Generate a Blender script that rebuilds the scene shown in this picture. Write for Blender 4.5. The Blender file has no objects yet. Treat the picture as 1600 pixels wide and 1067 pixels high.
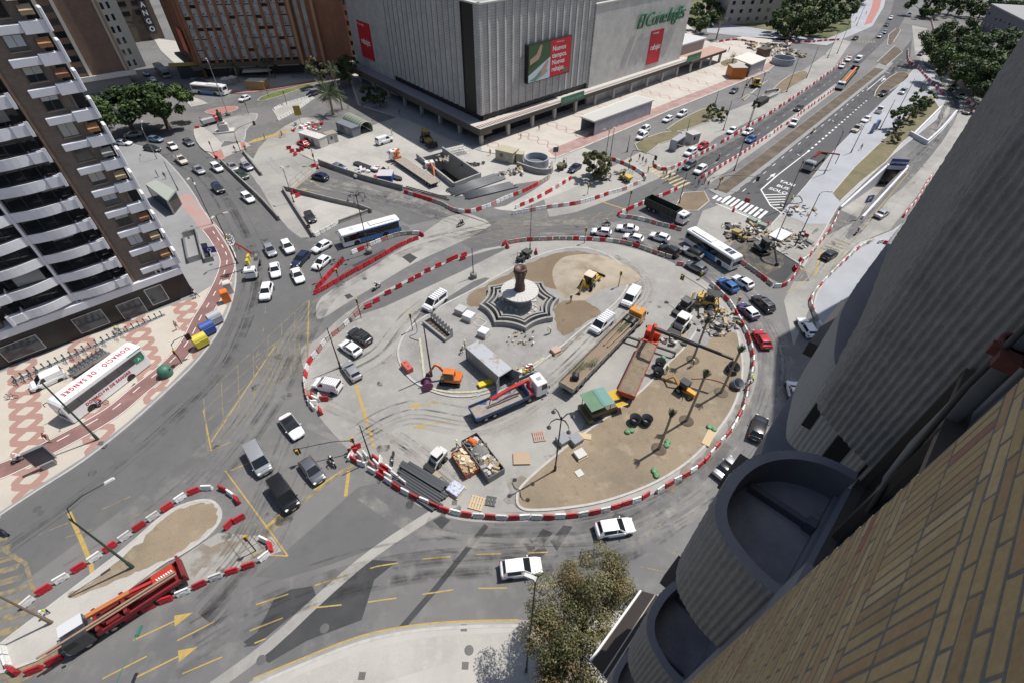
import bpy, bmesh, math, random
from mathutils import Vector, Matrix, Quaternion
import numpy as np
R=math.radians
rnd=random.Random(7)
S=bpy.context.scene
COL=S.collection
# ---------------------------------------------------------------- camera
CF,CP,CR,CH=763.24,R(43.725),R(.522),53.32
fw=Vector((0,math.cos(CP),-math.sin(CP))); rt0=Vector((1,0,0)); up0=rt0.cross(fw)
rt=rt0*math.cos(CR)+up0*math.sin(CR); up=up0*math.cos(CR)-rt0*math.sin(CR)
cd=bpy.data.cameras.new('camera'); cam=bpy.data.objects.new('camera',cd); COL.objects.link(cam)
cd.sensor_width=36; cd.lens=CF/1600*36; cd.clip_start=.05; cd.clip_end=4000
cam.matrix_world=Matrix(((rt.x,up.x,-fw.x,0),(rt.y,up.y,-fw.y,0),(rt.z,up.z,-fw.z,CH),(0,0,0,1)))
S.camera=cam
# ---------------------------------------------------------------- light
SAZ,SEL=R(32.5),R(63)
sd=Vector((math.cos(SEL)*math.cos(SAZ),math.cos(SEL)*math.sin(SAZ),math.sin(SEL)))
W=bpy.data.worlds.new('World'); S.world=W; W.use_nodes=True
nt=W.node_tree; bg=nt.nodes['Background']; sky=nt.nodes.new('ShaderNodeTexSky'); sky.sky_type='NISHITA'
sky.sun_disc=False; sky.sun_elevation=SEL; sky.sun_rotation=R(90)-SAZ; sky.air_density=1.2; sky.dust_density=2.0
nt.links.new(sky.outputs[0],bg.inputs[0]); bg.inputs[1].default_value=.085
sl=bpy.data.lights.new('sun','SUN'); sl.energy=4.7; sl.angle=R(.5); sl.color=(1,.955,.89)
so=bpy.data.objects.new('sun',sl); COL.objects.link(so); so.rotation_euler=sd.to_track_quat('Z','Y').to_euler(); so.location=(0,0,200)
S.view_settings.view_transform='Standard'; S.view_settings.look='None'; S.view_settings.gamma=1; S.view_settings.exposure=.0
# ---------------------------------------------------------------- pixel -> place
def G(u,v,z=0.):
    d=fw+rt*((u-800)/CF)-up*((v-533.5)/CF); k=(z-CH)/d.z
    return Vector((d.x*k,d.y*k,z))
def smooth(pts,n=5,closed=True):
    out=[]; N=len(pts)
    for i in range(N if closed else N-1):
        if closed: a,b,c,d=pts[i-1],pts[i],pts[(i+1)%N],pts[(i+2)%N]
        else: a,b,c,d=pts[max(i-1,0)],pts[i],pts[i+1],pts[min(i+2,N-1)]
        for k in range(n):
            t=k/n
            out.append(.5*((2*b)+(c-a)*t+(2*a-5*b+4*c-d)*t*t+(3*b-a-3*c+d)*t**3))
    if not closed: out.append(pts[-1].copy())
    return out
def PL(px,z=0.,sm=0,closed=False):
    p=[G(u,v,z) for u,v in px]
    return smooth(p,sm,closed) if sm else p
# ---------------------------------------------------------------- materials
MC={}
def _noise(nt,scale,detail=4,rough=.6,pos=None):
    n=nt.nodes.new('ShaderNodeTexNoise'); n.inputs['Scale'].default_value=scale; n.inputs['Detail'].default_value=detail; n.inputs['Roughness'].default_value=rough
    if pos: nt.links.new(pos,n.inputs['Vector'])
    return n
def _mix(nt,a,b,f,mode='MIX'):
    m=nt.nodes.new('ShaderNodeMix'); m.data_type='RGBA'; m.blend_type=mode
    for k,v in ((6,a),(7,b),(0,f)):
        if hasattr(v,'is_output'): nt.links.new(v,m.inputs[k])
        else: m.inputs[k].default_value=(tuple(v)+(1,))[:4] if k else v
    return m.outputs[2]
def _ramp(nt,src,lo,hi):
    r=nt.nodes.new('ShaderNodeMapRange'); r.inputs[1].default_value=lo; r.inputs[2].default_value=hi; nt.links.new(src,r.inputs[0]); return r.outputs[0]
def mat(name,col,rough=.6,metal=0.,spec=.5,coat=0.,var=None,grain=None,bump=None,trans=0.):
    """var=(scale,colour2,lo,hi): patches of a second colour; grain=(scale,amount); bump=(scale,strength)"""
    if name in MC: return MC[name]
    m=bpy.data.materials.new(name); m.use_nodes=True; nt=m.node_tree; b=nt.nodes['Principled BSDF']
    b.inputs['Roughness'].default_value=rough; b.inputs['Metallic'].default_value=metal; b.inputs['Specular IOR Level'].default_value=spec
    if coat: b.inputs['Coat Weight'].default_value=coat; b.inputs['Coat Roughness'].default_value=.05
    geo=nt.nodes.new('ShaderNodeNewGeometry'); c=tuple(col)
    if var or grain or bump: pos=geo.outputs['Position']
    cur=None
    if var:
        vs=var if isinstance(var[0],(tuple,list)) else [var]
        for (sc,c2,lo,hi) in vs:
            n=_noise(nt,sc,5,.62,pos); f=_ramp(nt,n.outputs[0],lo,hi); cur=_mix(nt,cur if cur is not None else c,c2,f)
    if grain:
        n=_noise(nt,grain[0],3,.7,pos); f=_ramp(nt,n.outputs[0],.25,.75)
        g=nt.nodes.new('ShaderNodeMapRange'); g.inputs[3].default_value=1-grain[1]; g.inputs[4].default_value=1+grain[1]; nt.links.new(f,g.inputs[0])
        v=nt.nodes.new('ShaderNodeVectorMath'); v.operation='SCALE'
        if cur is not None: nt.links.new(cur,v.inputs[0])
        else: v.inputs[0].default_value=c[:3]
        nt.links.new(g.outputs[0],v.inputs['Scale']); cur=v.outputs[0]
    if cur is not None: nt.links.new(cur,b.inputs['Base Color'])
    else: b.inputs['Base Color'].default_value=c+(1,)
    if bump:
        n=_noise(nt,bump[0],4,.65,pos); bp=nt.nodes.new('ShaderNodeBump'); bp.inputs['Strength'].default_value=bump[1]; bp.inputs['Distance'].default_value=bump[2] if len(bump)>2 else .05
        nt.links.new(n.outputs[0],bp.inputs['Height']); nt.links.new(bp.outputs[0],b.inputs['Normal'])
    MC[name]=m; return m
# ---------------------------------------------------------------- mesh builder
ZC=[0]
class MB:
    def __init__(s): s.v=[]; s.f=[]; s.m=[]; s.M=Matrix(); s.sm=[]
    def add(s,vs,fs,m=0,smooth=False):
        o=len(s.v); s.v+=[s.M@Vector(v) for v in vs]
        for f in fs: s.f.append([o+i for i in f]); s.m.append(m); s.sm.append(smooth)
        return s
    def box(s,c,d,m=0,rz=0.,rx=0.,ry=0.,taper=1.,tx=None):
        x,y,z=d[0]/2,d[1]/2,d[2]/2; tx=taper if tx is None else tx
        vs=[(-x,-y,-z),(x,-y,-z),(x,y,-z),(-x,y,-z),(-x*tx,-y*taper,z),(x*tx,-y*taper,z),(x*tx,y*taper,z),(-x*tx,y*taper,z)]
        q=Matrix.Translation(c)
        if rz: q=q@Matrix.Rotation(rz,4,'Z')
        if ry: q=q@Matrix.Rotation(ry,4,'Y')
        if rx: q=q@Matrix.Rotation(rx,4,'X')
        return s.add([q@Vector(v) for v in vs],[(0,3,2,1),(4,5,6,7),(0,1,5,4),(1,2,6,5),(2,3,7,6),(3,0,4,7)],m)
    def bb(s,x0,x1,y0,y1,z0,z1,m=0): return s.box(((x0+x1)/2,(y0+y1)/2,(z0+z1)/2),(x1-x0,y1-y0,z1-z0),m)
    def cyl(s,p0,p1,r0,r1=None,n=10,m=0,cap=True,smooth=True):
        r1=r0 if r1 is None else r1; p0=Vector(p0); p1=Vector(p1); q=(p1-p0).to_track_quat('Z','Y'); vs=[]
        for p,r in ((p0,r0),(p1,r1)):
            for i in range(n): a=2*math.pi*i/n; vs.append(p+q@Vector((r*math.cos(a),r*math.sin(a),0)))
        s.add(vs,[(i,(i+1)%n,n+(i+1)%n,n+i) for i in range(n)],m,smooth)
        if cap: s.add(vs,[tuple(range(n-1,-1,-1)),tuple(range(n,2*n))],m)
        return s
    def tube(s,pts,r,n=6,m=0):
        pts=[Vector(p) for p in pts]; rs=r if isinstance(r,(list,tuple)) else [r]*len(pts); vs=[]
        for i,p in enumerate(pts):
            d=(pts[min(i+1,len(pts)-1)]-pts[max(i-1,0)]).normalized(); ref=Vector((0,0,1)) if abs(d.z)<.9 else Vector((1,0,0))
            a=d.cross(ref).normalized(); b=d.cross(a)
            for k in range(n): t=2*math.pi*k/n; vs.append(p+(a*math.cos(t)+b*math.sin(t))*rs[i])
        N=len(pts); fs=[(i*n+k,i*n+(k+1)%n,(i+1)*n+(k+1)%n,(i+1)*n+k) for i in range(N-1) for k in range(n)]
        s.add(vs,fs,m,True); s.add(vs,[tuple(range(n)),tuple(range((N-1)*n,N*n))],m); return s
    def lathe(s,prof,n=16,m=0,c=(0,0,0),smooth=True,a0=0.,a1=2*math.pi):
        vs=[];full=abs(a1-a0-2*math.pi)<1e-6; k=n if full else n+1
        for r,z in prof:
            for i in range(k): a=a0+(a1-a0)*i/n; vs.append((c[0]+r*math.cos(a),c[1]+r*math.sin(a),c[2]+z))
        fs=[(j*k+i,j*k+(i+1)%k,(j+1)*k+(i+1)%k,(j+1)*k+i) for j in range(len(prof)-1) for i in range(n)]
        return s.add(vs,fs,m,smooth)
    def loft(s,rings,m=0,closed=True,cap=True,smooth=True):
        n=len(rings[0]); vs=[v for r in rings for v in r]
        fs=[(j*n+i,j*n+(i+1)%n,(j+1)*n+(i+1)%n,(j+1)*n+i) for j in range(len(rings)-1) for i in range(n if closed else n-1)]
        s.add(vs,fs,m,smooth)
        if cap: s.add(vs,[tuple(range(n-1,-1,-1)),tuple(range((len(rings)-1)*n,len(rings)*n))],m)
        return s
    def prism(s,poly,z0,z1,m=0,mt=None,bottom=False):
        n=len(poly); vs=[(p[0],p[1],z0) for p in poly]+[(p[0],p[1],z1) for p in poly]
        ar=sum(poly[i][0]*poly[(i+1)%n][1]-poly[(i+1)%n][0]*poly[i][1] for i in range(n))
        side=[(i,(i+1)%n,n+(i+1)%n,n+i) if ar>0 else (i,n+i,n+(i+1)%n,(i+1)%n) for i in range(n)]
        s.add(vs,side,m); t=tuple(range(n,2*n)); s.add(vs,[t if ar>0 else t[::-1]],m if mt is None else mt)
        if bottom: t=tuple(range(n)); s.add(vs,[t[::-1] if ar>0 else t],m)
        return s
    def quad(s,a,b,c,d,m=0): return s.add([a,b,c,d],[(0,1,2,3)],m)
    def strip(s,pts,w,z=0.,m=0,off=0.):
        ZC[0]+=1; z+=(ZC[0]%37)*6e-5
        pts=[Vector((p[0],p[1],0)) for p in pts]; vs=[]
        for i,p in enumerate(pts):
            d=(pts[min(i+1,len(pts)-1)]-pts[max(i-1,0)]).normalized(); n=Vector((-d.y,d.x,0))
            vs+=[p+n*(off+w/2)+Vector((0,0,z)),p+n*(off-w/2)+Vector((0,0,z))]
        return s.add(vs,[(2*i,2*i+1,2*i+3,2*i+2) for i in range(len(pts)-1)],m)
    def ribbon(s,pts,w,z0,z1,m=0,off=0.,closed=False):
        """wall of width w along a line"""
        pts=[Vector((p[0],p[1],0)) for p in pts]; N=len(pts); rings=[]
        for i,p in enumerate(pts):
            a=pts[i-1] if (i or closed) else p; b=pts[(i+1)%N] if (i<N-1 or closed) else p
            d=(b-a).normalized(); n=Vector((-d.y,d.x,0)); l=p+n*(off+w/2); r=p+n*(off-w/2)
            rings.append([(l.x,l.y,z0),(r.x,r.y,z0),(r.x,r.y,z1),(l.x,l.y,z1)])
        if closed: rings.append(rings[0])
        return s.loft(rings,m,True,not closed,False)
    def build(s,name,mats,parent=None,bevel=0.,loc=None,rot=None,auto=True,tri=False):
        me=bpy.data.meshes.new(name); me.from_pydata([tuple(v) for v in s.v],[],s.f)
        if not isinstance(mats,(list,tuple)): mats=[mats]
        for m in mats: me.materials.append(m)
        me.polygons.foreach_set('material_index',s.m); me.polygons.foreach_set('use_smooth',s.sm); me.update()
        if bevel or tri or auto:
            bm=bmesh.new(); bm.from_mesh(me)
            if bevel:
                bmesh.ops.remove_doubles(bm,verts=bm.verts,dist=1e-4)
                es=[e for e in bm.edges if len(e.link_faces)==2 and e.calc_face_angle(0)>R(35)]
                bmesh.ops.bevel(bm,geom=es,offset=bevel,segments=1,affect='EDGES',clamp_overlap=True)
            if tri:
                bmesh.ops.triangulate(bm,faces=[f for f in bm.faces if len(f.verts)>4])
            if auto and not tri: bmesh.ops.recalc_face_normals(bm,faces=bm.faces)
            bm.to_mesh(me); bm.free()
        o=bpy.data.objects.new(name,me); COL.objects.link(o)
        if parent: adopt(o,parent)
        if loc is not None: o.location=loc
        if rot is not None: o.rotation_euler=(0,0,rot)
        return o
def tag(o,label=None,cat=None,group=None,kind=None):
    if label: o['label']=label
    if cat: o['category']=cat
    if group: o['group']=group
    if kind: o['kind']=kind
    return o
def empty(name,loc=(0,0,0),rz=0.):
    o=bpy.data.objects.new(name,None); COL.objects.link(o); o.location=loc; o.rotation_euler=(0,0,rz); o.empty_display_size=.3; return o
CHILD={}
def adopt(c,par): c.parent=par; CHILD.setdefault(par.name,[]).append(c)
def dup(o,parent=None,loc=None,rz=None,**kw):
    def rec(src,par):
        c=src.copy(); COL.objects.link(c)
        if par: adopt(c,par)
        for ch in CHILD.get(src.name,()): rec(ch,c)
        return c
    c=rec(o,parent)
    if loc is not None: c.location=loc
    if rz is not None: c.rotation_euler=(0,0,rz)
    tag(c,**kw); return c
def recolor(o,old,new):
    for ch in [o]+[d for d in desc(o)]:
        if ch.type=='MESH':
            for i,sl_ in enumerate(ch.material_slots):
                if sl_.material and sl_.material.name==old: sl_.link='OBJECT'; sl_.material=new
def desc(o):
    r=[]
    for c in CHILD.get(o.name,()): r.append(c); r+=desc(c)
    return r
def struct(name,mb,m,tri=True,**k): return tag(mb.build(name,m,tri=tri,auto=not tri,**k),kind='structure')
def text_mesh(body,size,extrude=0.,shear=0.,bold=0.,align='CENTER',spacing=1.):
    cu=bpy.data.curves.new('t','FONT'); cu.body=body; cu.size=size; cu.extrude=extrude; cu.shear=shear; cu.offset=bold; cu.align_x=align; cu.align_y='CENTER'; cu.space_character=spacing; cu.resolution_u=3
    o=bpy.data.objects.new('t',cu); COL.objects.link(o); bpy.context.view_layer.update()
    me=bpy.data.meshes.new_from_object(o.evaluated_get(bpy.context.evaluated_depsgraph_get())); bpy.data.objects.remove(o); bpy.data.curves.remove(cu)
    return me
def text(name,body,size,m,M,parent=None,fit=None,**k):
    me=text_mesh(body,size,**k)
    if fit:
        xs=[v.co.x for v in me.vertices]; me.transform(Matrix.Diagonal((fit/(max(xs)-min(xs)),1,1,1)))
    me.materials.clear(); me.materials.append(m); me.transform(M)
    o=bpy.data.objects.new(name,me); COL.objects.link(o)
    if parent: adopt(o,parent)
    return o
def frame(o,x,y,z=None):
    """matrix with columns x,y,z at origin o"""
    x=Vector(x).normalized(); y=Vector(y).normalized(); z=x.cross(y) if z is None else Vector(z)
    return Matrix(((x.x,y.x,z.x,o[0]),(x.y,y.y,z.y,o[1]),(x.z,y.z,z.z,o[2]),(0,0,0,1)))
# ================================================================ ground
asph=mat('asphalt_old',(.165,.162,.16),.85,var=[(.05,(.115,.115,.117),.42,.62),(.5,(.20,.197,.19),.5,.8)],grain=(14,.12),bump=(30,.15))
asphd=mat('asphalt_mid',(.115,.115,.118),.85,var=[(.07,(.15,.148,.145),.45,.7),(.6,(.10,.10,.102),.5,.8)],grain=(14,.1),bump=(30,.15))
asphn=mat('asphalt_new',(.062,.063,.07),.8,var=(.06,(.085,.086,.09),.4,.75),grain=(12,.12),bump=(30,.15))
asphp=mat('asphalt_patch',(.042,.044,.047),.85,var=(.4,(.058,.059,.061),.4,.7),grain=(14,.1))
conc=mat('concrete_light',(.42,.405,.375),.85,var=[(.09,(.31,.30,.28),.42,.68),(.8,(.45,.43,.40),.5,.8)],grain=(9,.1),bump=(20,.1))
concr=mat('concrete_road',(.345,.335,.312),.85,var=[(.06,(.235,.23,.22),.40,.66),(.7,(.36,.345,.32),.5,.8)],grain=(10,.12),bump=(20,.1))
concg=mat('concrete_grey',(.27,.272,.275),.85,var=[(.12,(.22,.222,.225),.42,.66)],grain=(9,.08))
concb=mat('paving_bluegrey',(.36,.375,.41),.85,var=(.12,(.30,.31,.335),.4,.7),grain=(9,.08))
gravel=mat('gravel_grey',(.30,.295,.285),.9,var=[(.25,(.22,.215,.21),.4,.65),(2.,(.38,.37,.35),.55,.8)],grain=(22,.2),bump=(18,.5))
soil=mat('soil_tan',(.27,.215,.15),.95,var=[(.10,(.20,.165,.12),.45,.66),(.35,(.33,.275,.20),.55,.72),(1.1,(.19,.145,.10),.58,.75)],grain=(12,.16),bump=(6,.5,.15))
soilb=mat('soil_brown',(.18,.135,.09),.95,var=[(.2,(.22,.175,.12),.45,.7),(.8,(.135,.10,.068),.55,.75)],grain=(12,.14),bump=(6,.4,.1))
soild=mat('soil_dark',(.10,.078,.058),.95,var=[(.3,(.16,.13,.10),.45,.7)],grain=(8,.25),bump=(5,.6,.15))
grassm=mat('dry_grass',(.17,.145,.085),.95,var=[(.25,(.11,.115,.055),.45,.7),(1.2,(.24,.2,.13),.55,.8)],grain=(10,.2),bump=(8,.5))
kerbm=mat('kerb_stone',(.44,.43,.41),.8,var=(.8,(.33,.32,.31),.45,.75),grain=(10,.08))
yel=mat('yellow_line',(.44,.30,.075),.8,var=(2.,(.28,.23,.12),.42,.72)); yel2=mat('yellow_line_worn',(.27,.215,.105),.8,var=(1.2,(.135,.13,.12),.38,.60))
whi=mat('white_line',(.72,.72,.72),.7,var=(2.,(.55,.55,.55),.5,.8)); whd=mat('white_line_worn',(.42,.42,.41),.8,var=(1.5,(.25,.25,.25),.45,.7))
redp=mat('bike_path_red',(.195,.11,.10),.85,var=(.4,(.27,.15,.14),.45,.7),grain=(9,.1))
redt=mat('tactile_red',(.40,.17,.15),.85,var=(.8,(.3,.15,.13),.45,.7))
def wave_mat(name,base,line,per,rows,thick,rot,off=(0,0),soft=.04,blob=0.):
    """paving with wavy bands of red stone that swell into loops, drawn by a wave in the ground plane"""
    if name in MC: return MC[name]
    m=mat(name+'_',base,.85,var=(.15,tuple(c*.86 for c in base),.4,.7),grain=(8,.06)).copy(); m.name=name; MC[name]=m
    nt=m.node_tree; b=nt.nodes['Principled BSDF']; src=b.inputs['Base Color'].links[0].from_socket
    geo=nt.nodes.new('ShaderNodeNewGeometry'); mp=nt.nodes.new('ShaderNodeMapping'); mp.inputs['Rotation'].default_value=(0,0,-rot); nt.links.new(geo.outputs['Position'],mp.inputs['Vector'])
    sx=nt.nodes.new('ShaderNodeSeparateXYZ'); nt.links.new(mp.outputs[0],sx.inputs[0])
    def mth(op,a,bb=0.,c=0.):
        n=nt.nodes.new('ShaderNodeMath'); n.operation=op
        for i,v in enumerate((a,bb,c)):
            if hasattr(v,'is_output'): nt.links.new(v,n.inputs[i])
            else: n.inputs[i].default_value=v
        return n.outputs[0]
    x=mth('ADD',sx.outputs[0],off[0]); y=mth('ADD',sx.outputs[1],off[1])
    w=mth('MULTIPLY',mth('SINE',mth('MULTIPLY',x,2*math.pi/per)),thick[0])
    yy=mth('SUBTRACT',mth('MODULO',mth('ADD',y,rows*500),rows),rows/2)
    d1=mth('ABSOLUTE',mth('SUBTRACT',mth('ABSOLUTE',yy),mth('ADD',mth('ABSOLUTE',w),thick[1]*.4)))
    f=mth('LESS_THAN',d1,mth('ADD',thick[1],mth('MULTIPLY',mth('ABSOLUTE',mth('COSINE',mth('MULTIPLY',x,2*math.pi/per))),blob)))
    mx=_mix(nt,src,line,f); nt.links.new(mx,b.inputs['Base Color']); return m
pavl=wave_mat('paving_waves_left',(.50,.46,.40),(.34,.205,.175),5.2,7.4,(1.25,.36),R(128),(1.0,-.9),blob=.5)
pave=wave_mat('paving_waves_plaza',(.50,.465,.42),(.36,.235,.205),7.6,11.5,(1.5,.16),R(133),(0,0),blob=.12)
pavc=mat('paving_cream',(.60,.55,.47),.85,var=(.2,(.5,.46,.4),.4,.7),grain=(10,.08))
paving=mat('paving_tiles',(.44,.425,.395),.85,var=(.2,(.38,.365,.34),.4,.7),grain=(8,.06))
def sheet(name,px,z,m,sm=0):
    ZC[0]+=1; z+=ZC[0]%60*4e-5
    return struct(name,MB().add([(p.x,p.y,z) for p in PL(px,z,sm,True)],[tuple(range(len(px)*(sm or 1)))]),m)
def ragged(name,px,z,m,amp=.5,sm=6):
    p=PL(px,z,sm,True); q=[]
    for i,v in enumerate(p): a,b=p[i-1],p[(i+1)%len(p)]; d=(b-a).normalized(); q.append(v+Vector((-d.y,d.x,0))*amp*(mn.noise(v*.8)+.6*mn.noise(v*2.3)))
    ZC[0]+=1; return struct(name,MB().add([(v.x,v.y,z+ZC[0]%60*4e-5) for v in q],[tuple(range(len(q)))]),m)
from mathutils import noise as mn
def raised(name,px,h,m,sm=0,kerb=.25,z0=0.,km=None):
    """pavement or island: a slab h high with its own kerb ring standing 2 cm proud"""
    p=PL(px,0,sm,True)
    o=struct(name,MB().prism([(a.x,a.y) for a in p],z0,h,0),[m])
    if kerb: struct('kerb',MB().ribbon(p,kerb,z0,h+.02,0,closed=True),km or kerbm)
    return o
from mathutils.geometry import tessellate_polygon
PIT=[G(652,248),G(692,238),G(751,279),G(710,295)]; RAMP=[G(1312,328),G(1384,263),G(1417,265),G(1346,343)]
def holed(name,outer,holes,z,m):
    allv=[v for L in [outer]+holes for v in L]; tr=tessellate_polygon([[Vector((v[0],v[1],0)) for v in L] for L in [outer]+holes])
    b=MB(); b.add([(v[0],v[1],z) for v in allv],[t if (Vector(allv[t[1]][:2])-Vector(allv[t[0]][:2])).cross(Vector(allv[t[2]][:2])-Vector(allv[t[0]][:2]))>0 else t[::-1] for t in tr]); return struct(name,b,m,tri=False)
holed('road',[(-900,-300),(900,-300),(900,1500),(-900,1500)],[PIT,RAMP],0,asph)
Z=.004
# --- light road concrete (ring floor, works area, temporary lanes)
sheet('roundabout_pavement',[(470,545),(477,585),(486,625),(500,652),(545,702),(600,750),(655,790),(720,812),(800,815),(880,808),(960,790),(1040,762),(1105,720),(1150,668),(1176,615),(1184,570),(1174,520),(1146,475),(1102,440),(1060,415),(1010,395),(955,380),(900,370),(840,370),(790,377),(740,395),(690,412),(640,435),(590,460),(540,490),(495,530)],Z,concr,4)
sheet('temporary_lane_pavement',[(494,494),(502,465),(560,430),(640,380),(690,345),(722,333),(768,352),(720,378),(650,410),(590,445),(540,475),(505,497)],Z,concr,3)
holed('works_area_pavement',PL([(500,255),(455,232),(480,222),(560,205),(600,190),(660,180),(752,215),(800,235),(870,240),(905,228),(955,262),(905,290),(850,312),(800,330),(745,320),(690,322),(650,300),(600,285),(540,275)],0,3,True),[PIT],Z*1.1,conc)
sheet('lane_pavement',[(395,250),(420,215),(470,185),(500,190),(455,232),(500,256),(490,275),(470,290),(455,300),(430,310),(400,285)],Z,concr,2)
sheet('triangle_pavement',[(446,297),(452,299),(520,316),(580,327),(577,333),(500,360),(488,366),(470,335)],Z,conc)
sheet('gap_pavement',[(385,240),(446,292),(490,370),(470,372),(440,350),(405,290),(375,250)],Z,concr)
sheet('service_road',[(955,262),(1000,238),(1100,190),(1200,150),(1290,85),(1310,60),(1330,66),(1300,110),(1200,176),(1120,215),(1070,255),(1000,310),(930,330),(860,345),(850,312),(905,290)],Z,concr)
sheet('right_road',[(1425,40),(1450,45),(1490,95),(1530,160),(1520,200),(1475,260),(1430,310),(1390,360),(1340,380),(1300,420),(1270,470),(1240,540),(1225,470),(1245,430),(1290,370),(1325,352),(1348,345),(1420,267),(1470,192),(1480,165),(1455,120),(1430,85)],Z,concr,0)
sheet('right_road_lane',[(1440,92),(1484,140),(1500,170),(1470,225),(1415,290),(1390,310),(1345,365),(1320,370),(1365,310),(1425,250),(1470,195),(1486,165),(1462,125)],2*Z,asphd,2)
sheet('left_road',[(185,225),(250,200),(300,205),(330,235),(360,275),(440,345),(470,375),(530,375),(620,350),(640,370),(560,420),(490,470),(430,540),(330,680),(250,750),(110,855),(-40,950),(-40,840),(60,770),(200,668),(262,612),(345,512),(368,440),(360,395),(320,330),(270,262),(225,236)],Z,asphd,2)
sheet('upper_road',[(452,303),(500,262),(560,285),(640,310),(700,330),(770,352),(830,345),(900,332),(960,310),(1050,270),(1085,300),(1050,315),(990,340),(900,362),(820,378),(740,392),(720,380),(768,352),(722,334),(640,352),(590,330)],2*Z,asphd)
sheet('works_asphalt',[(690,322),(640,300),(690,305),(750,308),(806,288),(860,280),(830,300),(790,322),(745,330)],2*Z,asphd)
# --- avenue
sheet('avenue_right',[(1112,316),(1130,318),(1150,295),(1210,250),(1290,186),(1372,122),(1400,92),(1425,62),(1422,92),(1418,112),(1395,145),(1340,198),(1290,255),(1250,305),(1215,345),(1195,348)],2*Z,asphn)
sheet('avenue_left',[(1040,285),(1062,266),(1100,245),(1170,208),(1230,165),(1300,112),(1345,80),(1372,52),(1392,20),(1400,-12),(1432,-14),(1416,24),(1402,48),(1384,62),(1345,100),(1290,148),(1200,212),(1118,268),(1086,300),(1060,292)],2*Z,asphn)
sheet('turning_lane',[(1098,335),(1130,318),(1200,350),(1190,365),(1250,400),(1265,440),(1225,440),(1160,395),(1080,360)],Z,asphd)
sheet('avenue_apron',[(1098,330),(1130,318),(1190,345),(1165,360),(1140,385),(1085,362)],2*Z,concr)
sheet('works_lane_asphalt',[(1140,395),(1180,372),(1215,392),(1252,410),(1222,445),(1185,425)],2*Z,asphp)
b=MB().ribbon(PL([(1118,304),(1130,300),(1200,247),(1290,176),(1374,110),(1386,98)]),4.4,0,.13,0); struct('median',b,concg)
b=MB().strip(PL([(1125,300),(1200,244),(1290,174),(1374,108)]),3.2,.15,0); struct('median_soil',b,soild)
raised('median_end',[(1056,322),(1068,302),(1100,300),(1108,315),(1090,330),(1068,330)],.12,soilb)
raised('median_island',[(1370,98),(1398,72),(1410,82),(1384,104)],.15,soild)
raised('median_island',[(1388,55),(1400,45),(1407,48),(1396,66),(1386,72)],.15,soild)
raised('median_island',[(1374,135),(1402,114),(1420,117),(1412,128),(1378,150),(1366,152)],.15,soild,2)
raised('avenue_lay_by_strip',[(1108,288),(1175,240),(1270,170),(1335,118),(1330,113),(1262,164),(1180,224),(1104,280)],.02,concr,0,0)
# --- pavements
raised('pavement_left',[(-60,850),(0,806),(60,766),(130,721),(200,666),(262,610),(312,560),(346,511),(363,470),(369,430),(362,398),(341,362),(318,330),(298,297),(268,260),(238,236),(190,224),(150,230),(40,320),(-180,560)],.14,concg,3)
sheet('pavement_left_paving',[(-60,842),(0,799),(60,759),(130,714),(198,660),(258,606),(308,556),(341,508),(358,470),(364,432),(352,420),(330,447),(300,466),(180,508),(0,582),(-120,640)],.145,pavl,0)
sheet('grey_pavement_left',[(250,340),(300,330),(335,375),(350,415),(330,447),(302,462),(270,420)],.145,concg)
bp=PL([(-20,742),(20,727),(90,692),(170,647),(217,609),(266,569),(296,534),(315,497),(333,467),(348,437),(356,412),(353,395),(339,371),(327,356)],.15,4)
struct('bike_path',MB().strip(bp,3.0,.149),redp)
bp2=PL([(327,356),(312,338),(298,322),(285,306)],.15,3); struct('bike_path_pale',MB().strip(bp2,3.0,.149),mat('bike_path_pale',(.36,.27,.25),.85,var=(.3,(.40,.24,.22),.45,.6)))
raised('pavement_bottom',[(330,1120),(400,1072),(470,1040),(560,1005),(640,987),(720,980),(800,978),(880,980),(960,960),(1040,925),(1110,860),(1170,770),(1200,700),(1240,650),(1300,700),(1200,1000),(900,1200),(300,1200)],.14,paving,3,.3)
sheet('pavement_bottom_smooth',[(420,1075),(480,1048),(570,1014),(650,997),(720,990),(800,987),(860,990),(800,1010),(700,1035),(600,1065),(500,1090)],.145,conc)
struct('gutter',MB().strip(PL([(330,1106),(400,1064),(470,1033),(560,998),(640,981),(720,974),(800,972),(880,973)],0,3),.5,Z*2),concr)
raised('pavement_right',[(1276,460),(1300,425),(1330,395),(1345,380),(1395,362),(1430,330),(1470,280),(1530,200),(1640,300),(1500,420),(1400,560),(1340,700),(1300,720),(1290,600),(1283,540),(1272,490)],.14,concb,2)
raised('pavement_avenue',[(1205,352),(1225,330),(1260,290),(1300,240),(1350,188),(1400,140),(1438,98),(1462,116),(1480,150),(1462,188),(1392,245),(1308,325),(1270,392),(1255,418),(1215,392)],.13,concb)
sheet('works_pavement',[(1180,372),(1225,335),(1262,350),(1300,350),(1255,412),(1220,395)],.135,concr)
raised('verge',[(1300,303),(1335,262),(1395,205),(1440,160),(1455,150),(1468,170),(1440,200),(1408,225),(1384,254),(1345,285),(1312,316)],.16,grassm,0)
raised('plaza_pavement',[(752,237),(700,218),(640,190),(560,165),(545,120),(700,60),(1000,-20),(1110,68),(1160,58),(1240,62),(1218,95),(1200,112),(1050,172),(912,231),(868,248),(815,246),(780,242)],.12,pave,0,.25)
sheet('plaza_shade_paving',[(752,236),(700,217),(640,189),(562,164),(548,120),(600,115),(700,165),(752,200)],.125,concg)  # grey sheet puts the store's shade into the paving colour
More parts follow.
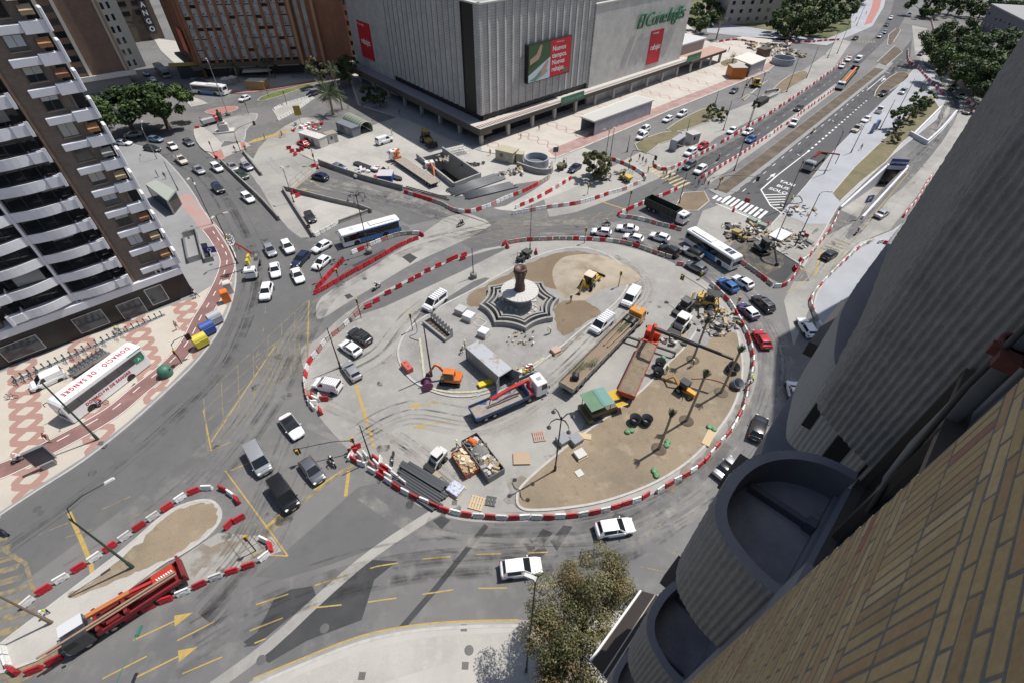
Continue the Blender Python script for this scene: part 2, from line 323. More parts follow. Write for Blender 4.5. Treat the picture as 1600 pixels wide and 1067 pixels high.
sheet('plaza_bike_path',[(868,246),(911,229),(1050,170),(1200,110),(1222,92),(1214,88),(1192,104),(1046,160),(905,216),(856,236)],.126,mat('bike_path_plaza',(.36,.25,.23),.85,var=(.3,(.30,.19,.17),.45,.6)))
raised('park_pavement',[(1105,52),(1200,62),(1290,72),(1330,56),(1362,42),(1380,12),(1386,-12),(1300,-30),(1100,-10)],.12,concb)
sheet('park_bike_path',[(1350,40),(1362,36),(1374,14),(1379,-8),(1366,-8),(1362,12)],.126,redt)
sheet('park_ground',[(1080,30),(1220,50),(1290,62),(1330,45),(1330,-40),(1060,-60)],.13,mat('park_grass',(.08,.10,.035),.95,var=(.15,(.2,.17,.1),.45,.65),grain=(5,.2)))
raised('verge',[(992,226),(1035,208),(1065,207),(1062,216),(1030,226),(1010,241)],.15,grassm,2)
raised('verge',[(1042,203),(1075,182),(1110,168),(1132,178),(1120,186),(1080,201),(1060,206)],.15,grassm,2)
raised('verge',[(1208,140),(1235,118),(1258,112),(1262,122),(1240,135),(1222,146)],.15,soilb,2)
raised('verge',[(1158,155),(1175,145),(1192,130),(1200,126),(1180,142),(1162,158)],.15,grassm)
raised('grass_strip',[(403,157),(425,146),(500,128),(470,140),(415,158)],.15,mat('green_grass',(.10,.14,.03),.95,var=(.3,(.2,.17,.07),.45,.7),grain=(8,.2)),2)
raised('street_pavement',[(395,145),(420,140),(480,128),(545,118),(545,95),(400,100),(300,120),(318,124),(360,146)],.12,conc)
struct('red_path',MB().strip(PL([(360,145),(400,143),(470,132),(550,118)],0,3),2.4,.13),redt)
raised('far_pavement',[(240,60),(275,65),(320,120),(300,125),(252,80)],.12,paving)
# --- traffic islands top left
raised('traffic_island',[(318,200),(340,190),(395,178),(402,182),(398,190),(384,205),(381,222),(350,222),(345,230),(330,225)],.14,gravel,2)
raised('traffic_island',[(304,205),(312,200),(322,205),(345,225),(340,238),(322,238),(308,222)],.3,conc,2)
raised('traffic_island',[(323,238),(381,222),(392,228),(345,250),(335,248)],.14,conc)
raised('traffic_island',[(320,176),(340,170),(365,167),(372,170),(360,176),(335,180)],.14,redt,2)
sheet('tactile_paving',[(328,240),(346,234),(352,250),(340,250)],.145,redt); sheet('tactile_paving',[(375,223),(382,222),(386,233),(378,234)],.145,redt)
raised('traffic_island',[(281,150),(290,148),(315,158),(325,163),(300,168)],.14,conc,0)
raised('traffic_island',[(426,172),(440,165),(486,150),(492,155),(440,182),(436,188)],.14,conc,0)
# --- roundabout islands
isl1=[(622,548),(640,514),(685,482),(735,456),(785,428),(832,404),(872,391),(908,388),(942,396),(968,412),(982,432),(978,452),(962,474),(935,496),(908,516),(872,546),(815,588),(775,609),(735,619),(695,617),(656,602),(632,580)]
raised('roundabout_island',isl1,.14,gravel,4,.3)
ragged('island_soil',[(733,461),(785,434),(832,409),(872,396),(908,393),(942,401),(962,415),(940,440),(900,460),(860,450),(800,440),(760,475),(735,478)],.146,soilb)
ragged('island_soil',[(872,474),(900,468),(925,478),(938,490),(900,514),(880,525),(868,505),(866,488)],.146,soilb)
isl2=[(808,782),(812,764),(835,740),(880,702),(925,668),(968,638),(1005,608),(1040,572),(1072,540),(1096,505),(1112,482),(1130,482),(1146,502),(1156,540),(1160,575),(1155,608),(1143,640),(1120,674),(1088,710),(1048,740),(1000,764),(940,784),(880,794),(832,797),(814,793)]
raised('roundabout_palm_island',isl2,.14,soil,4,.3)
ragged('rubble_pavement',[(1072,530),(1098,492),(1112,478),(1138,484),(1152,520),(1130,512),(1110,530),(1095,545)],.146,gravel)
isl3=[(-60,1060),(0,1008),(60,962),(120,916),(195,858),(255,806),(295,786),(328,782),(344,796),(343,815),(322,840),(280,868),(250,884),(150,960),(60,1030)]
raised('left_island',isl3,.14,conc,3,.3)
ragged('left_island_soil',[(150,905),(210,853),(262,806),(298,790),(326,787),(339,798),(338,813),(318,836),(276,863),(230,884),(190,905),(120,930),(110,925)],.146,soil)
sheet('left_island_works',[(-60,1080),(0,1012),(60,966),(110,930),(200,905),(255,888),(340,832),(425,838),(440,860),(380,885),(300,915),(200,955),(100,1010),(0,1062)],Z*2,concr)
# sand heap beside the fountain
hm=MB(); N=44
c0=G(890,440)
pc=[G(*p) for p in [(868,452),(862,425),(880,403),(925,398),(962,408),(1000,432),(985,446),(945,452),(915,470),(885,470)]]; cc=sum(pc,Vector())/len(pc)
pcs=smooth(pc,4); 
rr=random.Random(3); K=12
from mathutils import noise as mn
for j in range(K+1):
    t=j/K
    for p in pcs:
        q=cc+(p-cc)*t; h=1.15*(1-t**1.6)*(.75+.6*mn.noise(q*.35))+.10*mn.noise(q*1.7)*(1-t)
        hm.v.append(Vector((q.x,q.y,.15+max(h,0)-.03*t)))
n=len(pcs)
for j in range(K):
    for i in range(n): hm.f.append((j*n+i,j*n+(i+1)%n,(j+1)*n+(i+1)%n,(j+1)*n+i)); hm.m.append(0); hm.sm.append(True)
tag(hm.build('sand_heap',mat('sand',(.37,.32,.25),.95,var=[(.3,(.27,.225,.165),.45,.66)],grain=(12,.12),bump=(5,.6,.12))),'spread heap of pale sand beside the backhoe next to the fountain','sand heap',kind='structure')
# --- patches on the asphalt
for i,px in enumerate([[(400,1022),(540,900),(576,874),(621,876),(585,905),(565,968),(480,1000),(420,1035)],[(395,1000),(430,932),(455,920),(488,915),(494,930),(400,1008),(380,1010)],[(380,1002),(470,940),(494,930),(420,985),(390,1010)]]): sheet('asphalt_repair',px,2*Z,asphp)
struct('concrete_seam',MB().strip(PL([(330,1075),(420,1008),(510,925),(585,862),(675,803),(700,790)],0,3),1.1,3*Z),concr)
struct('asphalt_seam',MB().strip(PL([(615,995),(680,920),(720,870),(760,820)]),.6,2*Z),asphp)
struct('asphalt_shade_lane',MB().strip(PL([(640,1000),(560,950)]),.1,0),asphd) if 0 else None
sheet('lane_resurfaced',[(560,760),(600,752),(655,790),(680,800),(600,850),(520,880),(440,905),(400,900),(470,840)],Z,asphd)
for px in [[(834,845),(848,825),(864,832),(850,848)],[(823,868),(850,850),(855,862),(830,880)],[(860,845),(880,820),(895,822),(870,860)],[(676,813),(690,805),(704,812),(690,826)],[(1112,778),(1118,775),(1124,786),(1116,802),(1106,790)],[(628,402),(640,396),(652,403),(641,412)],[(538,462),(546,459),(552,464),(543,468)],[(1060,375),(1066,372),(1070,376)],[(550,415),(600,390),(615,393),(560,425)]]: sheet('asphalt_repair',px,3*Z,asphp)
sheet('asphalt_repair',[(560,478),(700,410),(770,390),(800,385),(720,425),(600,480),(540,500)],2*Z,asphd)
sheet('asphalt_repair',[(645,515),(655,490),(700,465),(740,440),(765,435),(720,470),(690,490)],3*Z,asphd,2)
# ---------------------------------------------------------------- road markings
def lines(name,L,w,m,z=4*Z,dash=None,sm=0):
    b=MB()
    for px in L:
        p=PL(px,0,sm)
        if not dash: b.strip(p,w,z); continue
        on,off=dash; acc=0.; cur=[]; 
        for a,c in zip(p,p[1:]):
            Lg=(c-a).length; n=max(1,int(Lg/.25))
            for k in range(n):
                q=a.lerp(c,k/n); ph=acc%(on+off)
                if ph<on: cur.append(q)
                elif cur:
                    if len(cur)>1: b.strip(cur,w,z)
                    cur=[]
                acc+=Lg/n
        if len(cur)>1: b.strip(cur,w,z)
    return struct(name,b,m,tri=False)
lines('yellow_road_lines',[[(0,1038),(400,1068)],],.1,yel) if 0 else None
lines('yellow_road_lines',[[(395,1060),(470,1029),(560,994),(640,977),(720,970),(810,968)]],.16,yel,sm=3)
lines('yellow_lane_dashes',[[(400,944),(520,905),(590,884),(660,873),(740,866),(860,862)],[(390,985),(480,950),(575,940),(640,931),(720,919),(800,918),(880,912)]],.14,yel,dash=(3.2,2.4))
lines('yellow_lane_dashes',[[(160,1060),(370,953)],[(285,1052),(420,995)]],.13,yel,dash=(3.6,2.4))
lines('yellow_lane_dashes',[[(1000,885),(1040,893)],[(1012,830),(1040,815)],[(1050,865),(1062,860)]],.14,yel2)
lines('yellow_stop_lines',[[(108,800),(128,845),(142,880),(150,930)],[(556,600),(575,665),(585,700)],[(415,825),(445,797)],[(490,765),(560,720)],[(540,775),(545,735)]],.42,yel)
lines('yellow_stop_lines',[[(420,832),(452,798)],[(405,850),(480,778),(555,722)],[(0,855),(40,880),(55,930)]],.38,yel2)
lines('yellow_edge_lines',[[(318,640),(330,704),(360,690)],[(395,720),(360,735)],[(352,735),(400,800),(450,868)],[(395,865),(450,868)],[(430,540),(330,690)],[(483,470),(480,560)]],.16,yel)
def arrow(u0,v0,u1,v1,m=yel,w=.16,hl=.32,hw=.5,z=4*Z):
    a,c=G(u0,v0),G(u1,v1); d=(c-a); L=d.length; d.normalize(); n=Vector((-d.y,d.x,0)); k=c-d*L*hl; b=MB(); b.strip([a,k],w,z)
    b.add([(p.x,p.y,z) for p in (k+n*hw,c,k-n*hw)],[(0,2,1)]); return struct('road_arrow',b,m,tri=False)
arrow(208,1000,302,956,hw=.55); arrow(212,1058,309,1010,hw=.55); arrow(690,628,636,635); arrow(705,656,643,668); arrow(500,300,468,295,hw=.4); arrow(500,291,483,282,hw=.5)
arrow(620,342,636,350) if 0 else None
arrow(1415,296,1431,283,yel2,hw=.5); arrow(1310,358,1322,344,yel2) 
# yellow box junctions
def boxj(name,px,n1,n2,w,m,z=4*Z):
    a,b_,c,d=[G(*p) for p in px]; b=MB()
    for i in range(n1+1): t=i/n1; b.strip([a.lerp(b_,t),d.lerp(c,t)],w,z)
    for i in range(n2+1): t=i/n2; b.strip([a.lerp(d,t),b_.lerp(c,t)],w,z+.001)
    return struct(name,b,m,tri=False)
boxj('yellow_box_marking',[(318,620),(480,470),(480,560),(325,705)],7,4,.12,yel2)
boxj('yellow_box_marking',[(395,560),(484,500),(480,575),(418,605)],5,4,.14,yel2)
boxj('yellow_box_marking',[(690,368),(800,340),(920,338),(760,382)],8,4,.14,yel2)
boxj('yellow_box_marking',[(890,345),(985,322),(965,340),(880,350)],4,2,.13,yel2)
boxj('yellow_box_marking',[(352,840),(395,815),(430,850),(380,880)],3,3,.12,yel2)
boxj('yellow_box_marking',[(455,297),(490,268),(478,262),(452,285)],3,2,.13,yel2)
lines('yellow_stop_lines',[[(458,296),(490,268)],[(935,314),(975,327)],[(1282,390),(1275,428)],[(1247,418),(1275,430)]],.35,yel)
lines('yellow_road_lines',[[(1228,457),(1245,450),(1262,435)],[(1300,420),(1322,393)],[(1345,360),(1420,270)],[(380,243),(440,224)],[(365,240),(455,222)]],.14,yel)
lines('yellow_lane_dashes',[[(355,370),(385,410),(415,480),(400,560)],[(420,365),(470,420),(490,470)],[(395,340),(470,395)],[(600,330),(560,300),(510,290)],[(640,345),(560,310),(500,305)]],.13,yel2,dash=(2.2,3.2),sm=3)
lines('yellow_lane_dashes',[[(100,840),(230,800),(280,770)],[(60,835),(160,795),(220,768)]],.14,yel2,dash=(3,3))
# crossings
def zebra(name,a,b_,n,L,w,m,z=4*Z,ang=None):
    a,b_=G(*a),G(*b_); d=(b_-a).normalized(); nn=Vector((-d.y,d.x,0)) if ang is None else Vector((math.cos(ang),math.sin(ang),0)); B=MB()
    for i in range(n): p=a.lerp(b_,i/(n-1)); B.strip([p-nn*L/2,p+nn*L/2],w,z)
    return struct(name,B,m,tri=False)
av=(G(1354,162)-G(1220,270)); AVE=math.atan2(av.y,av.x)
zebra('white_crossing',(1121,306),(1192,336),11,4.4,.62,whi,ang=AVE)
zebra('yellow_crossing',(-30,850),(14,985),9,5,.7,yel2,ang=R(20)); zebra('yellow_crossing',(30,1060),(75,990),5,5,.7,yel2,ang=R(25))
zebra('yellow_crossing',(392,222),(446,207),10,4.,.65,yel,ang=R(70))
zebra('yellow_crossing',(1022,262),(1068,290),9,5.,.6,mat('yellow_line_pale',(.55,.45,.22),.8,var=(1.,(.3,.28,.2),.4,.7)),ang=AVE-R(8))
zebra('yellow_crossing',(1294,392),(1316,378),5,3.0,.6,yel2,ang=AVE+R(90)); zebra('yellow_crossing',(1340,66),(1366,66),7,5,.7,yel2,ang=AVE+R(20))
# avenue lines
lines('white_lane_lines',[[(1214,275),(1262,238)],[(1118,318),(1199,352)],[(1130,313),(1200,246),(1290,176),(1374,110)],[(1354,142),(1382,119)],[(1374,109),(1392,116)]],.25,whi)
lines('white_lane_dashes',[[(1262,238),(1300,205),(1356,156)]],.45,whi,dash=(1.6,1.3))
lines('white_lane_dashes',[[(1160,300),(1240,232),(1300,185),(1356,136)],[(1150,300),(1210,253)]],.16,whi,dash=(2.2,4))
lines('white_lane_dashes',[[(1095,270),(1170,222),(1260,155),(1320,110),(1370,72)],[(1345,142),(1410,92)],[(1375,140),(1418,92)]],.14,whd,dash=(2.2,4.5))
lines('white_hatching',[[(1189,297),(1204,322),(1222,334)],[(1189,297),(1214,275)]]+[[(1190+(y-297)*.62,y),(1229-(y-304)*.25,y-1)] for y in (305,309,313,317,321,326)],.3,whi)
arrow(1188,272,1200,264,whi,hw=.55) if 0 else None
arrow(1178,275,1191,264,whi,.2,.45,.55); arrow(1198,282,1212,271,whi,.2,.45,.55); arrow(1363,124,1369,119,whi,.25,.45,.6); arrow(1377,128,1384,122,whi,.25,.45,.6)
p=G(1219,296); dx=Vector((math.sin(AVE),-math.cos(AVE),0)); dy=Vector((math.cos(AVE),math.sin(AVE),0))
for i,(tx,uv) in enumerate((('TAXI',(1230,287)),('BUS',(1223,293)),('SOLO',(1216,299)))):
    q=G(*uv,4*Z+.001); tag(text('road_lettering',tx,1.75,whi,frame(q,dx,dy)@Matrix.Diagonal((.95,1.1,1,1)),bold=.02),kind='structure')
# bike path dashes, manholes
lines('bike_path_dashes',[[(90,690),(170,645),(217,607),(266,567),(296,532),(315,495),(333,465),(350,430),(354,398),(330,358)]],.14,whi,z=.153,dash=(1.6,1.6),sm=4)
e1=[Vector((p.x,p.y,0)) for p in bp]
b=MB(); b.strip(e1,.12,.154,0,1.35); b.strip(e1,.12,.154,0,-1.35); struct('bike_path_edge_lines',b,whi,tri=False)
mhm=mat('manhole_iron',(.12,.12,.118),.6,.3,grain=(20,.2))
for i,(u,v,s_) in enumerate([(507,981,.4),(733,1016,.42),(692,806,.0),(408,1030,.4),(725,981,.0),(58,795,.4),(64,801,.0),(570,436,.35),(613,689,.0),(1048,700,.0),(875,690,.0),(872,505,.3),(1015,472,.0),(1030,480,.0),(945,742,.0),(158,693,.0),(163,697,.0),(211,602,.0),(830,490,.3),(566,1056,.0),(727,1040,.0),(1150,768,.4),(1137,640,.0),(848,770,.0),(620,745,.0),(710,785,.0),(330,415,.3),(358,470,.0),(300,355,.0)]):
    p=G(u,v); b=MB(); zz=.012+(.135 if (u,v) in ((733,1016),(725,981),(158,693),(163,697),(211,602),(566,1056),(727,1040),(330,415),(358,470),(300,355)) else .0)
    if s_: b.lathe([(0,zz),(s_,zz),(s_+.06,zz-.004)],14)
    else: b.box((0,0,zz-.01),(.62,.62,.02))
    tag(b.build('manhole_cover',mhm,loc=(p.x,p.y,.001)),kind='structure')

# tyre marks, stains and dust trails lying on the roads
def stain_mat(name,col,den,sc):
    m=mat(name,col,.85); nt=m.node_tree; b=nt.nodes['Principled BSDF']; g=nt.nodes.new('ShaderNodeNewGeometry'); n=_noise(nt,sc,5,.65,g.outputs['Position']); f=_ramp(nt,n.outputs[0],.42,.7); q=nt.nodes.new('ShaderNodeMath'); q.operation='MULTIPLY'; q.inputs[1].default_value=den; nt.links.new(f,q.inputs[0]); nt.links.new(q.outputs[0],b.inputs['Alpha']); return m
tm=stain_mat('tyre_rubber',(.04,.04,.042),.32,.28); dm=stain_mat('dust_pale',(.42,.40,.37),.55,.35); om=stain_mat('oil_stain',(.05,.05,.05),.8,.9)
rt_=random.Random(17)
def marks(name,px,n,spread,w,m,pair=1.5):
    p=PL(px,0,5); b=MB(); N=len(p)
    for i in range(n):
        o=rt_.uniform(-spread,spread); a=rt_.randrange(0,max(1,N*2//3)); c=min(N,a+rt_.randrange(N//4+2,N)); q=[Vector((v.x,v.y,0)) for v in p[a:c]]
        if len(q)<3: continue
        for k in ((0,pair) if pair else (0,)): b.strip(q,w*rt_.uniform(.7,1.4),.020+i*2e-4,0,o+k)
    return struct(name,b,m,tri=False)
LANES=[[(60,940),(200,850),(330,740),(420,620),(470,520),(520,450),(640,385),(780,350)],[(0,880),(150,770),(280,660),(370,560),(410,450),(400,380),(330,270),(240,235)],[(560,770),(660,830),(800,850),(940,835),(1060,790),(1140,720),(1190,630),(1200,540),(1150,460),(1070,400),(960,362),(820,360)],[(250,1060),(420,960),(600,900),(800,880),(960,870),(1080,800)],[(470,660),(430,760),(380,860),(300,950)],[(560,690),(640,650),(760,660),(860,600),(960,500),(1000,440),(900,385)],[(1000,330),(1060,285),(1180,205),(1330,95)],[(1150,320),(1240,240),(1340,155),(1400,95)],[(1250,480),(1310,390),(1400,290),(1480,190),(1440,80)],[(480,640),(600,700),(700,780)],[(420,240),(470,280),(600,310),(720,350)],[(520,600),(600,560),(650,500),(700,460)]]
for L in LANES: marks('tyre_marks',L,7,2.2,.22,tm)
for L in LANES[:5]+LANES[6:10]: marks('worn_lane',L,3,2.5,.9,tm if L is not LANES[9] else dm,0)
for L in LANES[2:3]+LANES[5:6]+LANES[8:12]: marks('dust_trail',L,6,3.5,1.1,dm,0)
for i in range(46):
    L=rt_.choice(LANES); p=PL(L,0,3); v=rt_.choice(p)+Vector((rt_.uniform(-3,3),rt_.uniform(-3,3),0)); r=rt_.uniform(.25,1.1); b=MB(); b.add([(v.x+r*math.cos(k*.7)*rt_.uniform(.5,1.2),v.y+r*math.sin(k*.7)*rt_.uniform(.5,1.2),.026+i*1e-4) for k in range(9)],[tuple(range(9))]); struct('oil_stain',b,om)
gm=stain_mat('dirt_spill',(.26,.215,.16),.85,.45)
for px in ([(960,400),(1000,425),(1010,450),(985,470),(960,440)],[(860,790),(800,790),(800,755),(840,745),(900,800)],[(1040,600),(1010,585),(1060,540),(1090,500),(1120,520),(1080,600)],[(930,505),(905,530),(860,560),(840,545),(880,500)],[(960,655),(900,700),(850,735),(880,690),(930,650)],[(1150,630),(1168,640),(1130,700),(1060,760),(1050,745),(1120,690)],[(330,850),(380,845),(300,900),(200,930),(230,890)],[(1130,380),(1180,365),(1230,390),(1200,430),(1150,410)]): ragged('dirt_spill',px,.03,gm,1.2)
# ================================================================ buildings
def ax(az): return Vector((math.cos(R(az)),math.sin(R(az)),0))
class Fr:
    """frame on a wall: s along it, o inwards, z up"""
    def __init__(s,p,taz,naz): s.p=Vector((p[0],p[1],0)); s.t=ax(taz); s.n=ax(naz); s.M=Matrix(((s.t.x,s.n.x,0,s.p.x),(s.t.y,s.n.y,0,s.p.y),(0,0,1,0),(0,0,0,1)))
    def mb(s): b=MB(); b.M=s.M; return b
    def at(s,a,o,z=0): return s.p+s.t*a+s.n*o+Vector((0,0,z))
def tile_mat(name,col,c2,w,h,mort,az,rough=.7,msize=.02,offset=.5,bumpy=.3,bias=0.):
    if name in MC: return MC[name]
    m=bpy.data.materials.new(name); m.use_nodes=True; nt=m.node_tree; b=nt.nodes['Principled BSDF']; b.inputs['Roughness'].default_value=rough
    geo=nt.nodes.new('ShaderNodeNewGeometry'); mp=nt.nodes.new('ShaderNodeMapping'); mp.vector_type='POINT'; mp.inputs['Rotation'].default_value=(0,0,-R(az)); nt.links.new(geo.outputs['Position'],mp.inputs[0])
    sp=nt.nodes.new('ShaderNodeSeparateXYZ'); nt.links.new(mp.outputs[0],sp.inputs[0]); cb=nt.nodes.new('ShaderNodeCombineXYZ'); nt.links.new(sp.outputs[0],cb.inputs[0]); nt.links.new(sp.outputs[2],cb.inputs[1])
    br=nt.nodes.new('ShaderNodeTexBrick'); br.offset=offset; br.inputs['Scale'].default_value=1; br.inputs['Brick Width'].default_value=w; br.inputs['Row Height'].default_value=h; br.inputs['Mortar Size'].default_value=msize; br.inputs['Bias'].default_value=bias
    br.inputs['Color1'].default_value=tuple(col)+(1,); br.inputs['Color2'].default_value=tuple(c2)+(1,); br.inputs['Mortar'].default_value=tuple(mort)+(1,); nt.links.new(cb.outputs[0],br.inputs[0])
    n=_noise(nt,.35,4,.6,geo.outputs['Position']); f=_ramp(nt,n.outputs[0],.35,.7); g=nt.nodes.new('ShaderNodeMapRange'); g.inputs[3].default_value=.86; g.inputs[4].default_value=1.08; nt.links.new(f,g.inputs[0])
    v=nt.nodes.new('ShaderNodeVectorMath'); v.operation='SCALE'; nt.links.new(br.outputs[0],v.inputs[0]); nt.links.new(g.outputs[0],v.inputs['Scale']); nt.links.new(v.outputs[0],b.inputs['Base Color'])
    bp=nt.nodes.new('ShaderNodeBump'); bp.inputs['Strength'].default_value=bumpy; bp.inputs['Distance'].default_value=.02; bp.invert=True; nt.links.new(br.outputs[1],bp.inputs['Height']); nt.links.new(bp.outputs[0],b.inputs['Normal'])
    MC[name]=m; return m
glass=mat('dark_glass',(.018,.022,.026),.06,spec=.8); black=mat('black_panel',(.012,.012,.014),.4); white=mat('white_render',(.74,.75,.80),.75,var=(.5,(.66,.67,.72),.45,.75))
dark=mat('dark_void',(.02,.02,.022),.8); steel=mat('grey_steel',(.33,.34,.35),.45,.6); alu=mat('aluminium',(.55,.56,.57),.4,.5)
blind=mat('blind_cream',(.42,.41,.38),.7); redb=mat('poster_red',(.52,.015,.03),.5); whitep=mat('white_paint',(.78,.78,.78),.5)
greens=mat('sign_green',(.05,.17,.105),.5)
# ---------------- department store
st=empty('department_store',(0,0,0)); tag(st,'huge windowless department store clad in grey ribbed panels, beside the wavy plaza','department store')
sR=Fr((-8.8,133),43.3,133.3); sL=Fr((-8.8,133),130,40)
o0=2.3
ciR=sR.at(0,0)+sR.n*o0+sR.t*o0  # wall corner
sR2=Fr(ciR,43.3,133.3); sL2=Fr(ciR,130,40)
pan=tile_mat('store_panels',(.47,.465,.455),(.52,.51,.50),1.32,.62,(.21,.21,.205),43.3,msize=.03,offset=0,bumpy=.4)
panl=tile_mat('store_panels_left',(.44,.435,.425),(.49,.48,.47),1.32,.62,(.21,.21,.205),130,msize=.03,offset=0,bumpy=.4)
pan2=tile_mat('store_tiles',(.54,.525,.50),(.57,.555,.53),1.6,.55,(.43,.42,.40),43.3,msize=.02,offset=.5,bumpy=.3)
def folded(fr,s0,s1,z0,z1,m,n,deep=.5,flip=1):
    b=fr.mb(); w=(s1-s0)/n
    for i in range(n):
        a=s0+i*w
        b.add([(a+.09,0,z0),(a+w*.55,deep*.55,z0),(a+w-.09,0,z0),(a+.09,0,z1),(a+w*.55,deep*.55,z1),(a+w-.09,0,z1)],[(0,1,4,3),(1,2,5,4)],0)
        b.bb(a+w-.09,a+w+.09,-.12,.9,z0-.05,z1,1)
    return b
ZT=31.2
b=folded(sR2,0.25,43.3,6.4,ZT,None,16); b.build('facade_panels',[pan,mat('store_fin',(.22,.22,.22),.6)],st)
b=folded(sL2,7.4,46.5,6.4,ZT,None,15); b.bb(46.5,73,0,1,0,ZT,0); b.build('facade_panels',[panl,MC['store_fin']],st)
b=sL2.mb(); b.bb(.1,2.0,-.02,1,6.4,ZT,0); b.build('corner_panel',[panl],st)
b=sL2.mb(); b.bb(2.0,7.4,.25,1.2,6.4,ZT); b.bb(0,46.5,.5,1.5,0,6.4); b.M=sR2.M; b.bb(0.2,43.3,.5,1.5,0,6.4); b.build('black_band',black,st)
b=MB(); A=[ciR+sR2.t*.7+sL2.t*.7,sR2.at(96,.7),sR2.at(96,60),sL2.at(73,60),sL2.at(73,.7)]; b.prism(A,0,ZT-.3); b.build('core',mat('roof_grey',(.28,.27,.27),.9),st)
b=sR2.mb(); b.bb(43.3,94.2,-.5,14,0,26.6,0); b.build('tiled_wall',pan2,st)
b=sR2.mb(); b.bb(43.1,94.5,-.7,.5,26.6,27.0); b.M=sR2.M; b.bb(0,43.2,-.25,.9,ZT,ZT+.35); b.M=sL2.M; b.bb(0,73,-.25,.9,ZT,ZT+.35); b.build('coping',mat('coping',(.5,.49,.47),.7),st)
# canopy with columns
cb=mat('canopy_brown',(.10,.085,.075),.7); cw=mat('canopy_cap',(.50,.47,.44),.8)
b=sR.mb(); b.bb(-1.4,100,-1.3,o0+.4,3.6,4.75,0); b.bb(-1.5,100.2,-1.45,o0+.4,4.75,4.9,1)
for i in range(118): b.bb(-1.0+i*.85,-.55+i*.85,-1.0,-.1,4.9,5.12,1)
b.bb(-1.2,26,-.1,.5,4.9,5.0,2); b.build('canopy',[cb,cw,mat('canopy_red',(.33,.14,.11),.8)],st)
b=sL.mb(); b.bb(-1.3,84,-1.3,o0+.4,2.9,4.73,0); b.bb(-1.3,84,-1.4,o0+.4,4.73,4.88,1); b.build('canopy',[cb,mat('canopy_shade_cap',(.27,.26,.27),.8)],st)  # left cap is a darker copy, shade put into its colour
cm=mat('column_concrete',(.38,.36,.33),.8)
for i,s_ in enumerate([0,9.8,19.3,28.6,38,47.3,56.5,66,75,84,93.3]):
    b=MB(); b.M=Matrix.Translation(sR.at(s_,0)); b.box((0,0,1.8),(1.0,.8,3.6),0,rz=R(43.3)); b.build('column',cm,st,bevel=.04)
for s_ in (10,20,30,40,50,60,70,80):
    b=MB(); b.M=Matrix.Translation(sL.at(s_,0)); b.box((0,0,1.8),(1.0,.8,3.62),0,rz=R(130)); b.build('column',cm,st,bevel=.04)
b=sR2.mb()
for i in range(10): b.bb(2+i*9.3,9+i*9.3,.3,.5,.1,3.5)
b.build('shop_window',glass,st)
# lettering and posters
def wallframe(fr,s_,o,z): return frame(fr.at(s_,o,z),fr.t,(0,0,1),-fr.n)
sg=text('sign_lettering','El Corte Inglés',5.6,greens,wallframe(sR2,76.3,-1.3,20.0),st,extrude=.25,shear=.3,bold=0,spacing=.82)
b=sR2.mb()
for i in range(12): b.bb(67+i*1.8,67.12+i*1.8,-1.1,-.5,19.4,19.52)
b.build('sign_bracket',greens,st)
def poster(fr,s0,s1,z0,z1,o,tx,sz,lab,lines_,sz2=None):
    e=empty('banner',(0,0,0)); tag(e,lab,'banner')
    b=fr.mb(); b.bb(s0,s1,o-.18,o,z0,z1); b.build('panel',redb,e)
    for (x,z,t,q) in lines_: text('lettering',t,q,whitep,wallframe(fr,x,o-.2,z),e,shear=.1 if q>2 else 0,bold=.03,spacing=.9)
    return e
poster(sR2,73.0,80.2,6.4,16.4,-.5,'',0,'tall red sale banner on the tiled wall of the department store',[(76.6,11.4,'rebajas',2.35),(75.6,15.6,'El Corte Inglés',.6),(78.6,7.2,'2020',.5) if 0 else (75.6,15.2,'',.1)])
class FrM(Fr): pass
def wallL(fr,s_,o,z): return frame(fr.at(s_,o,z),-fr.t,(0,0,1),-fr.n)
e=empty('banner'); tag(e,'red sale banner in shade on the left wall of the department store','banner')
b=sL2.mb(); b.bb(58.3,67,-.2,0,8.0,18.6); b.build('panel',redb,e); text('lettering','rebajas',2.5,whitep,wallL(sL2,62.6,-.22,13),e,shear=.1,bold=.03,spacing=.9); text('lettering','El Corte Inglés',.8,whitep,wallL(sL2,64.4,-.22,17.8),e)
e=empty('billboard'); tag(e,'framed billboard half picture, half red, on the ribbed store wall','billboard')
b=sR2.mb(); b.bb(15.6,32.8,-1.3,-.1,11.5,20.9); b.build('frame',black,e)
b=sR2.mb(); b.bb(24.3,32.6,-1.36,-1.3,11.7,20.7); b.build('red_panel',redb,e)
gp=mat('poster_green',(.05,.10,.04),.5); lb=mat('poster_blue',(.52,.62,.70),.5); skin_=mat('poster_skin',(.45,.30,.23),.5)
def plate(fr,o,pts,nm,m,par):
    b=fr.mb(); b.add([(s_,o,z) for s_,z in pts]+[(s_,o+.04,z) for s_,z in pts],[tuple(range(len(pts)))]+[(i,(i+1)%len(pts),len(pts)+(i+1)%len(pts),len(pts)+i) for i in range(len(pts))]); return b.build(nm,m,par)
plate(sR2,-1.36,[(15.9,11.7),(24.25,11.7),(24.25,20.7),(15.9,20.7)],'picture_panel',gp,e)
plate(sR2,-1.41,[(15.9,11.7),(24.25,11.7),(24.25,16.9),(15.9,13.4)],'picture_ground',lb,e)
plate(sR2,-1.45,[(16.3,17.3),(18.6,18.2),(20.2,20.4),(20.9,20.2),(20.3,18.0),(19.6,17.0),(16.3,16.0)],'picture_hand',skin_,e)
plate(sR2,-1.45,[(16.2,12.2),(19.0,13.0),(22.0,15.4),(23.0,16.4),(23.6,16.0),(22.8,14.0),(23.6,13.6),(21.5,12.7),(18.5,11.8)],'picture_hand',skin_,e)
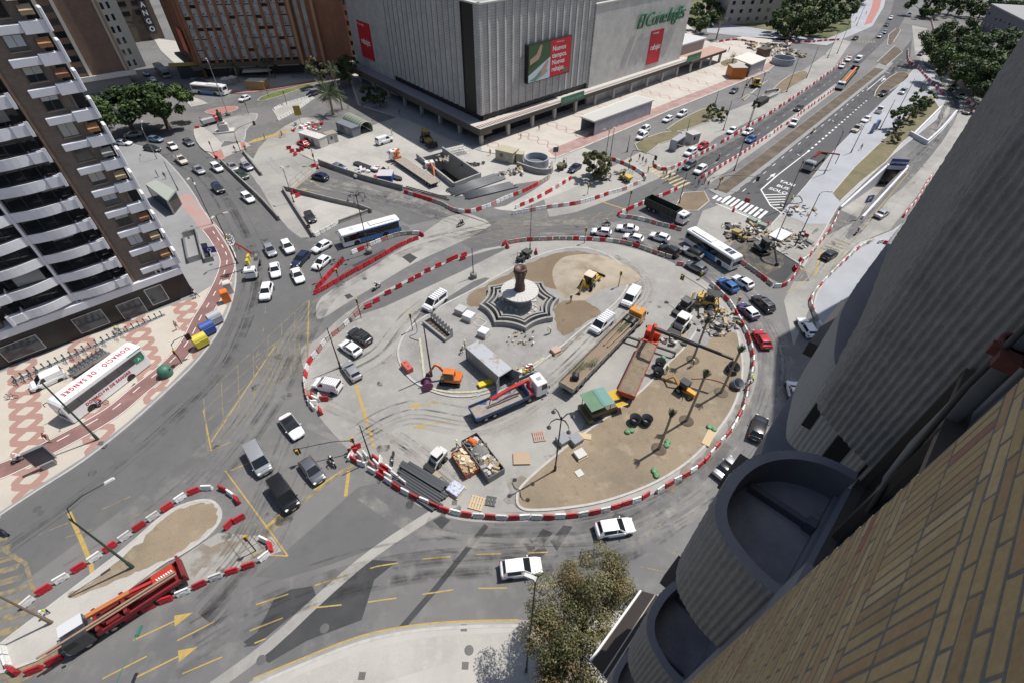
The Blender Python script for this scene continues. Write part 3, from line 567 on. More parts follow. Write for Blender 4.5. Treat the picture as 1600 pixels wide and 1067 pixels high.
plate(sR2,-1.48,[(16.2,12.1),(18.6,12.9),(20.6,14.2),(20.9,13.3),(18.6,11.9)],'picture_sleeve',mat('poster_teal',(.10,.28,.20),.5),e)
for x,z,t in ((25.0,18.6,'Nuevos'),(25.0,16.9,'tiempos.'),(25.0,15.2,'Nuevas'),(25.0,13.5,'rebajas.')): text('lettering',t,1.75,whitep,wallframe(sR2,x,-1.38,z),e,align='LEFT',bold=.025)
text('lettering','El Corte Inglés',.5,whitep,wallframe(sR2,28,-1.38,20.1),e); plate(sR2,-1.40,[(29.6,12.1),(32.0,12.1),(31.2,13.1),(30.4,13.1)],'logo_triangle',greens,e)
for (fr,s_,lab) in ((sR,34.5,'green store name sign under the canopy edge beside the billboard'),(sR,99,'green store name sign at the far end of the canopy')):
    b=fr.mb(); b.bb(s_-5,s_+5,-1.75,-1.5,4.3,6.2) if s_<50 else b.bb(s_-3,s_+6,-1.75,-1.5,4.3,6.6); q=b.build('entrance_sign',greens); tag(q,lab,'sign'); text('lettering','El Corte Inglés',1.3,mat('sign_letter',(.25,.42,.33),.5),wallframe(fr,s_+(.0 if s_<50 else 1.5),-1.78,5.2),q,shear=.25)
# far canopy and low building right of the store
e=empty('low_shop_building'); tag(e,'low flat roofed shop wing with red topped canopy past the department store','building')
b=sR2.mb(); b.bb(96,116,3,24,0,7.6); b.build('wall',mat('shop_beige',(.35,.33,.31),.8),e); b=sR2.mb(); b.bb(95.5,116.5,2.5,24,7.6,8.1); b.build('roof',mat('roof_pale',(.5,.5,.52),.8),e)
b=sR2.mb(); b.bb(97,122,-4,2.9,3.4,4.2,0); b.bb(97,122,-4.1,2.9,4.2,4.4,1); b.build('canopy',[cb,mat('canopy_pink',(.42,.27,.22),.8)],e)
for s_ in (99,106,113,120): b=MB(); b.M=Matrix.Translation(sR2.at(s_,-3)); b.box((0,0,1.7),(.8,.8,3.4)); b.build('column',cm,e)
# ---------------- left apartment block
ap=empty('apartment_block'); tag(ap,'tall brown brick apartment block with white balconies at the left edge','apartment block')
fL=Fr((-55.6,66.3),-137.6,132.4)
brn=tile_mat('brown_brick',(.185,.145,.118),(.225,.175,.145),.5,.16,(.13,.10,.08),-137.6,rough=.8,msize=.012,bumpy=.2)
FH=3.28; Z0=7.0
b=fL.mb(); b.bb(.9,6.1,.35,9,6,58,0); b.bb(22.6,60,.35,9,6,58,0); b.bb(.6,.9,.2,9,6,58,0); b.build('brick_wall',brn,ap)
b=fL.mb(); b.bb(5.85,6.15,.1,.5,6,58); b.build('brick_pilaster',mat('pilaster_brown',(.20,.13,.09),.8),ap)
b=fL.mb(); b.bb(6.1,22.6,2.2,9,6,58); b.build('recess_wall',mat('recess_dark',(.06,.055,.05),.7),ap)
b=fL.mb(); b.bb(-.5,60,.3,9,.14,4.9,0); b.build('shopfront',mat('shopfront_black',(.018,.018,.02),.35),ap)
b=fL.mb(); b.bb(-.6,60,-.35,9,4.75,5.95,0); b.build('fascia',white,ap,bevel=.04)
for s0,s1,z0,z1,lit in ((3.2,5.6,1.0,4.0,1),(12,15.8,.9,3.6,0),(6.8,10,.2,3.2,0),(20.5,25,.9,3.4,0),(29,33,.8,3.2,0)):
    b=fL.mb(); b.bb(s0,s1,.18,.3,z0,z1,0); fr_=b.build('shop_window',mat('shop_glass',(.05,.065,.08),.1,spec=.8),ap)
    b=fL.mb()
    for q in ((s0-.08,s0,z0,z1),(s1,s1+.08,z0,z1),(s0-.08,s1+.08,z1,z1+.08),(s0-.08,s1+.08,z0-.08,z0)): b.bb(q[0],q[1],.14,.3,q[2],q[3])
    b.build('frame',whitep if lit else alu,fr_)
for i,s_ in enumerate((2.0,10,13.0,33,9.2)): 
    b=fL.mb(); b.bb(s_,s_+.9,.2,.7,5.96,6.55); ac=b.build('air_conditioner',mat('ac_white',(.6,.6,.58),.5),ap); b=fL.mb(); b.add([(s_+.45+.24*math.cos(k*math.pi/6),.19,6.25+.24*math.sin(k*math.pi/6)) for k in range(12)],[tuple(range(12))]); b.build('fan_grille',dark,ac)
shop_tx=fL.mb()
text('shop_lettering','santander',.5,mat('dim_lettering',(.16,.20,.24),.5),frame(fL.at(12.5,.28,4.3),-fL.t,(0,0,1),-fL.n),ap) if 0 else None
def bow(s0,s1,amp,n=10): return [(s0+(s1-s0)*i/n,-amp*math.sin(math.pi*i/n)) for i in range(n+1)]
def para(fr,path,th,z0,z1,m,name,par,slab=None):
    b=fr.mb(); N=len(path); ring=[]
    for (s_,o) in path: ring.append([(s_,o,z0),(s_,o+th,z0),(s_,o+th,z1),(s_,o,z1)])
    b.loft(ring,0,True,True,False)
    if slab: 
        for (p,q) in zip(path,path[1:]): b.add([(p[0],p[1]+th,z0+.02),(q[0],q[1]+th,z0+.02),(q[0],slab,z0+.02),(p[0],slab,z0+.02),(p[0],p[1]+th,z0+.22),(q[0],q[1]+th,z0+.22),(q[0],slab,z0+.22),(p[0],slab,z0+.22)],[(0,3,2,1),(4,5,6,7)],0)
    return b.build(name,m,par)
glb=mat('balcony_glass',(.10,.10,.10),.15,spec=.6); trim_=mat('rail_dark',(.06,.06,.06),.5); curt=[mat('awning_orange',(.38,.19,.09),.8),mat('awning_tan',(.42,.32,.2),.8),mat('awning_rust',(.25,.12,.07),.8),mat('blind_grey',(.30,.30,.29),.7)]
wframe=mat('window_frame_brown',(.10,.085,.075),.6); r2=random.Random(11)
for k in range(15):
    z=Z0+FH*k
    # right corner balcony: L shaped white parapet, corner panel, awning
    b=fL.mb(); b.bb(-.9,1.6,-.35,.55,z-.35,z+.95,0); b.bb(1.6,4.5,-.2,.4,z-.15,z+.75,0); b.build('corner_parapet',white,ap,bevel=.05)
    b=fL.mb(); b.bb(-1.15,-.75,-.45,1.2,z-.3,z+2.15); b.build('corner_panel',white,ap,bevel=.08)
    b=fL.mb(); b.bb(-.6,.95,.6,.7,z+.9,z+2.9,0); b.build('balcony_opening',dark,ap)
    if k%4!=3:
        b=fL.mb(); b.box((.35,-.05,z+2.2),(1.3,.9,.05),0,rx=R(35)); b.box((.35,-.35,z+1.75),(1.3,.04,.5),0)
        b.bb(.3,.36,-.42,.3,z+1.5,z+1.56,1); b.build('awning',[curt[[0,1,2,0,1,3][k%6]],dark],ap)
    # window in the brick
    b=fL.mb(); b.bb(2.05,3.75,.28,.36,z+1.45,z+3.0,0); w_=b.build('window',[glass if k%3 else glb],ap)
    b=fL.mb(); b.bb(1.95,2.05,.25,.37,z+1.35,z+3.1); b.bb(3.75,3.85,.25,.37,z+1.35,z+3.1); b.bb(2.05,3.75,.25,.37,z+3.0,z+3.1); b.bb(2.05,3.75,.24,.37,z+1.35,z+1.45); b.bb(2.87,2.93,.26,.37,z+1.45,z+3.0); b.build('frame',wframe,w_)
    b=fL.mb(); b.bb(1.9,3.9,.15,.37,z+1.27,z+1.35); b.build('sill',mat('sill_stone',(.34,.28,.24),.8),w_)
    bl=[0,.5,1.,.75,.3][(k*7)%5]
    if bl: b=fL.mb(); b.bb(2.06,3.74,.265,.279,z+3.0-1.55*bl,z+3.0); b.build('blind',[blind,mat('blind_pale',(.5,.52,.55),.7)][k%2],w_)
    # two bowed balconies
    zb=z-.45
    for (s0,s1) in ((6.4,13.75),(14.05,21.4)):
        p=para(fL,bow(s0,s1,.75),.14,zb-.15,zb+1.15,white,'balcony',ap,2.3)
        b=fL.mb(); b.bb(s0+.3,s1-.3,2.05,2.2,zb+.4,zb+2.75,0)
        g=b.build('glazing',glass,p)
        b=fL.mb(); nn=4
        for i in range(nn+1): x=s0+.3+(s1-s0-.6)*i/nn; b.bb(x-.05,x+.05,2.0,2.06,zb+.4,zb+2.75)
        b.bb(s0+.3,s1-.3,2.0,2.06,zb+2.68,zb+2.78); b.build('frame',wframe,g)
        b=fL.mb(); pb=bow(s0+.2,s1-.2,.70); b.tube([(s_,o+.07,zb+1.3) for s_,o in pb],.02,5); b.build('handrail',trim_,p)
        if r2.random()<.35:
            x0=s0+.5+r2.random()*3; b=fL.mb(); b.bb(x0,x0+2.4,1.96,2.0,zb+1.1+r2.random(),zb+2.7); b.build('blind',r2.choice([blind,curt[3]]),g)
        if r2.random()<.3:
            x0=s0+r2.random()*3; b=fL.mb(); b.bb(x0,x0+3.2,.05,.1,zb+1.25,zb+2.9); b.build('enclosure_glass',mat('enclosure_glass',(.16,.18,.19),.1,spec=.7),p)
    b=fL.mb(); b.bb(13.75,14.05,-.15,2.2,zb,zb+FH); b.build('party_fin',white,ap,bevel=.03)
    for (s0,sg_) in ((6.25,1),(19.7,0)):
        b=fL.mb(); b.bb(s0,s0+1.85,-.75,-.63,zb-.12,zb+1.15); b.bb(s0,s0+.14,-.63,1.2,zb-.12,zb+1.15); b.bb(s0+1.71,s0+1.85,-.63,.5,zb-.12,zb+1.15); b.bb(s0+.14,s0+1.71,-.63,.6,zb-.12,zb+.15)
        xx=s0 if sg_ else s0+1.45; b.bb(xx,xx+.4,-.85,-.75,zb-.3,zb+1.5); b.build('planter_box',white,ap,bevel=.04)
    b=fL.mb(); b.bb(24.6,27.0,.28,.36,z+1.3,z+2.9); b.build('window',glass,ap)
    b=fL.mb(); b.bb(27.6,34,-.4,.3,z-.4,z+.7); b.build('corner_parapet',white,ap)
b=fL.mb(); b.bb(-.9,60,.3,14,58,58.8); b.build('roof',mat('roof_grey2',(.3,.3,.3),.9),ap)
b=fL.mb(); b.bb(.9,60,9,14,.14,58); b.build('rear_wall',brn,ap)
# ---------------- brown and white block behind it
bw=empty('brown_tower'); tag(bw,'brown brick tower with white vertical strips and a pale podium behind the big dark tree','apartment tower')
g0=G(197,111,5); fB=Fr(g0,-140.2,129.8); fB2=Fr(g0,56,146)
crm=mat('cream_strip',(.55,.52,.45),.8); pod=mat('podium_white',(.62,.60,.56),.8); brk2=tile_mat('brown_brick2',(.20,.12,.085),(.24,.15,.105),.6,.2,(.16,.11,.09),-140,msize=.015,bumpy=.2)
b=fB.mb(); b.bb(-.3,50,.6,14,0,62,0); b.build('wall',brk2,bw)
b=fB.mb(); b.bb(-2.4,56,-1.6,15,4.3,5.0,0); b.bb(-2.4,56,-1.7,-1.6,3.9,5.3,0); b.build('podium_roof',pod,bw)
b=fB.mb(); b.bb(0,50,-.2,14,0,4.3,0); b.build('podium_wall',mat('podium_grey',(.30,.30,.29),.8),bw)
for s0,s1 in ((9.5,10.4),(13.5,15.5),(19,20)): b=fB.mb(); b.bb(s0,s1,.1,.7,5,62); b.build('white_strip',crm,bw)
for k in range(15):
    for s0,s1 in ((10.6,13.3),(15.7,18.8)):
        b=fB.mb(); b.bb(s0,s1,.5,.62,6+k*3.3,7.7+k*3.3); b.build('window',glass,bw)
        if k==14: continue
for s0 in (.3,4.0): b=fB2.mb(); b.bb(s0,s0+.7,-.45,1,5,62); b.build('white_strip',mat('orange_strip',(.40,.26,.16),.8) if s0<1 else crm,bw)
b=fB2.mb(); b.bb(0,6.5,-.3,3,5,62); b.build('side_wall',crm,bw)
for k in range(17):
    for s0 in (1.4,3.2): b=fB2.mb(); b.bb(s0,s0+.8,-.36,-.3,6+k*3.2,7.7+k*3.2); b.build('window',glass,bw)
# rounded balconies of the block between
rb=empty('round_balcony_block'); tag(rb,'block with stacked pale curved balconies between the two brown towers','apartment block')
fC=Fr(G(128,118,3),-140,130)
b=fC.mb(); b.bb(-1,30,4,14,0,62); b.build('wall',brk2,rb)
for k in range(17):
    b=fC.mb(); pth=[(0,3.9),(-.3,1.6),(.6,.5),(2.5,0),(12,0)]; zz=3+k*3.3
    b.loft([[(s_,o,zz),(s_,o+.2,zz),(s_,o+.2,zz+1.3),(s_,o,zz+1.3)] for s_,o in pth],0,True,True,False); b.bb(0,12,.3,4,zz,zz+.2); b.build('balcony',mat('balcony_beige',(.42,.40,.36),.8),rb)
# ---------------- orange brick block
ob=empty('orange_block'); tag(ob,'wide orange brick apartment block with cream window strips above shops','apartment block')
fO=Fr(G(330,122),11.5,101.5); brk3=tile_mat('orange_brick',(.32,.13,.065),(.37,.155,.085),.6,.2,(.17,.10,.07),11.5,msize=.015,bumpy=.2); ltb=mat('orange_lit',(.42,.24,.15),.85)  # orange_lit: paler brick, sunlight put into the colour of the wings
cwin=mat('cream_panel',(.50,.485,.45),.7,var=(.4,(.30,.30,.29),.4,.7))
b=fO.mb(); b.bb(-1.5,52,-1.6,20,4,64,0); b.bb(-3,52,3.6,20,0,4,0); b.build('wall',mat('shadow_brick',(.13,.065,.04),.9),ob)  # shadow_brick: darker copy of the orange brick, shade put into the colour
fS=fO; fO=Fr(G(330,122)-ax(101.5)*5.2,11.5,101.5); x=-1.2; i=0; cols=[]
while x<33:
    b=fO.mb(); b.bb(x,x+.85,2.2,3.7,5.2,64); b.build('brick_pilaster',brk3,ob); cols.append(x+.85); x+=2.75; i+=1
r3=random.Random(5); cnt=0
pm=fO.mb(); pm.bb(0,1.6,3.3,3.6,0,2.2); 
for ci,x in enumerate(cols):
    for k in range(7):
        z=6+k*3.2
        b=fO.mb(); hh=r3.choice([3.1,3.1,2.9,2.2]); b.bb(x,x+1.9,2.75,3.62,z,z+hh,0); b.bb(x+.4,x+.8,2.71,2.75,z+.4,z+.8,1); b.build('window',[cwin,glass],ob); cnt+=1
    b=fO.mb(); b.bb(x,x+1.9,2.9,3.62,28.4,64); b.build('window_strip',cwin,ob)
for (s0,s1,o1) in ((33,34.2,-1.5),(40.5,42,-3)):
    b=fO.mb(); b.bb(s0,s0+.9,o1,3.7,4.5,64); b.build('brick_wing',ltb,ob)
for (s0,s1) in ((34,40.5),(41.4,50)):
    b=fO.mb(); b.bb(s0,s1,1.2 if s0<40 else -1.4,4,4.5,64,0)
    for q in range(2 if s0<40 else 4): x=s0+.7+q*2.4; b.bb(x,x+1.3,1.0 if s0<40 else -1.5,1.2 if s0<40 else -1.4,6,64,1 if s0<40 else 0)
    b.build('brick_bay',[brk3,cwin],ob)
fO=fS; b=fO.mb(); b.bb(50,52,-3.2,8,3,64); b.build('end_strip',mat('end_cream',(.5,.42,.34),.8),ob)
for k in range(9): b=fO.mb(); b.bb(50.6,51.4,-3.26,-3.2,6+k*3,7.4+k*3); b.build('window',glass,ob)
b=fO.mb(); b.bb(-1.5,33,-3.2,3.7,3.9,5.2); b.build('first_floor_band',mat('band_brown',(.14,.10,.07),.8),ob)
b=fO.mb(); b.bb(-12,6,-.3,.8,4.2,5.0); b.build('yellow_fascia',mat('fascia_yellow',(.42,.29,.05),.6),ob)
b=fO.mb(); b.bb(-10,50,.6,3.6,0,3.9); b.build('shopfront',mat('shopfront_dark',(.035,.035,.04),.4),ob)
for s0,s1,m_ in ((0,9,'pale'),(10.5,16,'white'),(17,22,'pale'),(23.5,31,'white'),(32,36,'pale')):
    b=fO.mb(); b.bb(s0,s1,-.5,.6,2.9,3.7); b.build('shop_sign',mat('shop_sign_'+m_,(.5,.47,.5) if m_=='pale' else (.55,.6,.66),.6),ob)
for s0,s1,o_ in ((12,19.5,-4.5),(34,37,-2.5),(38.5,43,-2)):
    b=fO.mb(); b.add([(s0,o_,2.3),(s1,o_,2.3),(s1,.5,3.1),(s0,.5,3.1),(s0,o_,2.2),(s1,o_,2.2),(s1,.5,3.0),(s0,.5,3.0)],[(0,1,2,3),(4,7,6,5),(0,4,5,1),(1,5,6,2),(2,6,7,3),(3,7,4,0)]); b.build('shop_awning',mat('awning_cream',(.52,.50,.43),.8),ob)
fO2=Fr(G(308,96,6),129.6,39.6)
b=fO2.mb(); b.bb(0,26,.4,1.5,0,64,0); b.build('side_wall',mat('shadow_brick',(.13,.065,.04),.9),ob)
for q in range(8): b=fO2.mb(); b.bb(q*3.1,q*3.1+1.1,-.6,.5,5,64); b.build('brick_pilaster',brk3,ob)
b=fO2.mb(); b.bb(2,8,-1.2,-1.0,8,15); tag(b.build('banner',mat('banner_orange',(.75,.08,.02),.5)),'bright orange red banner hung on the left corner of the orange brick block','banner')
b=fO2.mb(); b.bb(-1,26,-2.2,.4,3.4,4.2); b.build('street_canopy',mat('street_canopy',(.10,.09,.08),.8),ob)
# ---------------- block with the vertical sign
mb_=empty('corner_shop_block'); tag(mb_,'shaded brown block with a vertical lettered sign down the side street','building')
fM=Fr(G(255,62),134.5,-135.5+360-0)
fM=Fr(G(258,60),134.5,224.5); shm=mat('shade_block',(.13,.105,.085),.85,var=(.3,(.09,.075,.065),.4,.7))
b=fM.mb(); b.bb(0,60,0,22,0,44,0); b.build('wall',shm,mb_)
for k in range(8):
    for q in range(6): b=fM.mb(); b.bb(3+q*6,5.2+q*6,-.8,0,6+k*3.6,7.2+k*3.6,0); b.build('balcony',mat('balcony_shade',(.30,.27,.23),.8),mb_)
fM2=Fr(G(258,60),224.5,134.5)
b=fM2.mb(); b.bb(0,20,-.1,.3,0,44); b.build('front_wall',shm,mb_)
for k in range(9):
    for q in range(3): b=fM2.mb(); b.bb(4+q*5,7+q*5,-.16,-.1,6+k*3.4,7.6+k*3.4); b.build('window',glass,mb_)
def onwall(fr,u,v,o):
    d=G(u,v)-Vector((0,0,CH)); p0=fr.at(0,o); k=((p0-Vector((0,0,0))).dot(fr.n))/Vector((d.x,d.y,0)).dot(fr.n); q=Vector((0,0,CH))+d*k; return (q-p0).dot(fr.t),q.z
for ch,uv in (('M',(217,-5)),('A',(222.5,8)),('N',(227,21)),('G',(232.5,34)),('O',(238,46))):
    a,z=onwall(fM2,uv[0],uv[1],-1.); b=fM2.mb(); b.bb(a-1.5,a+1.5,-1.0,-.7,z-1.6,z+1.6); q=b.build('sign_box',mat('sign_box_dark',(.03,.035,.05),.5),mb_)
    text('letter',ch,2.6,mat('sign_letter_white',(.7,.72,.75),.5),frame(fM2.at(a,-1.05,z),-fM2.t if fM2.t.x<0 else fM2.t,(0,0,1)),q,bold=.05)
# ---------------- far blocks top right
for nm,lab,u0,v0,u1,v1,h,dpt,m_ in (('beige_block','pale beige block in the trees behind the plaza, at the top edge',1130,40,1212,36,30,18,mat('beige_wall',(.36,.32,.29),.85)),('park_building','low pale roofed park building among the trees at the top',1225,12,1275,4,5,14,mat('park_wall',(.45,.44,.40),.8)),('shaded_block','dark roofed block behind the trees at the top right corner',1530,42,1640,110,9,30,mat('slate_wall',(.16,.16,.18),.8)),('far_white_block','white block at the far end of the avenue',1290,-25,1340,-30,16,14,mat('far_white',(.5,.5,.5),.8))):
    a,c=G(u0,v0),G(u1,v1); fr=Fr(a,math.degrees(math.atan2((c-a).y,(c-a).x)),math.degrees(math.atan2((c-a).y,(c-a).x))+90); L=(c-a).length
    e=empty(nm); tag(e,lab,'building'); b=fr.mb(); b.bb(0,L,0,dpt,0,h); b.build('wall',m_,e); b=fr.mb(); b.bb(-.4,L+.4,-.4,dpt+.4,h,h+.5); b.build('roof',mat('roof_far',(.3,.3,.31),.9),e)
    if h>8:
        for k in range(int(h/3.4)):
            for q in range(max(2,int(L/5))): b=fr.mb(); b.bb(2+q*5,3.6+q*5,-.05,.1,1.5+k*3.4,3+k*3.4); b.build('window',glass,e)
# tower behind the camera's building: seen only through the shadow it lays over the right road
t46=ax(46); n46=ax(136)
def so(s_,o,z=0): return t46*s_+n46*o+Vector((0,0,z))
e=empty('neighbour_tower'); tag(e,'neighbouring high tower hidden behind the ribbed wall, its shadow lies on the road','apartment tower')
b=MB(); b.prism([so(106,.7),so(87,-6.6),so(93,-26),so(114,-20)],0,72); b.build('wall',mat('tower_wall',(.4,.38,.35),.8),e)
for k in range(20): b=MB(); q0=so(103,-.45-.1);q1=so(92,-4.7-.1); b.M=Matrix.Translation((0,0,4+k*3.4)); b.quad(q0,q1,q1+Vector((0,0,1.6)),q0+Vector((0,0,1.6))); b.build('window',glass,e)
# ================================================================ the building the photo is taken from
rib=mat('ribbed_concrete',(.29,.272,.25),.9,var=[(1.2,(.24,.225,.21),.4,.7),(9.,(.34,.32,.295),.45,.75)],grain=(60,.18),bump=(55,.6,.01))
smc=mat('smooth_concrete',(.235,.235,.25),.85,var=(1.5,(.19,.19,.205),.4,.7),grain=(30,.06))
floorm=mat('balcony_floor',(.33,.33,.35),.8,var=(1.2,(.155,.16,.185),.35,.7),grain=(25,.08))
cbx=empty('home_building'); tag(cbx,'dark ribbed concrete and yellow brick building at the right edge, seen straight down','building')
def resample(p,d):
    out=[p[0]]; acc=0.
    for a,b in zip(p,p[1:]):
        L=(b-a).length; 
        if L<1e-6: continue
        t=d-acc
        while t<=L: out.append(a.lerp(b,t/L)); t+=d
        acc=(acc+L)%d
    return out
def so2(s_,o): return Vector((s_,o,0))
ribp=mat('ribbed_concrete_skylit',(.38,.37,.35),.9,grain=(60,.15),bump=(55,.5,.01))  # paler copy for the lower ribbed wall, sky light put into its colour
def ribbed(path,z0,z1,name,par,pitch=.085,amp=.020,nz=None,thick=.15,seed=0,top=True):
    """curved parapet: outside hammered into upright ribs; path in (s,o), outside on its left when walking"""
    p=resample(smooth([so2(*q) for q in path],8,False),pitch/5); N=len(p); nz=nz or max(6,int((z1-z0)/.045)); b=MB(); vs=[]
    nr=[]
    for i in range(N):
        d=(p[min(i+1,N-1)]-p[max(i-1,0)]).normalized(); nr.append(Vector((-d.y,d.x,0)))
    for j in range(nz+1):
        z=z0+(z1-z0)*j/nz
        for i in range(N):
            ph=i/5; w=.5-.5*math.cos(2*math.pi*ph); q=p[i]; kk=int(ph)
            bite=mn.noise(Vector((kk*3.7+seed,z*15,seed)))*.9+mn.noise(Vector((q.x*14,q.y*14+seed,z*16)))*.6
            a=amp*(w**.7)*(1+.45*bite)+.004*bite
            if j in (0,nz): a*=.5
            r=q+nr[i]*a; vs.append(so(r.x,r.y,z))
    b.add(vs,[(j*N+i,j*N+i+1,(j+1)*N+i+1,(j+1)*N+i) for j in range(nz) for i in range(N-1)],0,True)
    # plain inside and top rim
    st_=p[::3]+([p[-1]] if (N-1)%3 else []); ns=nr[::3]+([nr[-1]] if (N-1)%3 else [])
    ring=[]
    for q,n_ in zip(st_,ns):
        i_=q-n_*thick; o_=q+n_*.006
        ring.append([so(o_.x,o_.y,z1),so(i_.x,i_.y,z1),so(i_.x,i_.y,z0),so(q.x-n_.x*.02,q.y-n_.y*.02,z0)])
    b.loft(ring,1,True,True,False)
    o=b.build(name,[ribp if pitch==.075 else rib,smc],par,auto=False); return o,p,nr
D0=CH
# --- the long ribbed volume (its near end is rounded)
rp=[(4.04,-1.05),(4.05,-.78),(4.11,-.60),(4.22,-.40),(4.36,-.18),(4.5,-.05),(5.0,-.01),(5.5,.025),(6.09,.055),(6.8,.125),(7.6,.215),(8.2,.285),(9,.285),(10,.28),(11.5,.30)]
o_,p_,n_=ribbed(rp,D0-3.92,D0+.35,'ribbed_wall',cbx,pitch=.066,amp=.026,thick=.3,nz=170)
b=MB(); b.prism([so(*q) for q in rp]+[so(11.5,-2.2),so(4.02,-2.2)],D0-3.86,D0-3.8,0,bottom=True); b.build('soffit',smc,cbx)
rp2=[(6.58,-1.0),(6.60,-.6),(6.66,-.25),(6.74,-.01),(7.0,.12),(7.45,.24),(8.1,.38),(9.0,.44),(9.8,.455),(11.4,.47),(13,.47)]
ribbed(rp2,D0-6.9,D0-5.1,'ribbed_wall',cbx,pitch=.075,amp=.016,thick=.3,seed=5)
b=MB(); b.M=Matrix(((t46.x,n46.x,0,0),(t46.y,n46.y,0,0),(0,0,1,0),(0,0,0,1)))
for s0,o0_,q,za in ((4.72,-.07,.10,4.5),(4.42,-.42,.16,4.75)): b.bb(s0,s0+q,o0_-q*.5,o0_+q*.5,D0-za,D0-3.95)
b.build('dark_gap',dark,cbx)  # solid dark boxes stand in for the darkness of the window gaps
b=MB(); b.prism([so(*q) for q in rp2]+[so(13,-2.2),so(6.58,-2.2)],D0-5.9,D0-5.8,0,bottom=True); b.build('slab',smc,cbx)
for k in range(3,9): 
    z=D0-6.9-3.0*(k-2)
    b=MB(); b.prism([so(*q) for q in rp2]+[so(13,-2.2),so(6.58,-2.2)],z,z+1.5,0,bottom=True); b.build('balcony_front',smc,cbx)
# --- stacked tub balconies
tub=[(2.44,-.62),(2.40,-.46),(2.44,-.22),(2.56,.03),(2.75,.17),(3.0,.215),(3.25,.205),(3.5,.13),(3.72,-.02),(3.86,-.2),(3.94,-.4),(3.96,-.62)]
proto=None
for k in range(7):
    z1=D0-3.95-2.98*k; z0=z1-1.42
    o,p,nr=(ribbed(tub[::1],z0,z1,'balcony_parapet',cbx,pitch=.062,amp=.017,thick=.09,seed=9+k) if k<3 else ribbed(tub,z0,z1,'balcony_parapet',cbx,pitch=.062,amp=.016,thick=.09,seed=9+k,nz=12))
    ins=[q-n_*.085 for q,n_ in zip(p,nr)][::3]
    b=MB(); b.prism([so(q.x,q.y) for q in ins],z0+.05,z1-.40,0,bottom=True); f_=b.build('balcony_floor',floorm,o)
    b=MB(); b.M=Matrix(((t46.x,n46.x,0,0),(t46.y,n46.y,0,0),(0,0,1,0),(0,0,0,1)))
    b.bb(2.55,3.85,-.70,-.60,z1-.7,z1-.12); b.bb(2.55,3.85,-.66,-.57,z1-.40,z1-.3); b.build('balcony_sill',smc,o)
    b=MB(); b.M=Matrix(((t46.x,n46.x,0,0),(t46.y,n46.y,0,0),(0,0,1,0),(0,0,0,1))); b.bb(3.38,3.44,-.52,.05,z1-.40,z1-.31); b.bb(3.36,3.46,-.56,-.48,z1-.40,z1-.27); b.bb(2.66,2.69,-.5,-.1,z1-.40,z1-.36); b.build('drain_channel',mat('drain_dark',(.12,.12,.135),.7),o)
# --- facade behind the balconies, windows, pipes
fwm=Matrix(((t46.x,n46.x,0,0),(t46.y,n46.y,0,0),(0,0,1,0),(0,0,0,1)))
def fmb(): b=MB(); b.M=fwm; return b
b=fmb(); b.bb(1.6,4.05,-1.0,-.78,0,D0-.2); b.bb(4.05,12.5,-2.4,-1.05,0,D0-.2); b.bb(2.0,2.42,-.9,-.5,0,D0-3.4); b.build('facade',smc,cbx)
for k in range(7):
    z=D0-3.95-2.98*k
    b=fmb(); b.bb(2.6,4.0,-.79,-.72,z-.1,z+1.35); w_=b.build('window',glass,cbx)
    b=fmb()
    for x in (2.55,3.25,3.95): b.bb(x,x+.06,-.79,-.66,z-.14,z+1.4)
    b.bb(2.55,4.0,-.79,-.64,z-.16,z-.1); b.bb(2.55,4.0,-.79,-.66,z+1.35,z+1.42); b.build('frame',mat('bronze_frame',(.10,.08,.065),.5),w_)
pm=mat('grey_pipe',(.17,.175,.18),.6,var=(3.,(.12,.125,.13),.4,.7))
b=fmb(); b.tube([(3.42,-.70,D0+.6),(3.42,-.68,D0-1.3),(3.44,-.69,D0-2.9),(3.42,-.72,D0-3.3),(3.36,-.82,D0-3.6)],.065,12); b.build('drain_pipe',pm,cbx)
b=fmb(); b.tube([(3.72,-.80,D0+.6),(3.72,-.80,D0-3.2)],.05,10); b.build('drain_pipe',pm,cbx)
b=fmb(); b.tube([(3.30,-.62,D0-1.0),(3.31,-.61,D0-2.2),(3.28,-.66,D0-3.1),(3.2,-.7,D0-3.5)],.018,6); b.build('cable',mat('cable_dark',(.05,.05,.05),.6),cbx)
cl=mat('clamp_rust',(.13,.035,.025),.7,grain=(30,.2))
b=fmb(); b.lathe([(.075,-.03),(.10,-.03),(.10,.03),(.075,.03),(.075,-.03)],20,0,(3.42,-.68,D0-1.92)); b.bb(3.3,3.36,-.78,-.56,D0-1.95,D0-1.89); b.bb(3.2,3.3,-.70,-.6,D0-1.96,D0-1.88); b.build('pipe_clamp',cl,cbx)
b=fmb(); b.bb(11.0,13.2,.5,.78,D0-8.4,D0-8.0); b.build('planter_box',black,cbx)
for s_,z in ((7.0,9.0),(6.4,13.2)): b=fmb(); b.bb(s_,s_+.75,.26,.60,D0-z-.5,D0-z); b.build('planter_box',black,cbx)
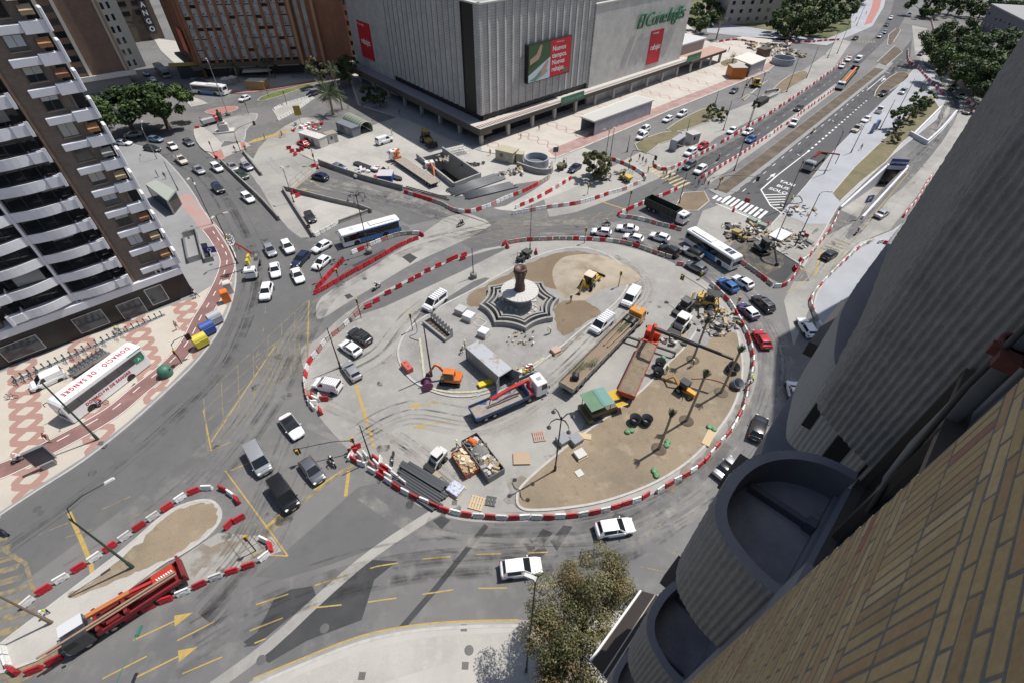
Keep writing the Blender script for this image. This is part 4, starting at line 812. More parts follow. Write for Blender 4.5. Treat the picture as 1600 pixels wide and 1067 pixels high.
# --- yellow brick wall right beside the lens, every brick a block of its own relief
bk=mat('yellow_brick',(.47,.335,.165),.85,var=[(1.3,(.38,.275,.14),.4,.7),(14.,(.50,.37,.20),.5,.8)],grain=(45,.12),bump=(60,.35,.004)); bkl=mat('pale_brick',(.54,.40,.22),.85,var=(9.,(.46,.33,.17),.4,.7),grain=(45,.15),bump=(60,.35,.004)); bkd=mat('brown_brick_dark',(.36,.25,.125),.85,var=(9.,(.42,.30,.16),.4,.7),grain=(45,.15),bump=(60,.35,.004)); bkr=mat('red_brick',(.36,.16,.095),.85,var=(6.,(.30,.13,.08),.4,.7),grain=(45,.12),bump=(60,.35,.004)); bko=mat('ochre_brick',(.43,.275,.14),.85,var=(6.,(.38,.25,.13),.4,.7),grain=(45,.12),bump=(60,.35,.004))
mort=mat('mortar',(.18,.17,.155),.95,grain=(50,.2),bump=(40,.8,.01))
OW=-.455
def edge(z): # the wall's outer edge leans very slightly
    d=D0-z; return 1.98+.020*max(d-1.5,0) if d<18 else 2.31
b=MB(); zs=[D0+.9-i*.6 for i in range(92)]
vs=[]
for z in zs: vs+=[so(-1.6,OW-.0052,z),so(edge(z)-.004,OW-.0052,z),so(edge(z)-.004,OW-.4,z)]
b.add(vs,[(3*i+k,3*i+k+1,3*i+k+4,3*i+k+3) for i in range(len(zs)-1) for k in (0,1)],0); mw=b.build('brick_wall',mort,cbx)
rb_=random.Random(21); b=MB()
def brick(s0,s1,z0,z1,m,dp=.006):
    j=lambda: rb_.uniform(-.0032,.0032); o0=OW-.006; o1=OW-.004+rb_.uniform(-.0008,.0012)
    f=[(s0+j(),z0+j()),(s1+j(),z0+j()),(s1+j(),z1+j()),(s0+j(),z1+j())]; c=.0025
    fi=[(f[0][0]+c,f[0][1]+c),(f[1][0]-c,f[1][1]+c),(f[2][0]-c,f[2][1]-c),(f[3][0]+c,f[3][1]-c)]
    vs=[so(a,o0,z) for a,z in f]+[so(a,o1,z) for a,z in fi]
    b.add(vs,[(4,5,6,7),(0,1,5,4),(1,2,6,5),(2,3,7,6),(3,0,4,7)],m)
def pick():
    r=rb_.random(); return 1 if r<.025 else 2 if r<.14 else 3 if r<.32 else 4 if r<.48 else 0
# two soldier courses between z = D0-1.79 and D0-1.28, stretchers above and below
zt=D0-1.285
for row,(za,zb) in enumerate(((zt-.25,zt-.008),(zt-.51,zt-.262))):
    s_=-1.5
    while s_<edge(za)-.02: brick(s_,min(s_+.049,edge(za)),za,zb,pick()); s_+=.061
z=zt+.004; k=0
while z<D0+.8:
    s_=-1.5+(.125 if k%2 else 0)
    while s_<edge(z): brick(s_,min(s_+.237,edge(z)),z,z+.049,pick()); s_+=.250
    z+=.061; k+=1
z=zt-.52-.052; k=0
while z>D0-30:
    s_=-.9+(.125 if k%2 else 0)
    while s_<edge(z)-.03: brick(s_,min(s_+.237,edge(z)),z,z+.049,pick()); s_+=.250
    z-=.061; k+=1
    if k in (30,) : z-=0
b.build('bricks',[bk,bkr,bko,bkl,bkd],mw,auto=False)
# awning far below
aw=empty('striped_awning'); tag(aw,'dark brown awning with beige stripes on the ribbed building above the big tree','awning')
A0,A1,B0,B1=G(922,1032,25),G(1001,922,25),G(962,1075,25.9),G(1046,935,25.9)
def lp(a,c,t): return a.lerp(c,t)
b=MB(); 
for t0,t1,m_ in ((0,.05,1),(.05,.50,0),(.50,.535,1),(.535,.66,0),(.66,.70,1),(.70,.80,0),(.80,.84,1),(.84,.92,0),(.92,.955,1),(.955,1,0)):
    q=[lp(A0,B0,t0),lp(A1,B1,t0),lp(A1,B1,t1),lp(A0,B0,t1)]; d=Vector((0,0,-.03)); b.add(q+[v+d for v in q],[(0,1,2,3),(7,6,5,4)],m_)
b.build('canvas',[mat('awning_brown',(.045,.035,.032),.8),mat('awning_stripe',(.45,.41,.35),.8)],aw)
b=MB(); b.tube([A0,A1],.06,8); b.build('front_bar',whitep,aw)
b=MB(); b.tube([lp(A0,A1,.12),lp(B0,B1,.12)+Vector((0,0,-.4))],.03,6); b.tube([lp(A0,A1,.88),lp(B0,B1,.88)+Vector((0,0,-.4))],.03,6); b.build('arm',steel,aw)
# ================================================================ vehicles
paint=mat('car_paint',(.78,.78,.79),.28,coat=.6); tyre=mat('tyre',(.018,.018,.018),.85); rimm=mat('wheel_rim',(.42,.42,.43),.35,.6); trim=mat('black_trim',(.02,.02,.021),.5)
hl=mat('headlamp',(.70,.72,.74),.1,spec=.8); tl=mat('tail_lamp',(.30,.01,.012),.2); plate_m=mat('number_plate',(.7,.7,.68),.5); cglass=mat('car_glass',(.012,.015,.018),.04,spec=.7)
CC={'white':(.80,.81,.83),'silver':(.45,.46,.48),'grey':(.17,.18,.20),'dark':(.035,.037,.042),'black':(.012,.012,.014),'navy':(.018,.025,.065),'blue':(.03,.13,.36),'lightblue':(.20,.29,.40),'red':(.48,.015,.02),'cream':(.62,.58,.48),'beige':(.45,.40,.32),'brown':(.14,.10,.09),'lilac':(.40,.41,.47),'violet':(.05,.04,.14),'green':(.02,.05,.035),'orange':(.62,.26,.03),'redor':(.55,.06,.025),'yellow':(.72,.45,.04)}
def pm_(c): return mat('paint_'+c,CC[c],.28,metal=.5 if c in('silver','grey','lilac','lightblue') else 0,coat=.6)
def wheel(par,x,y,r=.32,w=.21,rimr=.2,two=False):
    b=MB(); b.lathe([(r*.6,-w/2),(r*.95,-w/2),(r,-w*.3),(r,w*.3),(r*.95,w/2),(r*.6,w/2)],16); sgn=1 if y>0 else -1
    M=Matrix.Translation((x,y,r))@Matrix.Rotation(R(-90*sgn),4,'X'); b.v=[M@v for v in b.v]; o=b.build('wheel',tyre,par)
    b=MB(); b.lathe([(0,w*.30),(rimr*.4,w*.34),(rimr,w*.42),(rimr*1.05,w*.2),(0,w*.1)],14); b.v=[M@v for v in b.v]; b.build('rim',rimm,o); return o
def car_proto(name,L,W,H,belt,nose,wsb,wst,rrt,rrb,deck,tail=None,r=.315,side=(1,1),wb=None,roofw=.72,pillar=True):
    """front is +x; numbers are the side view of the car"""
    e=empty(name); w=W/2; f=L/2; tail=tail or deck-.06; wst-=.22; wsb+=.06
    st=[(-f,.80,.42,tail-.22,.40),(-f+.06,.90,.30,tail-.05,.36),(-f+.30,.97,.24,tail,.28),(rrb+.02,1.,.22,deck,.22),(-.5,1.,.20,belt,.2),(.5,1.,.20,belt,.2),(wsb,1.,.22,belt-.01,.22),((wsb+f)/2,.985,.24,(belt+nose)/2+.03,.26),(f-.28,.94,.28,nose+.02,.30),(f-.07,.84,.36,nose-.12,.36),(f,.70,.44,nose-.24,.42)]
    if deck<belt+.001 and rrb<-f+.45: st.pop(3) if abs(rrb+f)<.25 else None
    st.sort(key=lambda q:q[0]); rings=[]
    for x,k,zb,zt,_ in st:
        y=w*k; zm=(zb+zt)/2
        h=[(y*.86,zb),(y*.98,zb+.10),(y,zm),(y*.985,zt-.10),(y*.93,zt-.02),(y*.72,zt+.012),(y*.35,zt+.03)]
        rings.append([Vector((x,-a,b_)) for a,b_ in h]+[Vector((x,a,b_)) for a,b_ in reversed(h)])
    n=len(rings[0]); cols=[smooth([rg[i] for rg in rings],3,False) for i in range(n)]; rings=[[c[j] for c in cols] for j in range(len(cols[0]))]
    b=MB(); b.loft(rings,0)
    wx=wb/2 if wb else L*.30
    fx,rx=wx+.06,-wx+.02
    for x in (fx,rx):
        for s_ in (1,-1):
            a=[(x+(r+.055)*math.cos(R(t)),s_*(w+.004),r+(r+.055)*math.sin(R(t))) for t in range(-20,201,20)]
            b.add(a,[tuple(range(len(a)))],1)
    b.add([(-f+.25,-w*.9,.2),(f-.25,-w*.9,.2),(f-.25,w*.9,.2),(-f+.25,w*.9,.2)],[(0,1,2,3)],1)
    b.box((f-.035,0,nose-.33),(.09,w*1.1,.13),1); b.box((-f+.04,0,.42),(.09,w*1.3,.14),1)
    b.build('body',[paint,trim],e)
    # glasshouse with body coloured pillars and roof
    yb,yt=w*.93,w*roofw; zr=H-.04; b=MB()
    q=[(wsb,yb,belt-.02),(wst,yt,zr),(rrt,yt,zr),(rrb,yb,deck-.02)]
    g=[Vector((x,-y,z)) for x,y,z in q]+[Vector((x,y,z)) for x,y,z in q]
    b.add(g,[(0,1,2,3),(7,6,5,4),(4,5,1,0),(6,7,3,2)],0)
    ct=[Vector((wst-.10,-yt*.82,H)),Vector((rrt+.12,-yt*.82,H)),Vector((rrt+.12,yt*.82,H)),Vector((wst-.10,yt*.82,H))]
    b.add([g[1],g[2],g[6],g[5]]+ct,[(0,1,5,4),(1,2,6,5),(2,3,7,6),(3,0,4,7),(4,5,6,7)],0,True); b.build('roof',[paint,trim],e)
    def pane(nm,c,ins,off=.008,m=cglass,par=e):
        c=[Vector(v) for v in c]; nrm=(c[1]-c[0]).cross(c[3]-c[0]).normalized(); ctr=sum(c,Vector())/len(c)
        if nrm.dot(ctr-Vector((0,0,.6)))<0: nrm=-nrm
        b=MB(); v=[p.lerp(ctr,ins)+nrm*off for p in c]; b.add(v,[tuple(range(len(v)))]); return b.build(nm,m,par)
    lp=lambda a,c,t:a.lerp(c,t)
    pane('windscreen',[lp(g[0],g[1],.06),lp(g[0],g[1],.97),lp(g[4],g[5],.97),lp(g[4],g[5],.06)],.06)
    pane('rear_window',[lp(g[3],g[2],.22),lp(g[3],g[2],.95),lp(g[7],g[6],.95),lp(g[7],g[6],.22)],.12)
    for k,o_ in ((0,1),(4,-1)):
        A,B,C,D=g[k],g[k+1],g[k+2],g[k+3]; xm=.05
        def at(x,t):
            lo=lp(A,D,(A.x-x)/(A.x-D.x)); hi=lp(B,C,min(max((B.x-x)/(B.x-C.x),0),1)); return lp(lo,hi,t)
        if side[0]: pane('side_window',[lp(A,D,.10),lp(A,B,.86)+Vector((-.12,0,0)),at(xm,.90),at(xm,.07)],.05)
        if side[1]: pane('side_window',[at(xm-.07,.07),at(xm-.07,.90),lp(C,B,.05)+(D-C)*.10,lp(D,A,.14)+(C-D)*.08],.05)
    for s_ in (1,-1):
        b=MB(); b.box((f-.16,s_*w*.70,nose-.07),(.24,w*.34,.11),0,rz=-s_*.35,ry=.35); b.build('headlight',hl,e)
        b=MB(); b.box((-f+.07,s_*w*.80,tail-.12),(.12,w*.24,.2),0,rz=s_*.25); b.build('tail_light',tl,e)
        b=MB(); b.box((wsb-.28,s_*(w+.07),belt+.04),(.12,.19,.12),0); b.build('wing_mirror',paint,e,bevel=.02)
        for x in (fx,rx): wheel(e,x,s_*(w-.10),r)
    b=MB(); b.box((-f+.005,0,.62),(.02,.46,.11)); b.build('number_plate',plate_m,e)
    b=MB(); b.box((f+.005,0,.46),(.02,.46,.10)); b.build('number_plate',plate_m,e)
    return e
PROTO={}
def proto(kind):
    if kind not in PROTO:
        PROTO[kind]={'hatch':lambda:car_proto('hatchback',4.15,1.78,1.47,.93,.76,.98,.30,-1.42,-1.86,.97),
         'sedan':lambda:car_proto('sedan_car',4.58,1.80,1.44,.93,.75,1.0,.30,-1.05,-1.68,.98),
         'suv':lambda:car_proto('sport_utility_car',4.42,1.84,1.66,1.05,.90,1.0,.42,-1.62,-1.98,1.08,r=.35),
         'mpv':lambda:car_proto('family_car',4.50,1.82,1.64,1.0,.84,1.22,.42,-1.78,-2.08,1.04),
         'estate':lambda:car_proto('estate_car',4.65,1.80,1.50,.94,.76,1.02,.34,-1.80,-2.14,.98),
         'van':lambda:car_proto('passenger_van',4.95,1.95,1.98,1.12,.96,1.72,1.02,-2.28,-2.42,1.16,roofw=.84,r=.34),
         'panel':lambda:car_proto('panel_van',4.95,1.95,1.98,1.12,.96,1.72,1.02,-2.28,-2.42,1.16,roofw=.84,r=.34,side=(1,0)),
         'smallvan':lambda:car_proto('small_van',4.28,1.82,1.82,1.06,.90,1.22,.62,-1.95,-2.08,1.10,roofw=.83,side=(1,0)),
         'coupe':lambda:car_proto('small_coupe',3.95,1.72,1.30,.86,.74,.72,.18,-.75,-1.35,.92),
         'pickup':lambda:pickup()}[kind](); PROTO[kind]['used']=0
    return PROTO[kind]
def pickup():
    e=car_proto('pickup_truck',5.1,1.82,1.74,1.02,.90,1.30,.72,-.50,-.62,1.0,r=.36,side=(1,0))
    b=MB(); b.bb(-2.4,-.75,-.74,.74,1.02,1.06,0); b.build('load_bed',trim,e)
    for s_ in (1,-1): b=MB(); b.bb(-2.45,-.72,s_*.80-.06,s_*.80+.06,.95,1.22); b.build('side_panel',paint,e)
    b=MB(); b.bb(-2.5,-2.42,-.8,.8,.95,1.22); b.build('tailgate',paint,e); return e
def put(o,F,Rr,z=.75,at=None):
    a,c=G(*F,z),G(*Rr,z); d=a-c; m=(a+c)/2; o.location=(m.x,m.y,(at if at is not None else .02)); o.rotation_euler=(0,0,math.atan2(d.y,d.x)); return o
def vehicle(kind,col,F,Rr,label,cat='car',group=None,z=None,at=None,roofcol=None):
    p=proto(kind); first=not p['used']
    o=p if first else dup(p); p['used']=1
    if 'used' in o and not first: del o['used']
    zc={'van':1.2,'panel':1.2,'smallvan':1.1,'suv':.95,'mpv':.9,'pickup':.9}.get(kind,.75) if z is None else z
    put(o,F,Rr,zc,at); tag(o,label,cat,group)
    for ch in desc(o):
        if ch.type=='MESH' and ch.data.materials and ch.data.materials[0].name=='car_paint':
            ch.material_slots[0].link='OBJECT'; ch.material_slots[0].material=pm_(roofcol if (roofcol and ch.name.startswith('roof')) else col)
    return o
V=vehicle
CARS=[ # kind colour front rear label
('mpv','silver',(196,211),(218,208),'silver blue family car deepest in the shade of the big dark tree'),
('hatch','white',(207,224),(179,222),'white hatchback parked against the corner of the white balconied block'),
('hatch','lightblue',(254,219),(231,216),'light blue hatchback at the edge of the big tree shade'),
('estate','dark',(249,234),(226,230),'dark estate car between the light blue hatchback and the left pavement'),
('sedan','white',(275,234),(263,222),'white saloon driving next to the light blue hatchback'),
('sedan','grey',(301,227),(287,216),'dark grey saloon alone beside the pale kerbed island'),
('pickup','cream',(291,256),(274,242),'small cream pickup behind the silver saloon in the left road'),
('sedan','silver',(318,271),(302,259),'silver saloon left of the white people carrier'),
('mpv','white',(350,270),(327,252),'white people carrier on the road beside the low concrete wall'),
('hatch','silver',(371,267),(356,254),'silver car parked at the left behind the low concrete wall'),
('sedan','lilac',(392,264),(377,255),'pale lilac saloon parked at the right behind the low concrete wall'),
('hatch','green',(387,279),(369,267),'dark green car parked in front of the silver pair behind the wall'),
('estate','white',(397,317),(377,300),'white estate car right of the dark blue patrol car'),
('hatch','dark',(490,347),(479,330),'dark car alone on the triangular concrete patch'),
('suv','navy',(488,272),(511,278),'black car by the curved wall at the yellow painted line'),
('hatch','lightblue',(540,264),(520,258),'silver blue car parked behind the curved wall by the white sacks'),
('hatch','silver',(429,403),(415,378),'silver hatchback beside the pale line, first in the left queue'),
('suv','white',(457,397),(441,372),'white off road car with roof rails behind the navy car'),
('estate','navy',(459,415),(480,394),'navy estate car turning between two white cars'),
('hatch','white',(486,394),(519,376),'white hatchback right in front of the blue city bus'),
('hatch','white',(489,421),(515,399),'white hatchback beside the tip of the red barrier loop'),
('sedan','white',(471,443),(459,417),'white saloon left of the tip of the red barrier loop'),
('sedan','white',(432,436),(427,407),'white saloon behind the small white and red car'),
('suv','white',(411,470),(420,439),'white car with a pinkish roof, last of the queue on the left road'),
('van','white',(662,482),(697,455),'white passenger van with roof rails parked north of the gravel island'),
('suv','dark',(545,513),(579,534),'black off road car with roof rails parked by the white barriers'),
('hatch','white',(531,532),(564,554),'white car parked between the black off roader and the silver hatchback'),
('hatch','silver',(537,563),(561,594),'pale silver hatchback parked beside the pole and the small van'),
('smallvan','white',(485,593),(535,604),'white small van with a ribbed roof at the end of the barrier row'),
('sedan','white',(471,686),(440,644),'white saloon with a black roof waiting above the grey cars'),
('van','silver',(417,742),(387,687),'silver van beside the black van on the lower left road'),
('van','black',(461,797),(423,741),'long black van beside the silver van'),
('hatch','grey',(501,752),(474,716),'grey hatchback beside the motorcyclist at the stop line'),
('suv','white',(846,881),(782,889),'white sport utility car half under the crown of the olive tree'),
('suv','white',(991,818),(931,827),'white sport utility car passing below the palm island'),
('hatch','silver',(1137,800),(1107,826),'silver car half hidden behind the tub balcony'),
('coupe','silver',(1150,716),(1121,743),'small silver coupe with a black soft top on the right bend'),
('suv','black',(1192,648),(1180,685),'black car between the building shade and the right bend'),
('hatch','white',(1238,595),(1246,627),'white car deep in the shade next to the ribbed wall'),
('estate','white',(1252,497),(1270,525),'white estate car leaving the shade along the curved barrier'),
('hatch','red',(1183,515),(1199,543),'bright red hatchback on the bend by the long crane boom'),
('hatch','violet',(1156,474),(1182,497),'violet hatchback with a white roof beside the yellow roller'),
('mpv','dark',(1179,460),(1207,486),'dark grey people carrier beside the violet hatchback'),
('hatch','blue',(1124,435),(1151,455),'bright blue hatchback in the queue in front of the roller'),
('hatch','white',(1147,431),(1175,449),'white hatchback in front of the white and blue bus'),
('hatch','grey',(1072,409),(1104,425),'slate grey hatchback beside the bus in the queue'),
('suv','silver',(1067,387),(1097,400),'silver car with a black roof beside the bus in the queue'),
('suv','black',(1031,383),(1061,397),'black off road car at the tail of the bus'),
('hatch','white',(1015,365),(1047,375),'white hatchback just ahead of the black off road car'),
('hatch','white',(974,367),(1006,376),'white hatchback nearest the roundabout barrier in the queue'),
('sedan','white',(962,354),(999,359),'white saloon beside the concrete barrier in the queue'),
('hatch','white',(925,360),(955,364),'small white hatchback heading the queue by the scooter'),
('sedan','navy',(889,268),(907,256),'navy saloon parked beside the bushy grey green tree'),
('mpv','white',(1059,181),(1073,173),'white taxi farthest along the row beside the wavy plaza'),
('hatch','white',(1036,190),(1051,182),'white taxi in the middle of the row beside the wavy plaza'),
('mpv','white',(999,206),(1015,197),'white taxi on the plaza side of the nearest taxi pair'),
('mpv','white',(995,217),(1012,207),'white taxi on the road side of the nearest taxi pair'),
('hatch','white',(1137,209),(1151,199),'white hatchback standing outside the barrier row by the tall lamp'),
('hatch','white',(1161,210),(1176,202),'white hatchback just ahead of the bright blue one on the avenue'),
('hatch','blue',(1166,222),(1181,213),'bright blue small car on the avenue inside the barriers'),
('hatch','red',(1090,232),(1106,223),'red hatchback by the bus shelter'),
('mpv','white',(1070,242),(1088,232),'white family car right behind the red hatchback by the shelter'),
('mpv','grey',(1068,263),(1087,251),'dark grey people carrier waiting at the yellow crossing'),
('mpv','white',(1085,271),(1104,258),'white people carrier waiting at the yellow crossing'),
('hatch','grey',(1142,145),(1152,138),'dark blue grey hatchback on the service road near the orange kiosk'),
('sedan','dark',(1242,173),(1255,164),'dark saloon on the left half of the avenue'),
('pickup','white',(1236,198),(1246,184),'white pickup with a black bed beside the planted median'),
('hatch','white',(1311,107),(1321,99),'white hatchback on the avenue left of the tipper truck'),
('sedan','white',(1321,97),(1332,88),'white saloon side by side with the white van on the avenue'),
('panel','white',(1336,96),(1347,87),'white van on the avenue ahead of the tipper truck'),
('hatch','silver',(1369,61),(1380,52),'silver hatchback at the dashed crossing far up the avenue'),
('hatch','lightblue',(1377,54),(1388,46),'pale blue hatchback far up the avenue, second in file'),
('sedan','black',(1382,43),(1389,34),'black saloon far up the avenue, third in file'),
('hatch','white',(1388,32),(1396,24),'white hatchback farthest up the avenue'),
('sedan','black',(1330,63),(1343,56),'black car turning out of the plaza side road'),
('suv','white',(1417,28),(1425,18),'white van on the pale side lane at the top'),
('pickup','dark',(1371,151),(1391,139),'black pickup by the brown median island'),
('pickup','silver',(1398,153),(1424,132),'grey flat loader truck parked by the paved promenade'),
('pickup','white',(1384,161),(1366,182),'white cab truck with a black load bed among the barriers'),
('sedan','white',(1344,193),(1364,180),'white saloon parked behind the beige pickup'),
('pickup','beige',(1328,210),(1350,191),'beige pickup parked nearest on the new asphalt'),
('hatch','black',(1434,87),(1444,80),'black car in the tree shade at the top right'),
('suv','black',(1482,142),(1497,130),'black off road car at the edge of the tree shade on the right road'),
('hatch','silver',(1495,155),(1511,145),'silver hatchback on the right road behind the black off roader'),
('hatch','brown',(1506,179),(1519,169),'brown hatchback on the right road next to the wall'),
('sedan','silver',(1389,326),(1368,340),'silver saloon beside the tunnel ramp on the right road'),
('hatch','black',(1308,390),(1285,405),'black hatchback crossing the yellow marks on the right road'),
('hatch','white',(372,158),(391,150),'small white car passing the bus at the upper left junction'),
('sedan','navy',(475,151),(499,142),'dark blue saloon beside the green strip near the palms'),
('hatch','lightblue',(224,112),(232,118),'pale blue car highest in the file beside the podium'),
('hatch','white',(233,120),(243,128),'white car in the middle of the file beside the podium'),
('hatch','silver',(244,129),(256,136),'silver car lowest in the file beside the podium'),
('sedan','red',(465,219),(484,228),'dark red car parked at the white site cabin'),
('panel','white',(612,213),(588,221),'white van at the shade edge near the yellow digger'),
('panel','white',(924,518),(958,488),'white van with roof bars parked between the kerb and the long open truck'),
('panel','white',(977,475),(996,449),'plain white van parked ahead of the orange yellow truck cab'),
('smallvan','white',(43,603),(98,578),'white service van parked on the wavy pavement beside the coach'),
]
for k_,c_,F_,R_,lab_ in CARS:
    V(k_,c_,F_,R_,lab_,'van' if k_ in('van','panel','smallvan') else 'pickup' if k_=='pickup' else 'car',roofcol='black' if 'black roof' in lab_ or 'soft top' in lab_ else 'white' if 'white roof' in lab_ else None)
pc_=V('suv','navy',(349,302),(331,284),'dark blue police car with yellow nose on the left road','police car',roofcol='navy')
b=MB(); b.box((1.55,0,.93),(.9,1.5,.05),0); b.build('bonnet_panel',mat('police_yellow',(.5,.52,.05),.4),pc_); b=MB(); b.box((.1,0,1.72),(.25,1.1,.1)); b.build('light_bar',mat('lightbar_blue',(.03,.08,.5),.3),pc_)
# ---------------- roof racks on some vans
def rails(o,x0,x1,w,z,n,m=steel):
    b=MB(); b.bb(x0,x1,-w-.02,-w+.02,z,z+.06); b.bb(x0,x1,w-.02,w+.02,z,z+.06)
    for i in range(n): x=x0+(x1-x0)*(i+.5)/n; b.bb(x-.025,x+.025,-w,w,z+.02,z+.06)
    b.build('roof_rack',m,o)
for o in [o for o in list(bpy.data.objects) if o.parent is None and 'label' in o]:
    l=o['label']
    if 'ribbed roof' in l: rails(o,-1.9,.5,.72,1.84,8)
    elif 'white passenger van' in l or 'van with roof bars' in l: rails(o,-2.1,.8,.75,2.0,6)
    elif 'black off road car with roof rails' in l: rails(o,-1.6,.3,.62,1.68,3,trim)
    elif 'people carrier beside the violet' in l: rails(o,-1.7,.3,.62,1.65,2)
    elif o.name.startswith('family_car') and 'taxi' in l: b=MB(); b.box((.1,0,1.72),(.2,.5,.12)); b.build('roof_sign',mat('taxi_sign',(.2,.4,.2),.5),o)
# ---------------- buses
buspaint=mat('bus_white',(.78,.79,.80),.35,coat=.3); busblue=mat('bus_blue',(.09,.27,.58),.35,coat=.3); busroof=mat('bus_roof',(.72,.72,.70),.5,var=(.8,(.6,.6,.58),.45,.75))
def bus(name,L,blue,label,F,Rr,roofz=3.0,col=buspaint,coach=False,roof=busroof):
    e=empty(name); tag(e,label,'coach' if coach else 'bus'); W=2.55; w=W/2; H=roofz; f=L/2
    def ring(x,k,z0,z1): 
        y=w*k; c=.16
        return [Vector((x,-y,z0)),Vector((x,-y,z1-.5)),Vector((x,-y*.985,z1-c)),Vector((x,-y*.90,z1-.03)),Vector((x,-y*.5,z1+.02)),Vector((x,y*.5,z1+.02)),Vector((x,y*.90,z1-.03)),Vector((x,y*.985,z1-c)),Vector((x,y,z1-.5)),Vector((x,y,z0))]
    xs=[(-f,.93,.42,H-.14),(-f+.10,.985,.33,H-.04),(-f+.4,1,.30,H)]+[(-f+.4+i*(L-.9)/8,1,.30,H) for i in range(1,8)]+[(f-.45,1,.30,H),(f-.12,.985,.32,H-.06 if not coach else H-.25),(f,.90,.42,H-.28 if not coach else H-.9)]
    b=MB(); b.loft([ring(*q) for q in xs],0,smooth=False)
    body=b.build('body',[col],e,bevel=0)
    # coloured lower panels
    if blue:
        for x0,x1,zz0,zz1 in blue:
            for s_ in (1,-1): b=MB(); b.bb(x0,x1,s_*(w+.004)-.004,s_*(w+.004)+.004,zz0,zz1); b.build('blue_panel',busblue,e)
    z0,z1=(1.28,2.55) if not coach else (1.95,3.2)
    for s_ in (1,-1):
        n=6; x0,x1=-f+.35,f-.35
        b=MB(); b.bb(x0,x1,s_*(w+.010)-.006,s_*(w+.010)+.006,z0,z1); wn=b.build('side_window',cglass if not coach else mat('coach_glass',(.09,.095,.10),.12,spec=.6),e)
        b=MB()
        for i in range(1,n): x=x0+(x1-x0)*i/n; b.bb(x-.035,x+.035,s_*(w+.019)-.004,s_*(w+.019)+.004,z0,z1)
        b.build('window_bar',trim,wn)
        for x in ((f-2.7),(-f+3.35)):
            b=MB(); a=[(x+.62*math.cos(R(t)),s_*(w+.012),.48+.62*math.sin(R(t))) for t in range(-17,198,15)]; b.add(a,[tuple(range(len(a)))]); b.build('wheel_arch',trim,e)
            wheel(e,x,s_*(w-.14),.48,.28,.27)
        b=MB(); b.box((f-.06,s_*.95,.75),(.16,.36,.22)); b.build('headlight',hl,e)
        b=MB(); b.box((-f+.03,s_*1.05,1.1),(.1,.18,.5)); b.build('tail_light',tl,e)
        b=MB(); b.tube([(f-.15,s_*(w-.05),H-.45),(f+.28,s_*(w+.18),H-.5),(f+.30,s_*(w+.20),H-1.0)],.05,6); b.build('mirror_arm',trim,e)
    b=MB(); fx=f+.012; b.loft([[Vector((fx-(.0 if z<2 else .09 if not coach else .16),-w*.88,z)),Vector((fx-(.0 if z<2 else .09 if not coach else .16),w*.88,z))] for z in (1.1,1.9,H-.42)],0,False,False,False); b.build('windscreen',cglass,e)
    b=MB(); b.bb(-f-.02,-f+.06,-w*.78,w*.78,1.7,2.55); b.build('rear_window',cglass,e)
    b=MB()
    if not coach:
        b.bb(-f+1.0,-f+1.0+L*.42,-.82,.82,H+.0,H+.2,0); b.bb(1.6,2.7,-.5,.5,H,H+.08,0)
        b.bb(3.2,3.9,-.6,.6,H,H+.06,1)
    else: b.bb(5.0,5.5,-.4,.4,H-.1,H-.02,0)
    b.build('roof_unit',[roof,mat('roof_hatch',(.5,.5,.5),.6)],e,bevel=.03)
    a,c=G(*F,H),G(*Rr,H); d=a-c; m=(a+c)/2; e.location=(m.x,m.y,0); e.rotation_euler=(0,0,math.atan2(d.y,d.x)); return e
bA=bus('city_bus',12.0,[(-6+.05,2.6,.34,1.28),(-6+.05,3.0,2.55,2.8)],'white roofed blue city bus behind the white hatchbacks',(529.6,363.8),(620.6,338.7))
b=MB(); b.bb(-6.03,-5.98,-1.2,1.2,.4,2.9); b.build('rear_panel',busblue,bA)
bB=bus('city_bus',12.0,[(-2.6,2.2,.34,1.28)],'white city bus with a blue middle and roof hatches, in the right queue',(1155,402),(1080,355.6))
for x in (3.0,4.0): b=MB(); b.bb(x,x+.8,-.65,.65,3.02,3.1); b.build('dark_hatch',mat('hatch_blue',(.05,.06,.10),.3),bB)
bD=bus('city_bus',12.0,[(-2.4,2.6,.34,1.28)],'white and blue city bus at the upper left junction',(300.3,129.5),(348.3,133.8))
bus('grey_bus',11.0,[],'grey bus in the shaded street under the lettered block',(262,113),(238,94),col=mat('bus_grey',(.28,.28,.27),.5),roof=mat('bus_grey_roof',(.33,.33,.31),.6))
bC=bus('blood_donation_coach',12.0,[],'white blood donation coach with red lettering parked on the wavy pavement',(79,630),(208,537),roofz=3.85,coach=True,roof=whitep)
redt_=mat('coach_red_lettering',(.42,.01,.03),.5)
text('roof_lettering','DONACIÓ · DE SANGRE',1.15,redt_,frame((-.3,.1,3.90),(1,0,0),(0,1,0)),bC,fit=9.6,bold=.03,spacing=1.35)
text('side_lettering','DONACIÓN DE SANGRE',.62,redt_,frame((.3,1.30,1.45),(-1,0,0),(0,0,1)),bC,fit=6.6,bold=.025,spacing=1.15)
text('side_lettering','DONACIÓN DE SANGRE',.62,redt_,frame((.3,-1.30,1.45),(1,0,0),(0,0,1)),bC,fit=6.6,bold=.025,spacing=1.15)
b=MB(); b.bb(-5.5,-4.2,1.285,1.31,1.75,2.7); q=b.build('green_sign',mat('coach_green',(.03,.25,.15),.5),bC); text('green_sign_mark','Λ',.6,whitep,frame((-4.85,1.312,2.25),(-1,0,0),(0,0,1)),q,bold=.02)
b=MB(); b.bb(-5.9,-3.8,1.0,1.29,3.55,3.65); b.build('green_edge',MC['coach_green'],bC)
